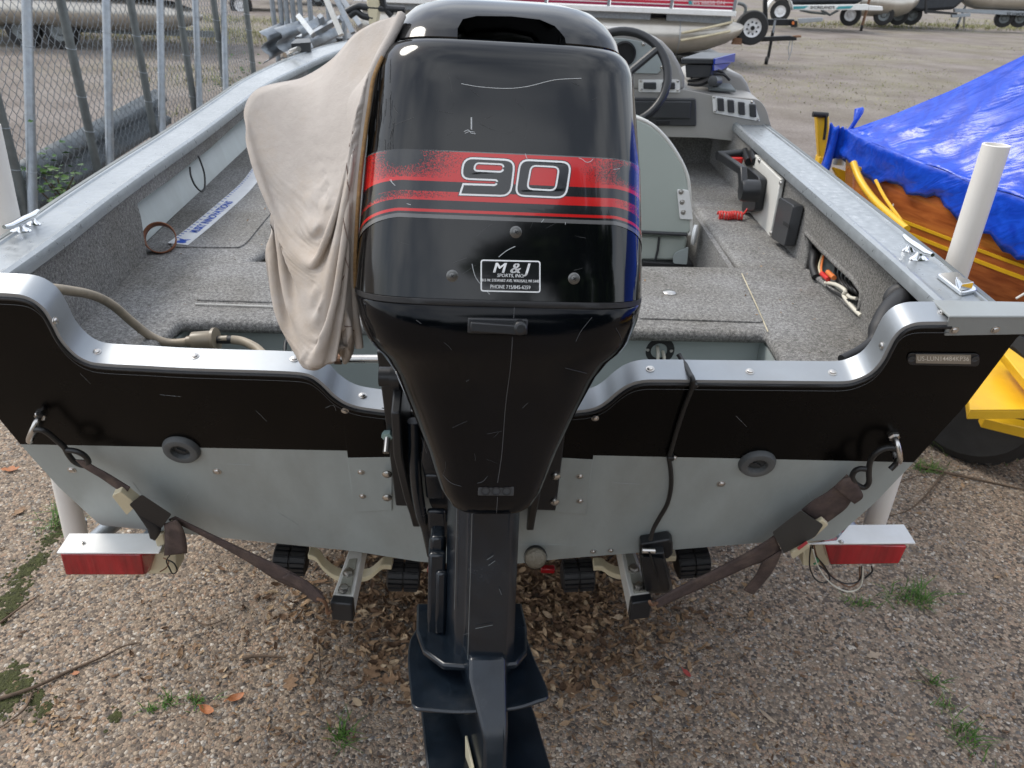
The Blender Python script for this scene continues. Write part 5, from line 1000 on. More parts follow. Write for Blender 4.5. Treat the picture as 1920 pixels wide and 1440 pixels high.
def taillight(plate, lens, facet, box):
    P = [atZ(*p, ZT) for p in plate]; mb = MB(); mb.prism(P, (0, 0, -.004)); pl_ = mb.build('light_bracket', M['white'], trl, bevel=.001)
    rivet(P[0]*.35+P[-1]*.45+P[1]*.2+np.array([0, 0, .0]), np.array([0, 0, 1.]), pl_, .005, 'screw'); Y = min(P[0][1], P[1][1])+.010; A = [atY(*p, Y) for p in lens]
    for a_ in A: a_[2] = min(a_[2], ZT-.006)
    Fp = [atY(*p, Y+.03) for p in facet]; bk = np.array([0, .055, 0])
    mb = MB(); ring = [A[0], A[1], A[2], A[3]]; mb.prism(ring, bk); ln = mb.build('tail_light', M['redlens'], trl, bevel=.004, label='red tail light lens')
    if facet[0][0] > lens[0][0]: mb = MB(); mb.hexa([A[2], Fp[1], Fp[1]+bk*.6, A[2]+bk, A[1], Fp[0], Fp[0]+bk*.6, A[1]+bk]); mb.build('side_marker', M['redlens'], ln, bevel=.002)
    B = [atY(*p, Y+.035) for p in box]; mb = MB(); mb.prism(B, (0, .05, 0)); mb.build('light_housing', M['cream'], trl, bevel=.004); return Y
yL = taillight([(106, 1036), (298, 1036), (308, 1016), (298, 1000), (130, 1000)], [(112, 1038.5), (264, 1038.5), (271, 1079), (122, 1079)], [(291, 1038.5), (280, 1072)], [(275, 1038), (328, 1036), (331, 1076), (276, 1077)])
yR = taillight([(1508, 1019), (1717, 1018), (1695, 983), (1592, 984), (1568, 1013)], [(1547, 1021), (1703, 1021), (1686, 1058), (1557, 1060)], [(1536, 1021), (1548, 1058)], [(1506, 1020), (1545, 1021), (1556, 1061), (1505, 1062)])
for x, y in ((-.80, 1.29), (.78, 1.40)):
    mb = MB(); mb.tube(spline([(x, y, .515), (x, y+.12, .50), (x, y+.3, .40), (x*.95, 2.0, .345)], 5), .016, 10); mb.build('light_arm', M['galv'], trl, smooth=50)
def lw(pts, r, mat, Y):
    mb = MB(); mb.tube(spline([atY(*p, Y) for p in pts], 5), r, 6); mb.build('light_wire', mat, trl, smooth=60)
lw([(318, 1042), (312, 1052), (318, 1066), (324, 1076), (332, 1070), (326, 1056), (314, 1050)], .0016, M['wireblack'], yL+.02); lw([(300, 1072), (312, 1064), (316, 1052), (306, 1046)], .0014, M['rust'], yL+.02)
lw([(1522, 1020), (1528, 1040), (1545, 1060), (1560, 1082), (1585, 1094), (1606, 1092), (1615, 1080), (1616, 1062)], .0018, M['wireblack'], yR+.02); lw([(1520, 1025), (1518, 1060), (1528, 1085), (1545, 1093), (1556, 1085), (1548, 1070), (1535, 1060)], .0018, M['wireblack'], yR+.015)
lw([(1524, 1030), (1534, 1062), (1556, 1092), (1584, 1108), (1606, 1106), (1616, 1092), (1618, 1062)], .0018, M['wirewhite'], yR+.01); lw([(1526, 1022), (1534, 1048), (1560, 1080), (1590, 1100), (1610, 1090), (1612, 1062)], .0018, M['rust'], yR+.025)
lw([(1634, 1062), (1635, 1072), (1622, 1084)], .0022, M['wireblack'], yR+.02); lw([(1528, 1046), (1534, 1052), (1526, 1058)], .0025, pm('green_wire', (.05, .22, .10), .4), yR+.012)
for px in (815, 1027):
    mb = MB(); P = atY(px, 1067, 1.62); mb.box(P, (.04, .02, .018)); mb.build('marker_light', M['redlens'], trl, bevel=.004)
# strainer under the transom
P = T(1004, 1046, .028); ax = (cC-P)/np.linalg.norm(cC-P)*.8+TN*.35; ax /= np.linalg.norm(ax); mb = MB(); mb.lathe([(.022, -.03), (.0245, -.003), (.0245, .004), (.021, .009), (.012, .0125), (.001, .0135)], P, ax, 26); ws = mb.build('water_strainer', M['lightlens'], boat, smooth=40)
mb = MB(); mb.lathe([(.0262, -.012), (.0268, -.002), (.0255, .003)], P, ax, 26, cap0=False, cap1=False); mb.build('strainer_rim', M['blackrub'], ws, smooth=40)

# ------------------------------------------------------------------ transducer and cable
td = thing('sonar_transducer', 'black sonar transducer with its cable clipped to the starboard half of the transom', 'transducer', T(1232, 1030, .03))
mb = MB(); mb.prism([T(*p, .002) for p in rrect([(1199, 1003), (1252, 994), (1259, 1000), (1259, 1022), (1250, 1030), (1203, 1032), (1197, 1024)], 3)], TN*.026); mb.build('mount', M['blackpl'], td, bevel=.004)
mb = MB(); mb.prism([T(*p, .02) for p in ((1216, 1020), (1243, 1019), (1245, 1044), (1214, 1046))], TN*.026); mb.build('pivot_arm', M['blackpl'], td, bevel=.003)
mb = MB(); mb.loft([[T(*p, .030) for p in rrect([(1203, 1038), (1247, 1042), (1261, 1099), (1259, 1112), (1208, 1113), (1199, 1052)], 4)], [T(*p, .060) for p in rrect([(1205, 1044), (1244, 1048), (1256, 1099), (1254, 1108), (1212, 1109), (1203, 1056)], 4)]]); mb.build('sensor_body', M['blackpl'], td, bevel=.004)
mb = MB(); mb.lathe([(.006, -.014), (.006, .014)], T(1216, 1033, .05), TX, 10); mb.build('pivot_bolt', M['steel'], td)
mb = MB(); mb.tube(spline([T(1218, 1036, .066), T(1226, 1065, .068), T(1234, 1090, .066)], 4), .0025, 6); mb.build('zip_tie', M['wireblack'], td, smooth=60)
mb = MB(); mb.tube(spline([T(1272, 664, -.062), T(1277, 672, -.054), T(1285, 684, -.036), T(1293, 700, -.006), T(1299, 712, .014), T(1297, 728, .010), T(1285, 758, .007), T(1271, 800, .007), T(1261, 835, .007), T(1255, 860, .008), T(1258, 885, .010), T(1258, 915, .012), T(1251, 945, .014), T(1237, 970, .018), T(1226, 990, .024), T(1219, 1012, .036)], 6), .0048, 9); mb.build('cable', M['wireblack'], td, smooth=60)
for p in ((1300, 720), (1257, 857)):
    mb = MB(); mb.box(T(*p, .008), (.014, .010, .014), (TX, TUP, TN)); ck = mb.build('cable_clip', M['wireblack'], td, bevel=.002); rivet(T(p[0]+7, p[1]+1, .003), TN, ck, .0042, 'screw')

# ------------------------------------------------------------------ tie-down straps
def strip(mb, S, n=5, th=.0022):
    a = spline([T(s[0], s[1], s[4]) for s in S], n); b = spline([T(s[2], s[3], s[4]) for s in S], n); mb.grid([[p, p*.75+q*.25+TN*.0006, (p+q)/2+TN*.0004, p*.25+q*.75+TN*.0009, q] for p, q in zip(a, b)])
sr = thing('tie_down_strap', 'wide brown tie-down strap with black hook on the starboard side of the transom', 'strap', T(1500, 990, .03), 'straps tying the boat to its trailer')
mb = MB(); mb.tube(spline([T(1669, 880, .034), T(1678, 871, .03), T(1687, 858, .028), T(1684, 845, .026), T(1671, 840, .026), T(1655, 842, .028), T(1640, 852, .030), T(1631, 868, .030), T(1629, 888, .031), T(1629, 905, .032), T(1620, 914, .033), T(1606, 908, .033), T(1598, 896, .034), T(1602, 884, .036), T(1613, 879, .038), T(1624, 880, .040)], 6), .0056, 9); mb.build('hook', M['wireblack'], sr, smooth=60)
mb = MB(); strip(mb, [(1588, 890, 1614, 910, .030), (1572, 906, 1602, 926, .033), (1550, 924, 1588, 950, .036), (1526, 938, 1566, 968, .036), (1503, 956, 1543, 984, .036)]); mb.build('webbing', M['strap'], sr, smooth=60, solid=.003)
mb = MB(); strip(mb, [(1594, 894, 1606, 906, .036), (1578, 900, 1618, 930, .039), (1564, 914, 1602, 944, .040)]); mb.build('frayed_fold', M['strap'], sr, smooth=60, solid=.003)
mb = MB(); mb.loft([[T(*p, o_) for p in rrect([(1501, 957), (1544, 984), (1529, 1006), (1470, 1038), (1448, 998)], 4)] for o_ in (.034, .058)]); mb.build('buckle_cover', pm('grey_rubber_cover', (.045, .045, .043), .6), sr, bevel=.006)
mb = MB(); mb.prism([T(*p, .046) for p in ((1514, 982), (1540, 967), (1551, 977), (1522, 1004))], TN*.010); mb.build('buckle', M['cream'], sr, bevel=.002)
mb = MB(); mb.prism([T(*p, .050) for p in rrect([(1479, 1030), (1509, 1009), (1517, 1017), (1484, 1040)], 4)], TN*.012); rb_ = mb.build('release_tab', M['cream'], sr, bevel=.002)
mb = MB(); mb.prism([T(*p, .0625) for p in ((1494, 1027), (1512, 1014), (1515, 1018), (1498, 1031))], TN*.001); mb.build('tab_print', M['fadedred'], rb_)
mb = MB(); strip(mb, [(1452, 1004, 1466, 1034, .045), (1422, 1024, 1440, 1050, .05), (1390, 1042, 1408, 1060, .055), (1340, 1068, 1355, 1084, .065), (1290, 1092, 1302, 1108, .08), (1250, 1113, 1258, 1128, .10), (1228, 1126, 1232, 1140, .115)]); mb.build('lower_webbing', M['strap'], sr, smooth=60, solid=.003)
mb = MB(); strip(mb, [(1466, 1030, 1440, 1046, .052), (1462, 1044, 1428, 1056, .054), (1450, 1068, 1418, 1076, .05), (1432, 1092, 1404, 1094, .05), (1412, 1114, 1394, 1106, .055)]); mb.build('strap_tail', M['strap'], sr, smooth=60, solid=.003)
mb = MB(); mb.tube(spline([T(1232, 1130, .115), T(1222, 1134, .125), T(1218, 1128, .13)], 4), .004, 7); mb.build('lower_hook', M['rust'], sr, smooth=60)
sL = thing('tie_down_strap', 'narrow twisted brown strap with hanging buckle and tail on the port side of the transom', 'strap', T(280, 960, .04), 'straps tying the boat to its trailer')
mb = MB(); mb.tube(spline([T(66, 806, .03), T(78, 806, .034), T(90, 812, .032), T(104, 824, .030), T(120, 838, .030), T(128, 852, .030), T(140, 866, .032), T(158, 873, .033), T(166, 866, .034), T(158, 854, .036), T(142, 846, .036), T(126, 844, .034)], 6), .0056, 9); mb.build('hook', M['wireblack'], sL, smooth=60)
mb = MB(); mb.tube([T(72+i*.6, 774+i*.5, .012+.0*i) for i in range(12)], .006, 8); mb.build('eye_wrap', M['wireblack'], sL, smooth=60)
mb = MB(); strip(mb, [(142, 862, 160, 862, .034), (160, 878, 176, 874, .038), (190, 896, 202, 888, .042), (216, 914, 228, 904, .046), (236, 926, 244, 914, .05)]); mb.build('webbing', M['strap'], sL, smooth=60, solid=.003)
mb = MB(); mb.prism([T(*p, .040) for p in rrect([(217, 914), (233, 905), (264, 930), (245, 950)], 3)], TN*.022); mb.build('buckle', M['cream'], sL, bevel=.003)
mb = MB(); mb.loft([[T(*p, o_) for p in rrect([(242, 946), (266, 927), (322, 964), (306, 986), (296, 1000), (270, 976)], 4)] for o_ in (.042, .066)]); mb.build('buckle_cover', M['blackrub'], sL, bevel=.006)
mb = MB(); strip(mb, [(246, 948, 300, 984, .060), (262, 970, 302, 992, .066), (276, 990, 300, 1000, .070), (282, 1008, 291, 1012, .072)]); mb.build('cover_flap', M['blackrub'], sL, smooth=60, solid=.004)
mb = MB(); mb.prism([T(*p, .050) for p in ((292, 1000), (310, 992), (314, 1012), (298, 1018))], TN*.012); mb.prism([T(*p, .050) for p in ((310, 982), (324, 972), (328, 980), (314, 990))], TN*.014); mb.build('release_tab', M['cream'], sL, bevel=.003, kind='stuff')
mb = MB(); strip(mb, [(308, 982, 330, 974, .062), (309, 996, 342, 990, .068), (309, 1018, 349, 1012, .072), (308, 1041, 351, 1036, .074)]); mb.build('strap_tail', M['strap'], sL, smooth=60, solid=.003)
mb = MB(); strip(mb, [(316, 974, 328, 968, .050), (360, 994, 368, 988, .058), (410, 1021, 418, 1012, .068), (470, 1056, 482, 1042, .082), (520, 1088, 534, 1066, .095), (560, 1106, 572, 1088, .108), (590, 1124, 606, 1112, .122)]); mb.build('lower_webbing', M['strap'], sL, smooth=60, solid=.003)
mb = MB(); strip(mb, [(528, 1082, 542, 1074, .102), (560, 1104, 576, 1090, .112), (592, 1130, 610, 1122, .128)]); mb.build('strap_fold', M['strap'], sL, smooth=60, solid=.003)
mb = MB(); mb.tube(spline([T(594, 1122, .128), T(606, 1126, .130), T(612, 1136, .128), T(614, 1150, .126), T(620, 1146, .126)], 5), .0042, 7); mb.build('lower_hook', M['rust'], sL, smooth=60)

# ------------------------------------------------------------------ neighbour: wooden boat under blue wrap on a yellow trailer
BO = np.array([1.72, 4.2, 0]); Bd = np.array([.61, -.79, 0]); Bd /= np.linalg.norm(Bd); Bp = np.array([-Bd[1]*-1, -Bd[0], 0]); Bp = np.array([-.79, -.61, 0]); Bp /= np.linalg.norm(Bp)
def B(s, t, z): return BO+Bd*s+Bp*t+np.array([0, 0, z])
hb = lambda s: float(np.interp(s, [0, .1, .24, .51, 1.06, 1.6, 2.4, 4.6], [.015, .085, .16, .27, .43, .55, .66, .70]))
rz = lambda s: float(np.interp(s, [0, .2, .45, .75, 1.2, 2, 3, 4.6], [.955, 1.06, 1.21, 1.415, 1.66, 1.85, 1.9, 1.6]))
cz = lambda s: float(np.interp(s, [0, 1.06, 4.6], [.95, .905, .88]))
wb = thing('wooden_boat', 'varnished wooden boat wrapped in shiny blue plastic on the yellow trailer to the right', 'boat', B(2, 0, .5))
SS = list(np.linspace(0, 1.6, 40))+list(np.linspace(1.7, 4.6, 16)); rows = []
for s in SS:
    h_, zr, zc = hb(s), rz(s), cz(s); row = []
    for k in range(-24, 25):
        u = k/24; a = abs(u); z = zc+(zr-zc)*(1-a)**1.12-.10*math.sin(math.pi*a)*(zr-zc)
        wr = .010*math.sin(26*s+9*u)*math.sin(math.pi*a)+.006*math.sin(55*(s*.7+u*.45))*math.sin(math.pi*a)+.008*math.sin(13*u-17*s)*a
        row.append(B(s-.02*a, u*h_*1.01, z+wr))
    rows.append(row)
mb = MB(); mb.grid(rows); mb.build('wrap_top', M['tarp'], wb, smooth=180, solid=.002)
for sg in (1, -1):
    rows = []
    for i, s in enumerate(np.linspace(0, 4.6, 130)):
        h_, zc = hb(s), cz(s); dl = (.15+.03*math.sin(7*s)+.016*math.sin(23*s+1)+.008*math.sin(61*s))*float(np.interp(s, [0, .35, .8, 4.6], [.75, .9, 1.15, 1.4])); rows.append([B(s-.02, sg*h_*.97, zc+.010)]+[B(s-.02, sg*(h_*1.01+.008*math.sin(31*s+k*1.3)*(k/7)+.004*math.sin(12*k+5*s)), zc-dl*k/7) for k in range(8)])
    mb = MB(); mb.grid(rows); mb.build('wrap_skirt', M['tarp'], wb, smooth=180, solid=.002)
rows = [[B(s+.25*(1-zz/.9)*max(0, 1-s*1.2), t*hb(s)*f, z_) for t, f, zz, z_ in ((1, .97, .9, cz(s)-.01), (1, .95, .75, .74), (1, .90, .6, .58), (1, .74, .45, .42), (1, .05, .3, .30), (-1, .74, .45, .42), (-1, .95, .75, .74), (-1, .97, .9, cz(s)-.01))] for s in np.linspace(0.0, 4.5, 40)]
mb = MB(); mb.grid(rows); mb.build('hull', M['wood'], wb, smooth=40, solid=.01)
for z0, z1, f0, f1 in ((.652, .638, .925, .917), (.605, .588, .907, .899)):
    mb = MB(); mb.grid([[B(s+.25*(1-(z0+z1)/1.8)*max(0, 1-s*1.2), hb(s)*(f0 if z == z0 else f1)+.009, z) for z in (z0, z1)] for s in np.linspace(0.05, 4.5, 40)]); mb.build('stripe', M['yellow'], wb, solid=.003)
rows = []
for j_ in range(11):
    row = []
    for i_ in range(25):
        t, k_ = i_/24, j_/10; px = 1556+34*t-8*k_*(1-t)-10*k_*k_*(1-t); py = 232+8*t+(82-26*t+9*math.sin(7*t+1))*k_
        p = atY(px, py, 4.27); row.append(p+np.array([.012*math.sin(21*t+2*k_)*k_, .035*math.sin(17*t+1.5*k_)*(.25+k_)-.05*math.sin(math.pi*t)*(1-k_), .008*math.sin(26*t)]))
    rows.append(row)
mb = MB(); mb.grid(rows); mb.build('wrap_bow_end', M['tarp'], wb, smooth=180, solid=.002)
mb = MB(); a = atY(1592, 246, 4.2); mb.tube([a, a+np.array([.02, 0, .05]), a+np.array([.03, .01, .10]), a+np.array([.05, .01, .115])], [.012, .012, .026, .008], 8); mb.build('wrap_knot', M['tarp'], wb, smooth=60)
for px0, py0, px1, py1 in ((1682, 366, 1669, 399), (1925, 548, 1905, 560)):
    mb = MB(); mb.tube([atX(px0, py0, 1.83), atX(px1, py1, 1.80)], .004, 6); mb.build('wrap_string', M['offwhite'], wb)
yt = thing('yellow_trailer', 'bright yellow boat trailer with winch post under the blue wrapped boat', 'trailer', B(1, 0, 0))
YW = 4.5
mb = MB(); mb.hexa([atY(1537, 302, YW), atY(1556, 300, YW), atY(1556, 300, YW)+np.array([0, .05, 0]), atY(1537, 302, YW)+np.array([0, .05, 0]), atY(1531, 217, YW), atY(1555, 218, YW), atY(1555, 218, YW)+np.array([0, .05, 0]), atY(1531, 217, YW)+np.array([0, .05, 0])]); c0 = atY(1540, 300, YW); mb.box(c0+np.array([.02, .03, -.13]), (.07, .07, .3)); wp = mb.build('winch_post', M['yellow'], yt, bevel=.006)
mb = MB(); mb.tube([atY(1524, 214, YW-.01), atY(1552, 216, YW-.01)], .015, 10); mb.build('winch_handle', M['blackrub'], wp, smooth=50)
mb = MB(); mb.tube(spline([atY(1549, 216, YW-.02), atY(1548, 240, YW-.02), atY(1545, 262, YW-.02)], 3), .008, 7); mb.build('winch_crank', M['blackpl'], wp, smooth=50)
mb = MB(); mb.cyl(atY(1578, 278, 4.35), atY(1572, 308, 4.35), .030, 14); mb.build('winch_drum', M['galv'], yt, smooth=40)
for q, Yq_ in ([(1560, 312), (1618, 330), (1632, 352), (1575, 340)], 4.25), ([(1604, 308), (1618, 315), (1700, 398), (1682, 402)], 3.95), ([(1620, 332), (1640, 330), (1668, 352), (1640, 366)], 4.1):
    mb = MB(); mb.prism([atY(*p, Yq_) for p in q], (.02, .06, -.02)); mb.build('frame_beam', M['yellow'], yt, bevel=.006)
mb = MB(); mb.tube(spline([atX(1600, 305, 1.66), atX(1611, 334, 1.67), atX(1628, 361, 1.68), atX(1652, 388, 1.69), atX(1700, 430, 1.70)], 5), .017, 8); mb.build('bow_guide', M['yellow'], yt, smooth=50)
mb = MB(); mb.tube(spline([atX(1642, 338, 1.735), atX(1660, 372, 1.735), atX(1690, 414, 1.735)], 5), .008, 7); mb.build('bow_guide', M['yellow'], yt, smooth=50)
for t in (.72, -.72):
    mb = MB(); mb.prism([B(-.7, .06*t, .36), B(-.7, -.06*t, .36), B(.8, t-.05, .36), B(4.4, t-.05, .36), B(4.4, t+.05, .36), B(.7, t+.05, .36)], (0, 0, .08)); mb.build('frame_rail', M['yellow'], yt, bevel=.006)
mb = MB(); mb.prism([atZ(*p, .47) for p in ((1815, 745), (1822, 738), (1842, 700), (1880, 664), (1960, 664), (1960, 770), (1818, 771))], (0, 0, .006)); mb.build('fender_step', M['yellow'], yt, bevel=.002)
mb = MB(); mb.prism([atZ(1815, 745, .47), atZ(1818, 771, .47), atZ(1960, 770, .47), atZ(1960, 765, .47)], (0, 0, -.03)); mb.build('step_lip', M['yellow'], yt, bevel=.002)
mb = MB(); mb.prism([atZ(*p, .52) for p in ((1872, 672), (1884, 664), (1960, 720), (1960, 745), (1925, 740))], (0, 0, .03)); mb.build('step_brace', M['yellow'], yt, bevel=.003)
mb = MB(); mb.prism([atZ(*p, .30) for p in ((1840, 772), (1960, 795), (1960, 812), (1845, 784))], (0, 0, -.04)); mb.build('axle_beam', M['yellow'], yt, bevel=.004)
wc2 = atZ(1770, 868, 0)+np.array([.10, .10, .29]); ax2 = Bp+np.array([0, 0, 0])
mb = MB(); mb.lathe([(.15, -.085), (.25, -.095), (.285, -.075), (.29, 0), (.285, .075), (.25, .095), (.15, .085)], wc2, ax2, 36); tw = mb.build('tyre', M['tyre'], yt, smooth=30)
mb = MB(); u = np.cross(ax2, (0, 0, 1)); u /= np.linalg.norm(u)
for k in range(36):
    an = 2*math.pi*k/36
    for s in (-.05, 0, .05): mb.box(wc2+ax2*s+(u*math.cos(an+s*2)+np.array([0, 0, 1])*math.sin(an+s*2))*.286, (.036, .024, .016), (ax2, -u*math.sin(an)+np.array([0, 0, 1])*math.cos(an), u*math.cos(an)+np.array([0, 0, 1])*math.sin(an)))
mb.build('tread', M['tyre'], tw, kind='stuff'); mb = MB(); mb.lathe([(.152, .07), (.13, .05), (.05, .06), (.01, .06)], wc2, ax2, 20); mb.build('rim', M['spoke'], tw, smooth=40)
# ------------------------------------------------------------------ chain-link fence on the left
XF = -2.70
fence = thing('chain_link_fence', 'grey chain-link fence with upright and slanted pipes along the port side of the boat', 'fence', (XF, 6, 0))
dark = [(4.09, .32), (4.90, .3), (5.77, .3), (6.57, .3), (7.32, .3), (8.15, .3)]
def pipe(a, b, r, mat, name='fence_post', par=fence):
    mb = MB(); mb.tube([a, b], r, 14); return mb.build(name, mat, par, smooth=50)
def ties(a, b, r, ts, par):
    a, b = np.array(a), np.array(b); d = (b-a)/np.linalg.norm(b-a)
    for t in ts:
        c = a+(b-a)*t; mb = MB(); u = np.array([0, 1, 0]); v = np.cross(d, u); mb.tube([c+(u*math.cos(k)+v*math.sin(k))*(r+.002)+d*.006*math.sin(k) for k in np.linspace(0, 2*math.pi, 15)[:-1]], .0022, 5, closed=True); mb.build('wire_tie', M['galv'], par, smooth=60)
for i, (y, _) in enumerate(dark):
    a, b = (XF, y, 0), (XF, y+.02, 2.15); p = pipe(a, b, .026, M['galvdark']); ties(a, b, .026, (.28+.02*(i % 3), .38+.015*i, .52), p)
for i, (x0, y0, x1, y1) in enumerate(((50, 0, 61, 380), (199, 0, 206, 285), (300, 0, 304, 225), (366, 0, 374, 185), (419, 0, 423, 150))):
    a, b = atX(x1, y1, XF+.06), atX(x0, y0, XF+.06); d = (b-a)/(b[2]-a[2]); A, Bq = a-d*a[2], a+d*(2.15-a[2]); p = pipe(A, Bq, .0255, M['galv']); ties(A, Bq, .0255, (.27, .40+.02*(i % 2), .55), p)
Yf0, Yf1, zf0, zf1, dd = 3.1, 8.3, .06, 1.75, .034
Vq, Fq = [], []
nw = int((Yf1-Yf0)/dd); nz_ = int((zf1-zf0)/dd)
for i in range(nw):
    base = len(Vq)
    for k in range(nz_+1):
        s = 1 if (k+i) % 2 else -1; y = Yf0+(i+.5)*dd+s*dd*.53; z = zf0+k*dd; x = XF-.034+s*.0035*(1 if i % 2 else -1)
        for an in (0, 2.09, 4.19): Vq.append((x+.0023*math.cos(an), y+.0023*math.sin(an), z))
    for k in range(nz_):
        for j in range(3):
            a = base+k*3+j; b = base+k*3+(j+1) % 3; Fq.append((a, b, b+3, a+3))
o = np_mesh('chain_link_mesh', np.array(Vq), np.array(Fq), M['galv'], True); o['kind'] = 'stuff'; o.parent = fence; o.matrix_parent_inverse = Matrix.Translation(fence.location).inverted()
# guard rail along the fence foot
def wbeam(name, p0, p1, label, group=None, h=.31, tilt=0):
    p0, p1 = np.array(p0, float), np.array(p1, float); d = (p1-p0)/np.linalg.norm(p1-p0); out = np.cross(d, (0, 0, 1)); out /= np.linalg.norm(out); up = np.cross(out, d); up = up*math.cos(tilt)+out*math.sin(tilt); out = np.cross(d, up)
    prof = [(.5, 0), (.42, .025), (.36, .07), (.22, .08), (.12, .03), (0, 0), (-.12, .03), (-.22, .08), (-.36, .07), (-.42, .025), (-.5, 0)]
    mb = MB(); mb.grid([[p+up*h*a+out*b for a, b in prof] for p in (p0, p1)]); return tag(mb.build(name, M['galv' if group else 'railgalv'], None, smooth=40, solid=.004), label, 'guard rail', group)
g0, g1 = atX(20, 310, -2.95), atX(292, 166, -2.95)
wbeam('guard_rail', g0+(g0-g1)*.35-np.array([0, 0, .155]), g1-np.array([0, 0, .155]), 'long corrugated guard rail lying along the foot of the fence', None)
# plants at the fence foot
def leafy(name, n, cen, spread, label, sz=(.03, .06), cat='plant'):
    root = thing(name, label, cat, (cen[0], cen[1], 0)); Vv, Ff = [], []
    for i in range(n):
        c = Vector((cen[0]+random.gauss(0, spread[0]), cen[1]+random.gauss(0, spread[1]), abs(random.gauss(cen[2], spread[2])))); Rm = Matrix.Rotation(random.uniform(0, 6.3), 3, 'Z') @ Matrix.Rotation(random.uniform(-.9, .9), 3, 'X'); L = random.uniform(*sz); b = len(Vv)
        for p in ((-.5, 0, 0), (-.1, -.32, .06), (.5, 0, -.05), (-.1, .32, .06)): Vv.append(tuple(c+Rm @ (Vector(p)*L)))
        Ff.append((b, b+1, b+2, b+3))
    o = np_mesh('leaves', np.array(Vv), np.array(Ff), M['ivy']); o.parent = root; o.matrix_parent_inverse = Matrix.Translation(root.location).inverted(); o['kind'] = 'stuff'
    for k in range(5):
        mb = MB(); x, y = cen[0]+random.gauss(0, spread[0]*.4), cen[1]+random.gauss(0, spread[1]*.4); mb.tube(spline([(x, y, 0), (x+random.gauss(0, .03), y+random.gauss(0, .03), cen[2]*.6), (x+random.gauss(0, .08), y+random.gauss(0, .08), cen[2]*1.3)], 4), .004, 5); mb.build('stem', M['twig'], root, smooth=60)
leafy('weed_bush', 190, (-2.62, 4.32, .38), (.05, .09, .16), 'leafy green weed climbing between the fence pipes above the port gunwale')
leafy('weed_bush', 150, (-3.4, 9.8, .25), (.2, .25, .14), 'low green weed growing beside the stacked guard rails')
# second fence and stacked guard rails beyond
f2 = thing('chain_link_fence', 'short chain-link gate panel standing behind the stacked guard rails', 'fence', atZ(540, 90, 0))
for x0, y0, x1, y1 in ((508, -10, 521, 100), (534, -10, 545, 95), (546, -10, 556, 80), (560, -10, 568, 75), (578, -10, 587, 70), (612, -10, 620, 60), (640, -10, 646, 50), (524, -10, 534, 100)):
    pipe(atY(x1, y1, 9.6)-np.array([0, 0, .5]), atY(x0, y0, 9.6)+np.array([0, 0, .5]), .028, M['galv'], par=f2)
Vq, Fq = [], []
A0, A1 = atY(508, 0, 9.7), atY(700, 0, 9.7)
for i in range(int((A1[0]-A0[0])/.05)):
    base = len(Vq)
    for k in range(34):
        s = 1 if (k+i) % 2 else -1; x = A0[0]+(i+.5)*.05+s*.028; z = .05+k*.05
        for an in (0, 2.09, 4.19): Vq.append((x+.0025*math.cos(an), 9.66+.0025*math.sin(an)+s*.003, z))
    for k in range(33):
        for j in range(3): a = base+k*3+j; b = base+k*3+(j+1) % 3; Fq.append((a, b, b+3, a+3))
o = np_mesh('chain_link_mesh', np.array(Vq), np.array(Fq), M['galv'], True); o['kind'] = 'stuff'; o.parent = f2; o.matrix_parent_inverse = Matrix.Translation(f2.location).inverted()
wbeam('guard_rail', atY(489, 90, 8.6), atY(489, 90, 8.6)+np.array([-.10, 1.6, .02]), 'guard rail section standing on edge at the left end of the stack', 'stacked guard rail sections', .31)
wbeam('guard_rail', atY(517, 84, 8.7), atY(517, 84, 8.7)+np.array([.02, 1.6, .03]), 'guard rail section behind the left one of the stack', 'stacked guard rail sections', .31)
wbeam('guard_rail', atY(552, 70, 8.9), atY(600, 44, 9.4), 'guard rail section leaning on top of the stack', 'stacked guard rail sections', .22, .5)
wbeam('guard_rail', atY(575, 84, 8.7), atY(625, 60, 9.0), 'guard rail section lowest beside the boat bow', 'stacked guard rail sections', .2, .9)
for i, (x0, y0, x1, y1, m_) in enumerate(((560, 30, 588, 66, 'galv'), (604, -20, 640, 66, 'offwhite'), (622, -20, 662, 62, 'galv'), (636, -10, 676, 48, 'alu'), (590, 62, 640, 34, 'galv'), (612, 66, 600, 30, 'galv'))):
    mb = MB(); mb.tube([atY(x0, y0, 8.4+.1*i), atY(x1, y1, 8.2+.1*i)], .035, 4); tag(mb.build('metal_bar', M[m_], None), ['short grey metal bar slanting by the fence gate', 'long pale metal bar leaning beyond the port bow', 'grey metal bar leaning right of the pale one', 'bright metal bar nearest the bow trolling motor', 'grey bar lying across the heap of metal', 'stubby grey bar rising at the right end of the guard rails'][i], 'metal bar', 'loose metal bars beyond the bow')

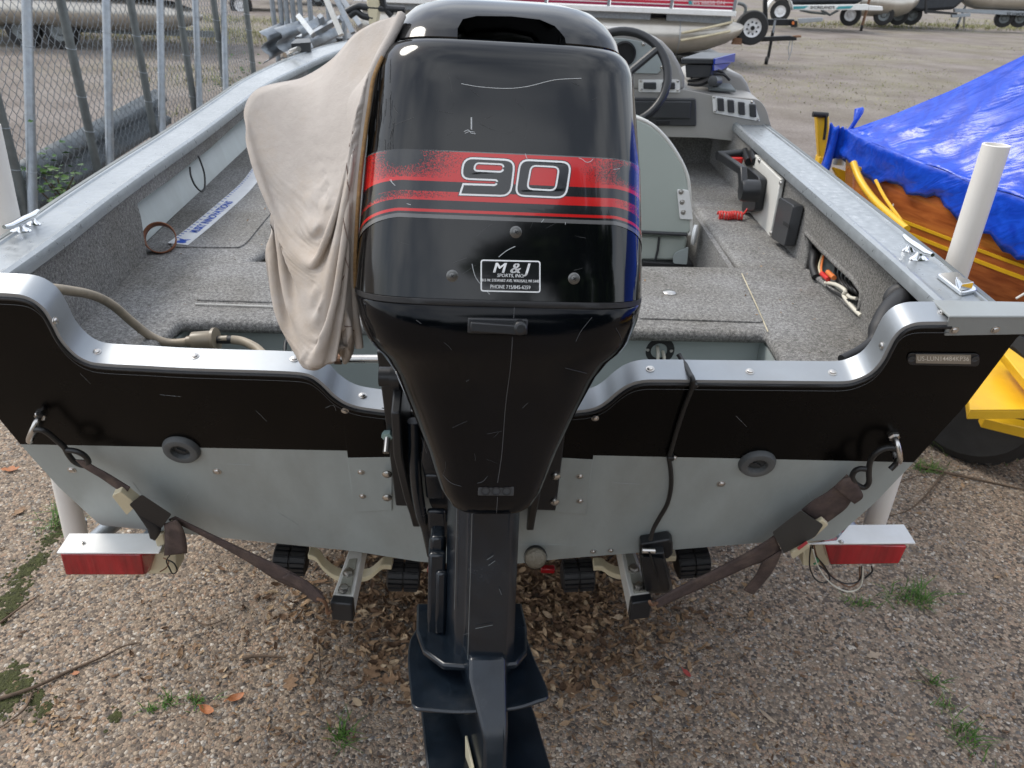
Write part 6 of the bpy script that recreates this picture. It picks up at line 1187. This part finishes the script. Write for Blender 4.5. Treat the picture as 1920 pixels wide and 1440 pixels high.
# ------------------------------------------------------------------ boats and trailers across the lot
def farwheel(c, r, w, ax, par, rimcol='spoke', name='wheel'):
    mb = MB(); mb.lathe([(r*.55, -w/2), (r*.93, -w/2), (r, -w*.3), (r, w*.3), (r*.93, w/2), (r*.55, w/2)], c, ax, 28, cap0=False, cap1=False); wh = mb.build(name, M['tyre'], par, smooth=35)
    mb = MB(); mb.lathe([(r*.58, w*.48), (r*.52, w*.40), (r*.30, w*.30), (r*.22, w*.42), (.01, w*.44)], c, ax, 24, cap0=False); rm = mb.build('rim', M[rimcol], wh, smooth=35); return wh, rm
pb = thing('pontoon_boat', 'pontoon boat with red striped panels and silver float behind the console', 'boat', atZ(1200, 95, 0))
YP = 16.0
def tubeprof(y, x0, px_tip, zc, r, name):
    c0 = np.array([x0, y, zc]); secs_ = []; xt = px_tip
    for f, rr, dz in ((0, .6, 0), (.02, 1, 0), (.60, 1, 0), (.74, 1, .0), (.84, .93, .03), (.91, .80, .09), (.96, .58, .18), (.99, .32, .27), (1.0, .08, .33)):
        x = x0+(xt-x0)*f; secs_.append([np.array([x, y+r*rr*math.cos(t), zc+dz*r*2.0+r*rr*math.sin(t)]) for t in np.linspace(0, 2*math.pi, 33)[:-1]])
    mb = MB(); mb.loft(secs_); return mb.build(name, M['pontoon'], pb, smooth=40)
tip = atY(1398, 30, YP)
p1 = tubeprof(YP, -3.2, tip[0], .475, .325, 'pontoon'); tubeprof(YP+1.9, -3.2, tip[0], .475, .325, 'pontoon')
for q in (((1279, 62), (1375, 42)), ((1277, 76), (1371, 59))):
    mb = MB(); a, b = [atY(*p, YP-.33) for p in q]; mb.tube([a+np.array([0, .03, 0]), (a+b)/2, b+np.array([0, .09, 0])], .022, 8); mb.build('lifting_strake', M['cream'], p1, smooth=50)
mb = MB(); mb.tube([np.array([atY(1276, 60, YP-.33)[0], YP+.327*math.cos(t), .475+.327*math.sin(t)]) for t in np.linspace(0, 2*math.pi, 33)[:-1]], .006, 6, closed=True); mb.build('weld_seam', M['alu'], p1, smooth=50)
zdk = atY(1200, 24, YP-.3)[2]; xd = atY(1383, 10, YP-.3)[0]
mb = MB(); mb.box(((-3.2+xd)/2, YP+.95, zdk+.045), (xd+3.2, 2.5, .09)); mb.build('deck_edge', M['white'], pb, bevel=.01)
mb = MB(); mb.box(((-3.2+2.6)/2, YP-.1, zdk-.10), (5.2, .08, .20)); mb.box((3.2, YP-.1, zdk-.07), (1.2, .08, .13)); mb.build('deck_riser', M['galv'], pb, kind='stuff')
mb = MB(); mb.box(((-3.2+xd)/2, YP+.9, zdk-.12), (xd+2.6, 1.6, .16)); mb.build('underdeck', M['blackpl'], pb)
def fpm():
    m, n, l, b = nt('striped_fence_panel'); g = N(n, 'ShaderNodeTexCoord'); sp = N(n, 'ShaderNodeSeparateXYZ'); l.new(g.outputs['Object'], sp.inputs[0]); mr = N(n, 'ShaderNodeMapRange'); z0 = zdk+.09
    mr.inputs['From Min'].default_value = z0; mr.inputs['From Max'].default_value = z0+.30; l.new(sp.outputs['Z'], mr.inputs['Value'])
    r = ramp(n, [(0, (.62, .6, .58)), (.06, (.30, .015, .06)), (.20, (.7, .68, .66)), (.26, (.5, .02, .05)), (.42, (.7, .68, .66)), (.47, (.55, .03, .06)), (.66, (.7, .68, .66))], 'CONSTANT'); l.new(mr.outputs['Result'], r.inputs['Fac']); l.new(r.outputs['Color'], b.inputs['Base Color']); b.inputs['Roughness'].default_value = .4; return m
mf = fpm()
for i in range(6):
    x1 = xd-.05-i*1.15
    mb = MB(); mb.box((x1-.56, YP-.26, zdk+.47), (1.10, .03, .74)); pn = mb.build('fence_panel', mf, pb)
    mb = MB(); mb.box((x1, YP-.27, zdk+.47), (.05, .05, .76)); mb.build('panel_post', M['galv'], pn)
mb = MB(); text_on(mb, 'WS 8883B DN', lambda x, y: atY(1328+x, 5.5-y, YP-.295), 10, bold=.14, sx=1.02); mb.build('registration_number', pm('pale_pink_lettering', (.75, .55, .56), .5), pb)
mb = MB(); mb.prism([atY(*p, YP-.285) for p in ((1291, 1), (1299, 1), (1299, 8), (1291, 8))], (0, -.004, 0)); mb.build('registration_sticker', M['teal'], pb)
mb = MB(); mb.tube(spline([atY(1383, 6, YP+.3), atY(1392, 8, YP+.3), atY(1398, 14, YP+.3), atY(1396, 28, YP+.3)], 4), .03, 8); mb.build('bow_rail', M['galvdark'], pb, smooth=50)
pt = thing('pontoon_trailer', 'black trailer tongue with white spoked spare wheel at the bow of the pontoon boat', 'trailer', atZ(1440, 122, 0))
YT = 16.35
mb = MB(); mb.prism([atY(*p, YT) for p in ((1395, 71), (1480, 67), (1494, 70), (1494, 76), (1395, 79))], (0, .09, 0)); tgm = mb.build('tongue', M['blackpl'], pt, bevel=.01)
mb = MB(); mb.prism([atY(*p, YT+.5) for p in ((1434, 36), (1490, 36), (1490, 48), (1434, 48))], (0, .09, 0)); mb.build('winch_beam', M['blackpl'], pt, bevel=.01)
mb = MB(); mb.prism([atY(*p, YT+.5) for p in ((1432, -10), (1439, -10), (1440, 40), (1432, 40))], (0, .09, 0)); mb.build('winch_stand', M['blackpl'], pt, bevel=.01)
mb = MB(); mb.box((-.3, YP+.9, .16), (8.2, 1.2, .07)); mb.build('trailer_frame', M['blackpl'], pt)
w_, rm = farwheel(atY(1409, 52, YT-.1), .305, .19, (-.06, -1, .05), pt, name='spare_wheel')
for k in range(8):
    an = k*math.pi/4+.2; c = atY(1409, 52, YT-.1)+np.array([.105*math.cos(an), -.075, .105*math.sin(an)]); mb = MB(); mb.lathe([(.017, 0), (.017, .012)], c, (0, -1, 0), 8); mb.build('wheel_hole', M['blackpl'], rm)
mb = MB(); mb.lathe([(.04, 0), (.04, .03)], atY(1409, 52, YT-.1)+np.array([0, -.07, 0]), (0, -1, 0), 12); mb.build('hub_cap', M['blackpl'], rm, smooth=40)
jb = atZ(1438, 121, 0)
mb = MB(); mb.tube([jb+np.array([0, 0, .12]), jb+np.array([0, 0, .62])], .030, 10); jk = mb.build('jack', M['blackpl'], pt, smooth=50); mb = MB(); mb.lathe([(.075, -.03), (.075, .03)], jb+np.array([-.02, 0, .075]), (1, -.4, 0), 18); mb.build('jack_wheel', M['tyre'], jk, smooth=40)
mb = MB(); mb.tube([jb+np.array([0, -.01, .58]), jb+np.array([0, -.01, .80])], .022, 8); mb.build('jack_handle', M['galv'], jk, smooth=50)
mb = MB(); mb.prism([atY(*p, YT) for p in ((1487, 67), (1502, 66), (1503, 70), (1492, 71))], (0, .08, 0)); mb.build('coupler', M['rust'], pt, bevel=.008)
mb = MB(); mb.prism([atY(*p, YT+.45) for p in ((1484, 39), (1495, 39), (1495, 51), (1484, 51))], (0, .06, 0)); mb.build('marker_housing', M['blackpl'], pt); mb = MB(); mb.prism([atY(*p, YT+.44) for p in ((1485, 40), (1489, 40), (1489, 46), (1485, 46))], (0, -.01, 0)); mb.build('amber_reflector', M['wireorange'], pt)
for q in ([(1482, 74), (1478, 90), (1479, 103)], [(1486, 74), (1484, 95), (1478, 113)]):
    mb = MB(); mb.tube([atY(*p, YT+.02) for p in q], .008, 5); mb.build('safety_chain', M['galv'], pt, smooth=50)
mb = MB(); mb.prism([atY(*p, YT-.2) for p in ((1376, 70), (1391, 72), (1391, 84), (1372, 83))], (0, .06, 0)); mb.build('fender_block', M['rust'], pt)
# white trailer with dark boat, far right of centre
wt = thing('boat_trailer', 'far white trailer with teal stripes and lettering carrying a dark covered boat', 'trailer', atZ(1540, 40, 0)); YW2 = 26.5
mb = MB(); mb.prism([atY(*p, YW2) for p in ((1480, 10), (1628, 8), (1628, 19), (1480, 19))], (0, .15, 0)); mb.build('side_rail', M['white'], wt, bevel=.01)
mb = MB(); mb.prism([atY(*p, YW2-.01) for p in ((1488, 12), (1516, 11), (1508, 16), (1485, 17))], (0, -.01, 0)); mb.build('teal_stripe', M['teal'], wt); mb = MB(); mb.prism([atY(*p, YW2-.01) for p in ((1572, 12), (1600, 11), (1594, 16), (1567, 17))], (0, -.01, 0)); mb.build('teal_stripe', M['teal'], wt)
mb = MB(); text_on(mb, "SHORELAND'R", lambda x, y: atY(1542+x, 14.2-y, YW2-.012), 7.6, bold=.12, shear=.15, sx=.92); mb.build('lettering', M['blackpl'], wt)
farwheel(atY(1463, 21, YW2-.25), .30, .2, (-.3, -1, 0), wt); farwheel(atY(1595, 28, YW2+.9), .32, .22, (-.5, -1, 0), wt)
mb = MB(); ar = [atY(1463, 18, YW2-.35)+np.array([.38*math.cos(t), 0, .36*math.sin(t)]) for t in np.linspace(.0, math.pi*1.0, 10)]; mb.grid([[p, p+np.array([0, .28, 0])] for p in ar]); mb.build('fender', M['white'], wt, solid=.03, smooth=50)
mb = MB(); mb.prism([atY(*p, YW2+.3) for p in ((1470, -40), (1622, -40), (1628, -6), (1610, 8), (1480, 10), (1466, -10))], (0, 1.6, 0)); mb.build('covered_boat', M['darkboat'], wt, bevel=.1)
for q in ([(1540, 19), (1556, 28), (1572, 19)], [(1500, 19), (1520, 23), (1548, 26)]):
    mb = MB(); mb.tube([atY(*p, YW2+.3) for p in q], .04, 6); mb.build('keel_support', M['galvdark'], wt)
jb = atZ(1614, 58, 0); mb = MB(); mb.tube([jb+np.array([0, 0, .1]), jb+np.array([.05, 0, 1.05])], .045, 8); mb.build('jack', M['rust'], wt, smooth=50); mb = MB(); mb.lathe([(.09, -.04), (.09, .04)], jb+np.array([0, 0, .09]), (1, -.3, 0), 14); mb.build('jack_wheel', M['tyre'], wt, smooth=40)
mb = MB(); mb.prism([atY(*p, YW2-.6) for p in ((1498, 35), (1543, 33), (1543, 40), (1498, 44))], (0, .12, 0)); mb.build('tongue', M['alu'], wt, bevel=.01)
mb = MB(); mb.prism([atY(*p, YW2+.2) for p in ((1628, 10), (1655, 12), (1656, 20), (1628, 20))], (0, .2, 0)); mb.build('tongue_block', M['white'], wt, bevel=.02)
sp2 = thing('pontoon_boat', 'far pontoon boat showing one rounded silver float on dark trailer wheels', 'boat', atZ(1680, 38, 0)); YS2 = 29.0
c_ = atY(1672, 6, YS2); mb = MB(); mb.loft([[c_+np.array([x, .42*r*math.cos(t), .42*r*math.sin(t)+dz]) for t in np.linspace(0, 2*math.pi, 25)[:-1]] for x, r, dz in ((-1.2, .9, 0), (-1.1, 1, 0), (.2, 1, 0), (.55, .85, .05), (.8, .5, .15), (.9, .1, .25))]); mb.build('pontoon', M['pontoon'], sp2, smooth=45)
mb = MB(); mb.prism([atY(*p, YS2+.5) for p in ((1600, -40), (1830, -40), (1815, -4), (1790, 18), (1725, 22), (1640, 2))], (0, 2.0, 0)); mb.build('dark_hull', M['darkboat'], sp2, bevel=.1)
for px in (1657, 1685, 1710): farwheel(atY(px, 28, YS2-.2+.02*(px-1657)), .32, .22, (-.35, -1, 0), sp2, 'galvdark')
mb = MB(); mb.prism([atY(*p, YS2-.3) for p in ((1735, 18), (1795, 24), (1795, 28), (1735, 24))], (0, .1, 0)); mb.build('frame', M['blackpl'], sp2); mb = MB(); mb.prism([atY(*p, YS2-.4) for p in ((1736, -20), (1739, -20), (1739, 26), (1735, 26))], (0, .06, 0)); mb.build('upright', M['blackpl'], sp2)
gt = thing('pontoon_trailer', 'far pontoon trailer with long grey rail and lettering at the right edge', 'trailer', atZ(1880, 40, 0)); YG = 30.0
mb = MB(); mb.prism([atY(*p, YG) for p in ((1790, 16), (1960, 22), (1960, 32), (1790, 23))], (0, .12, 0)); mb.build('side_rail', M['galv'], gt, bevel=.01)
mb = MB(); text_on(mb, 'EZ LOADER', lambda x, y: atY(1906+x, 26.3+.03*x-y, YG-.012), 7, bold=.12, shear=.2); mb.build('lettering', M['blackpl'], gt)
mb = MB(); a = atY(1815, 1, YG); mb.loft([[np.array([x, YG+.2+.36*r*math.cos(t), a[2]+.1+.36*r*math.sin(t)]) for t in np.linspace(0, 2*math.pi, 25)[:-1]] for x, r in ((a[0]-.2, .3), (a[0]+.1, .8), (a[0]+.4, 1), (a[0]+4, 1))]); mb.build('pontoon', M['pontoon'], gt, smooth=45)
for px in (1882, 1912): farwheel(atY(px, 34, YG+.3), .30, .2, (-.3, -1, 0), gt, 'galvdark')
jb = atZ(1793, 54, 0); mb = MB(); mb.tube([jb+np.array([0, 0, .1]), jb+np.array([.1, 0, .85])], .045, 8); mb.build('jack', M['galv'], gt, smooth=50); mb = MB(); mb.lathe([(.09, -.04), (.09, .04)], jb+np.array([0, 0, .09]), (1, -.3, 0), 14); mb.build('jack_wheel', M['tyre'], gt, smooth=40)
mb = MB(); mb.prism([atY(*p, YG-.5) for p in ((1785, 27), (1820, 25), (1820, 31), (1785, 33))], (0, .1, 0)); mb.build('coupler', M['galv'], gt, bevel=.01)
mb = MB(); mb.tube([atZ(1807, 52, 0), atY(1808, 30, YG-.5)], .03, 6); mb.build('prop_stand', M['galv'], gt)
# lot behind the chain-link fence
lp_ = thing('pontoon_boat', 'long pontoon boat on a trailer seen through the chain-link fence', 'boat', atZ(150, 85, 0)); YL_ = 14.6
a = atY(-150, 22, YL_); b = atY(330, 12, YL_); zc_ = .55
mb = MB(); mb.loft([[np.array([x, YL_+.27*r*math.cos(t), zc_+.05+.27*r*math.sin(t)]) for t in np.linspace(0, 2*math.pi, 25)[:-1]] for x, r in ((-14, 1), (-6.6, 1), (-6.1, .85), (-5.8, .5), (-5.6, .1))]); mb.build('pontoon', M['pontoon'], lp_, smooth=45)
mb = MB(); mb.box((-10, YL_+.9, 1.02), (8.6, 2.3, .3)); mb.build('deck', M['darkboat'], lp_); mb = MB(); mb.box((-10, YL_-.25, 1.45), (8.4, .04, .55)); mb.build('fence_panel', M['white'], lp_)
for x in (-8.75, -8.1): farwheel(np.array([x, YL_-.05, .30]), .30, .2, (0, -1, 0), lp_, 'galvdark')
mb = MB(); mb.box((-9.5, YL_+.1, .32), (8, .08, .1)); mb.build('trailer_frame', M['galvdark'], lp_)
lt_ = thing('boat_trailer', 'far red striped boat on a trailer glimpsed above the gap in the fence', 'trailer', atZ(450, 20, 0))
farwheel(atY(452, 10, 25.5), .32, .2, (0, -1, 0), lt_); mb = MB(); mb.prism([atY(*p, 25.6) for p in ((425, 2), (520, -2), (520, -30), (425, -30))], (0, 1.5, 0)); mb.build('hull', M['white'], lt_, bevel=.05); mb = MB(); mb.prism([atY(*p, 25.58) for p in ((430, -3), (520, -6), (520, -10), (430, -8))], (0, -.02, 0)); mb.build('red_stripe', M['redvinyl'], lt_); mb = MB(); mb.prism([atY(*p, 25.7) for p in ((428, 8), (470, 5), (470, 2), (428, 4))], (0, .1, 0)); mb.build('frame', M['rust'], lt_)
for i, (px, lab) in enumerate(((640, 'far covered hull behind the bow trolling motor'), (900, 'far pale hull hidden behind the outboard motor'))):
    hh = thing('covered_boat', lab, 'boat', atZ(px, 10, 0)); c = atZ(px, 10, 0); mb = MB(); mb.loft([[c+np.array([x, .9*w*math.cos(t), .95+.5*w*math.sin(t)]) for t in np.linspace(0, 2*math.pi, 17)[:-1]] for x, w in ((-3, .5), (-2.6, .9), (1, 1), (2.2, .6), (2.9, .1))]); mb.build('hull', M['white'] if i else M['darkboat'], hh, smooth=50); mb = MB(); mb.box(c+np.array([0, 0, .35]), (3.5, .9, .1)); mb.build('trailer_frame', M['galvdark'], hh)
    farwheel(c+np.array([-.6, -.9, .3]), .3, .2, (0, -1, 0), hh, 'galvdark')

# ------------------------------------------------------------------ grass, weeds, twigs, fallen leaves
def blades(name, pts, hgt, wid, mat, lean=.5):
    V = []; F_ = []
    for x, y in pts:
        h = random.uniform(*hgt); w = random.uniform(*wid); an = random.uniform(0, 6.28); l = random.uniform(.1, lean)*h; dx, dy = math.cos(an), math.sin(an); b = len(V)
        for t, ww in ((0, 1), (.55, .8), (1, .1)):
            cx_, cy_, z = x+dx*l*t*t*2, y+dy*l*t*t*2, h*t*(1-.25*t*(l/h)); V += [(cx_-dy*w*ww/2, cy_+dx*w*ww/2, z), (cx_+dy*w*ww/2, cy_-dx*w*ww/2, z)]
        F_ += [(b, b+1, b+3, b+2), (b+2, b+3, b+5, b+4)]
    return np_mesh(name, np.array(V), np.array(F_), mat)
def tuft(px, py, r, n, hgt, label, el=(1, .6)):
    c = atZ(px, py, 0); o = blades('grass_tuft', [(c[0]+random.gauss(0, r*el[0]), c[1]+random.gauss(0, r*el[1])) for _ in range(n)], hgt, (.002, .004), M['grass'], 1.2); tag(o, label, 'grass tuft', 'green tufts in the cracks'); return o
tuft(1706, 1122, .038, 130, (.015, .048), 'largest green grass tuft on the asphalt right of the starboard tail light')
tuft(1607, 1134, .022, 45, (.01, .028), 'small green tuft just left of the largest one')
tuft(641, 1382, .014, 60, (.015, .038), 'small bright green tuft left of the motor at the front edge', (.6, 1))
tuft(285, 1330, .012, 26, (.008, .022), 'leftmost of the tiny tufts near the orange leaves'); tuft(316, 1316, .014, 36, (.01, .026), 'middle one of the tiny tufts near the orange leaves'); tuft(372, 1318, .016, 40, (.01, .024), 'tiny tuft touching the left orange leaf')
tuft(1815, 1388, .022, 60, (.02, .05), 'lowest green tuft at the right edge by the dead leaves', (.7, 1.2)); tuft(1750, 1280, .012, 26, (.015, .035), 'thin green tuft at the right between two bigger ones'); tuft(1768, 1325, .012, 22, (.01, .03), 'sparse tuft just above the lowest right one')
tuft(1862, 842, .10, 240, (.02, .06), 'band of grass beside the tyre of the yellow trailer', (1.3, .4)); tuft(118, 975, .035, 110, (.02, .06), 'green tuft behind the port guide pole', (.7, 1.2)); tuft(1740, 880, .028, 80, (.015, .04), 'low grass under the tyre of the yellow trailer')
def region(n, x0, x1, y0, y1, keep): 
    out = []
    while len(out) < n:
        x, y = random.uniform(x0, x1), random.uniform(y0, y1)
        if random.random() < keep(x, y): out.append((x, y))
    return out
cl_ = [(random.uniform(3.5, 15), random.uniform(10.5, 24), random.uniform(.3, 1.1)) for _ in range(46)]+[(4.2, 14.0, 1.0), (5.2, 13.2, .9), (6.2, 12.9, 1.0), (7.2, 14.2, .8), (4.0, 7.2, .25), (5, 16.5, 1)]
def near(cl): return lambda x, y: min(1, sum(math.exp(-((x-a)/r/1.8)**2-((y-b)/r*1.6)**2) for a, b, r in cl))
o = blades('lot_grass', region(4500, 2.8, 17, 6.6, 25, near(cl_)), (.008, .028), (.008, .018), M['drygrass'], 1.6); o['kind'] = 'stuff'; o['label'] = 'thin yellowish grass growing in patches on the far lot'
cl2 = [(random.uniform(-13, -5), random.uniform(16.6, 19), random.uniform(.5, 1.1)) for _ in range(26)]+[(-4.0, 9.0, .25), (-4.4, 11.5, .5), (-5.3, 12.6, .4), (-5.2, 17, .8), (-7, 22, 1.5)]
o = blades('verge_grass', region(9000, -13.5, -3, 8, 24, near(cl2)), (.04, .12), (.008, .016), M['drygrass'], .9); o['kind'] = 'stuff'; o['label'] = 'strip of grass along the lot behind the fence'
cl3 = [(x, y, r) for x, y, r in ((12, 30.5, 1.2), (16, 32, 1.5), (20, 33, 1.5), (9, 29, .8), (24, 36, 2))]
o = blades('back_grass', region(5000, 6, 28, 27, 38, near(cl3)), (.05, .16), (.012, .02), M['drygrass'], .9); o['kind'] = 'stuff'; o['label'] = 'grass below the far boats'
# moss
for i, blobs in enumerate(([(45, 1075, .05), (25, 1120, .05), (70, 1050, .035), (10, 1150, .04), (120, 985, .03), (95, 1010, .03)], [(15, 1275, .045), (40, 1290, .035), (10, 1318, .04), (70, 1310, .02), (215, 1345, .016), (85, 1330, .02)])):
    Vv, Ff = [], []
    for px, py, r in blobs:
        c = atZ(px, py, 0)
        for k in range(int(120*r/.04)):
            a, q = random.uniform(0, 6.28), r*abs(random.gauss(0, .75)); x, y = c[0]+q*math.cos(a)*.7, c[1]+q*math.sin(a)*1.25; s = random.uniform(.0025, .009)*(1.1 if q < r else .7); b = len(Vv)
            Vv += [(x+s*math.cos(t)*random.uniform(.7, 1.2), y+s*math.sin(t)*random.uniform(.7, 1.2), .001) for t in np.linspace(0, 6.28, 7)[:-1]]+[(x, y, .003+s*.35)]; Ff += [(b+j, b+(j+1) % 6, b+6) for j in range(6)]
    o = np_mesh('moss', np.array(Vv), np.array(Ff), M['moss'], True); o['kind'] = 'stuff'; o['label'] = ['moss patch beside the port tail light', 'moss patch at the left edge under the twig'][i]
# twigs
def twig(pts, r, label, z=.008):
    mb = MB(); P = spline([atZ(px, py, z+.004*math.sin(i*2.1)) for i, (px, py) in enumerate(pts)], 5); mb.tube(P, np.linspace(r, r*.35, len(P)), 6); tag(mb.build('twig', M['twig'], None, smooth=60), label, 'twig', 'twigs lying on the asphalt')
twig([(-20, 1316), (60, 1290), (130, 1258), (190, 1232), (230, 1212), (262, 1205)], .0055, 'long dark twig crossing the lower left of the asphalt'); twig([(0, 1168), (40, 1138), (75, 1115)], .004, 'short twig along the moss below the port tail light')
twig([(60, 1300), (45, 1330), (0, 1365)], .004, 'forked twig end below the long left one'); twig([(1716, 872), (1790, 890), (1860, 905), (1940, 922)], .006, 'twig below the tyre of the yellow trailer'); twig([(1770, 885), (1735, 930), (1700, 958), (1660, 968)], .004, 'thin curved twig beside the starboard guide pole')
twig([(596, 1200), (600, 1250), (592, 1290)], .0025, 'thin stem standing out left of the leaf drift'); twig([(355, 1150), (385, 1172), (430, 1158)], .003, 'small bent twig between port tail light and motor'); twig([(455, 1235), (480, 1230), (535, 1232)], .007, 'pale flat stick beside the brown oak leaf'); twig([(1718, 1255), (1760, 1300), (1778, 1325)], .0028, 'thin straw at the right edge between the tufts')
twig([(1220, 1370), (1224, 1410), (1228, 1445)], .003, 'short twig at the front edge right of the motor'); twig([(1640, 925), (1700, 900), (1725, 890)], .003, 'faint twig just above the starboard tail light')
# single leaves
def leaf(px, py, L, yaw, mat, lobes, label, curl=.35, name='fallen_leaf', z=.006, wd=.34):
    c = atZ(px, py, z); out = []; n = 44
    for i in range(n):
        t = i/(n-1); s = math.sin(math.pi*t)**.6
        w = wd*s*(1-.15*t)*((.55+.45*abs(math.cos(math.pi*lobes*t)))**1.6 if lobes else 1); out.append((t-.5, w))
    Rm = Matrix.Rotation(yaw, 3, 'Z'); V = []
    for x, w in out:
        for v in (-1, -.5, 0, .5, 1):
            p = Rm @ Vector((L*x+L*.12*(v*v)*abs(w)*(1 if lobes else 0), L*w*v, L*curl*(x*x*.8+(w*v)**2*1.4)+L*.02*math.sin(9*x+4*v))); V.append((c[0]+p.x, c[1]+p.y, c[2]+max(0, p.z)))
    mb = MB(); mb.add(V, [(i*5+j, i*5+j+1, i*5+j+6, i*5+j+5) for i in range(n-1) for j in range(4)]); a = Rm @ Vector((-.5*L, 0, L*curl*.2)); b = Rm @ Vector((-.72*L, .02*L, L*.05)); mb.tube([(c[0]+a.x, c[1]+a.y, c[2]+a.z), (c[0]+b.x, c[1]+b.y, c[2]+b.z)], .0012, 5)
    tag(mb.build(name, mat, None, smooth=60), label, 'leaf', 'single leaves fallen on the asphalt')
leaf(700, 1258, .075, 1.2, M['oak'], 3, 'lobed brown oak leaf left of the splash plate', .3, wd=.42); leaf(545, 1280, .055, -1.4, M['oak'], 3, 'tan oak leaf below the pale flat stick', .2, wd=.42); leaf(728, 1275, .055, .2, M['oak'], 3, 'brown oak leaf overlapping the one left of the splash plate', .5, wd=.4)
leaf(1072, 1290, .07, 1.5, M['oak'], 3, 'pointed oak leaf right of the splash plate tip', .3, wd=.4); leaf(1095, 1220, .05, .4, M['oak'], 3, 'small curled oak leaf right of the leg in the drift', .6); leaf(1028, 1282, .055, 2.7, M['oak'], 3, 'oak leaf tucked beside the splash plate', .3)
leaf(388, 1332, .045, -.4, M['oakorange'], 0, 'left one of two orange curled leaves at the lower left', .9, wd=.28); leaf(443, 1309, .042, .5, M['oakorange'], 0, 'right one of two orange curled leaves at the lower left', 1.0, wd=.3)
leaf(1288, 1262, .030, -1.0, M['redleaf'], 0, 'small flat red leaf right of the motor', .05, wd=.26); leaf(1638, 1228, .042, .3, M['paleleaf'], 2, 'pale star shaped leaf on the right asphalt', .1, wd=.4); leaf(1278, 1300, .032, -.6, M['litter'], 0, 'dull brown leaf below the red one', .2); leaf(1441, 1345, .05, -.9, M['paleleaf'], 0, 'long pale leaf sliver at the lower right', .2, wd=.12)
leaf(365, 1212, .024, 1.8, M['oak'], 2, 'small tan leaf scrap between port tail light and oak leaf', .2); leaf(142, 1262, .018, .4, M['oakorange'], 0, 'tiny orange leaf scrap on the long twig', .2, wd=.4); leaf(20, 880, .06, .2, M['oakorange'], 2, 'rusty leaf at the left edge behind the transom corner', .5); leaf(35, 960, .05, 1.2, M['oak'], 2, 'brown leaf at the left edge near the port guide pole', .5)
leaf(600, 1090, .05, .3, M['oak'], 0, 'long tan leaf beside the outer port keel roller', .3, wd=.16); leaf(735, 1130, .045, -.3, M['paleleaf'], 0, 'pale leaf lying on the drift under the port keel roller', .3, wd=.16); leaf(700, 1180, .045, .6, M['oak'], 2, 'ochre leaf on the drift left of the leg', .4); leaf(1040, 1105, .05, 1.0, M['oak'], 2, 'tan leaf on the drift right of the leg', .4); leaf(1065, 1180, .045, 1.5, M['paleleaf'], 0, 'pale upright leaf on the drift right of the leg', .3, wd=.2)
def ondeck():
    k_ = random.random()
    if k_ < .55: x, y = random.uniform(-.6, .75), random.uniform(1.66, 1.95)
    elif k_ < .8: x, y = random.uniform(.62, .78), random.uniform(1.4, 3.0)
    else: x, y = random.uniform(-.9, -.7), random.uniform(1.4, 2.6)
    return x, y, ZD+.006
leaf_scatter('deck_crumbs', 130, ondeck, (.003, .009), M['litter'], 'crumbs of dead leaf on the carpeted deck', .3)
def deadheap():
    x, y = random.gauss(1.36-.9, .15), random.gauss(1.10, .05); return x, y, .004
# ------------------------------------------------------------------ wood behind the photographer, mirrored in the black paint
Vv, Ff = [], []
crowns = [(random.uniform(2.6, 26), random.uniform(-17, -11), random.uniform(1.5, 10.5), random.uniform(1.3, 2.4)) for _ in range(74)]+[(random.uniform(-26, 3), random.uniform(-34, -28), random.uniform(1, 4.5), random.uniform(1.5, 2.5)) for _ in range(40)]
for cx_, cy_, cz_, R_ in crowns:
    for k in range(170):
        d = Vector((random.gauss(0, 1), random.gauss(0, 1), random.gauss(0, 1))).normalized()*R_*random.uniform(.55, 1.05); s = random.uniform(.18, .42); Rm = Matrix.Rotation(random.uniform(0, 6.3), 3, 'Z') @ Matrix.Rotation(random.uniform(-1.4, 1.4), 3, 'X'); b = len(Vv)
        for p in ((-.5, -.5, 0), (.5, -.4, .1), (.45, .5, 0), (-.5, .4, .1)): q = Rm @ Vector(p)*s*2; Vv.append((cx_+d.x+q.x, cy_+d.y+q.y, max(.1, cz_+d.z+q.z)))
        Ff.append((b, b+1, b+2, b+3))
o = np_mesh('far_wood', np.array(Vv), np.array(Ff), M['foliage']); o['kind'] = 'stuff'; o['label'] = 'dark green wood behind the photographer'
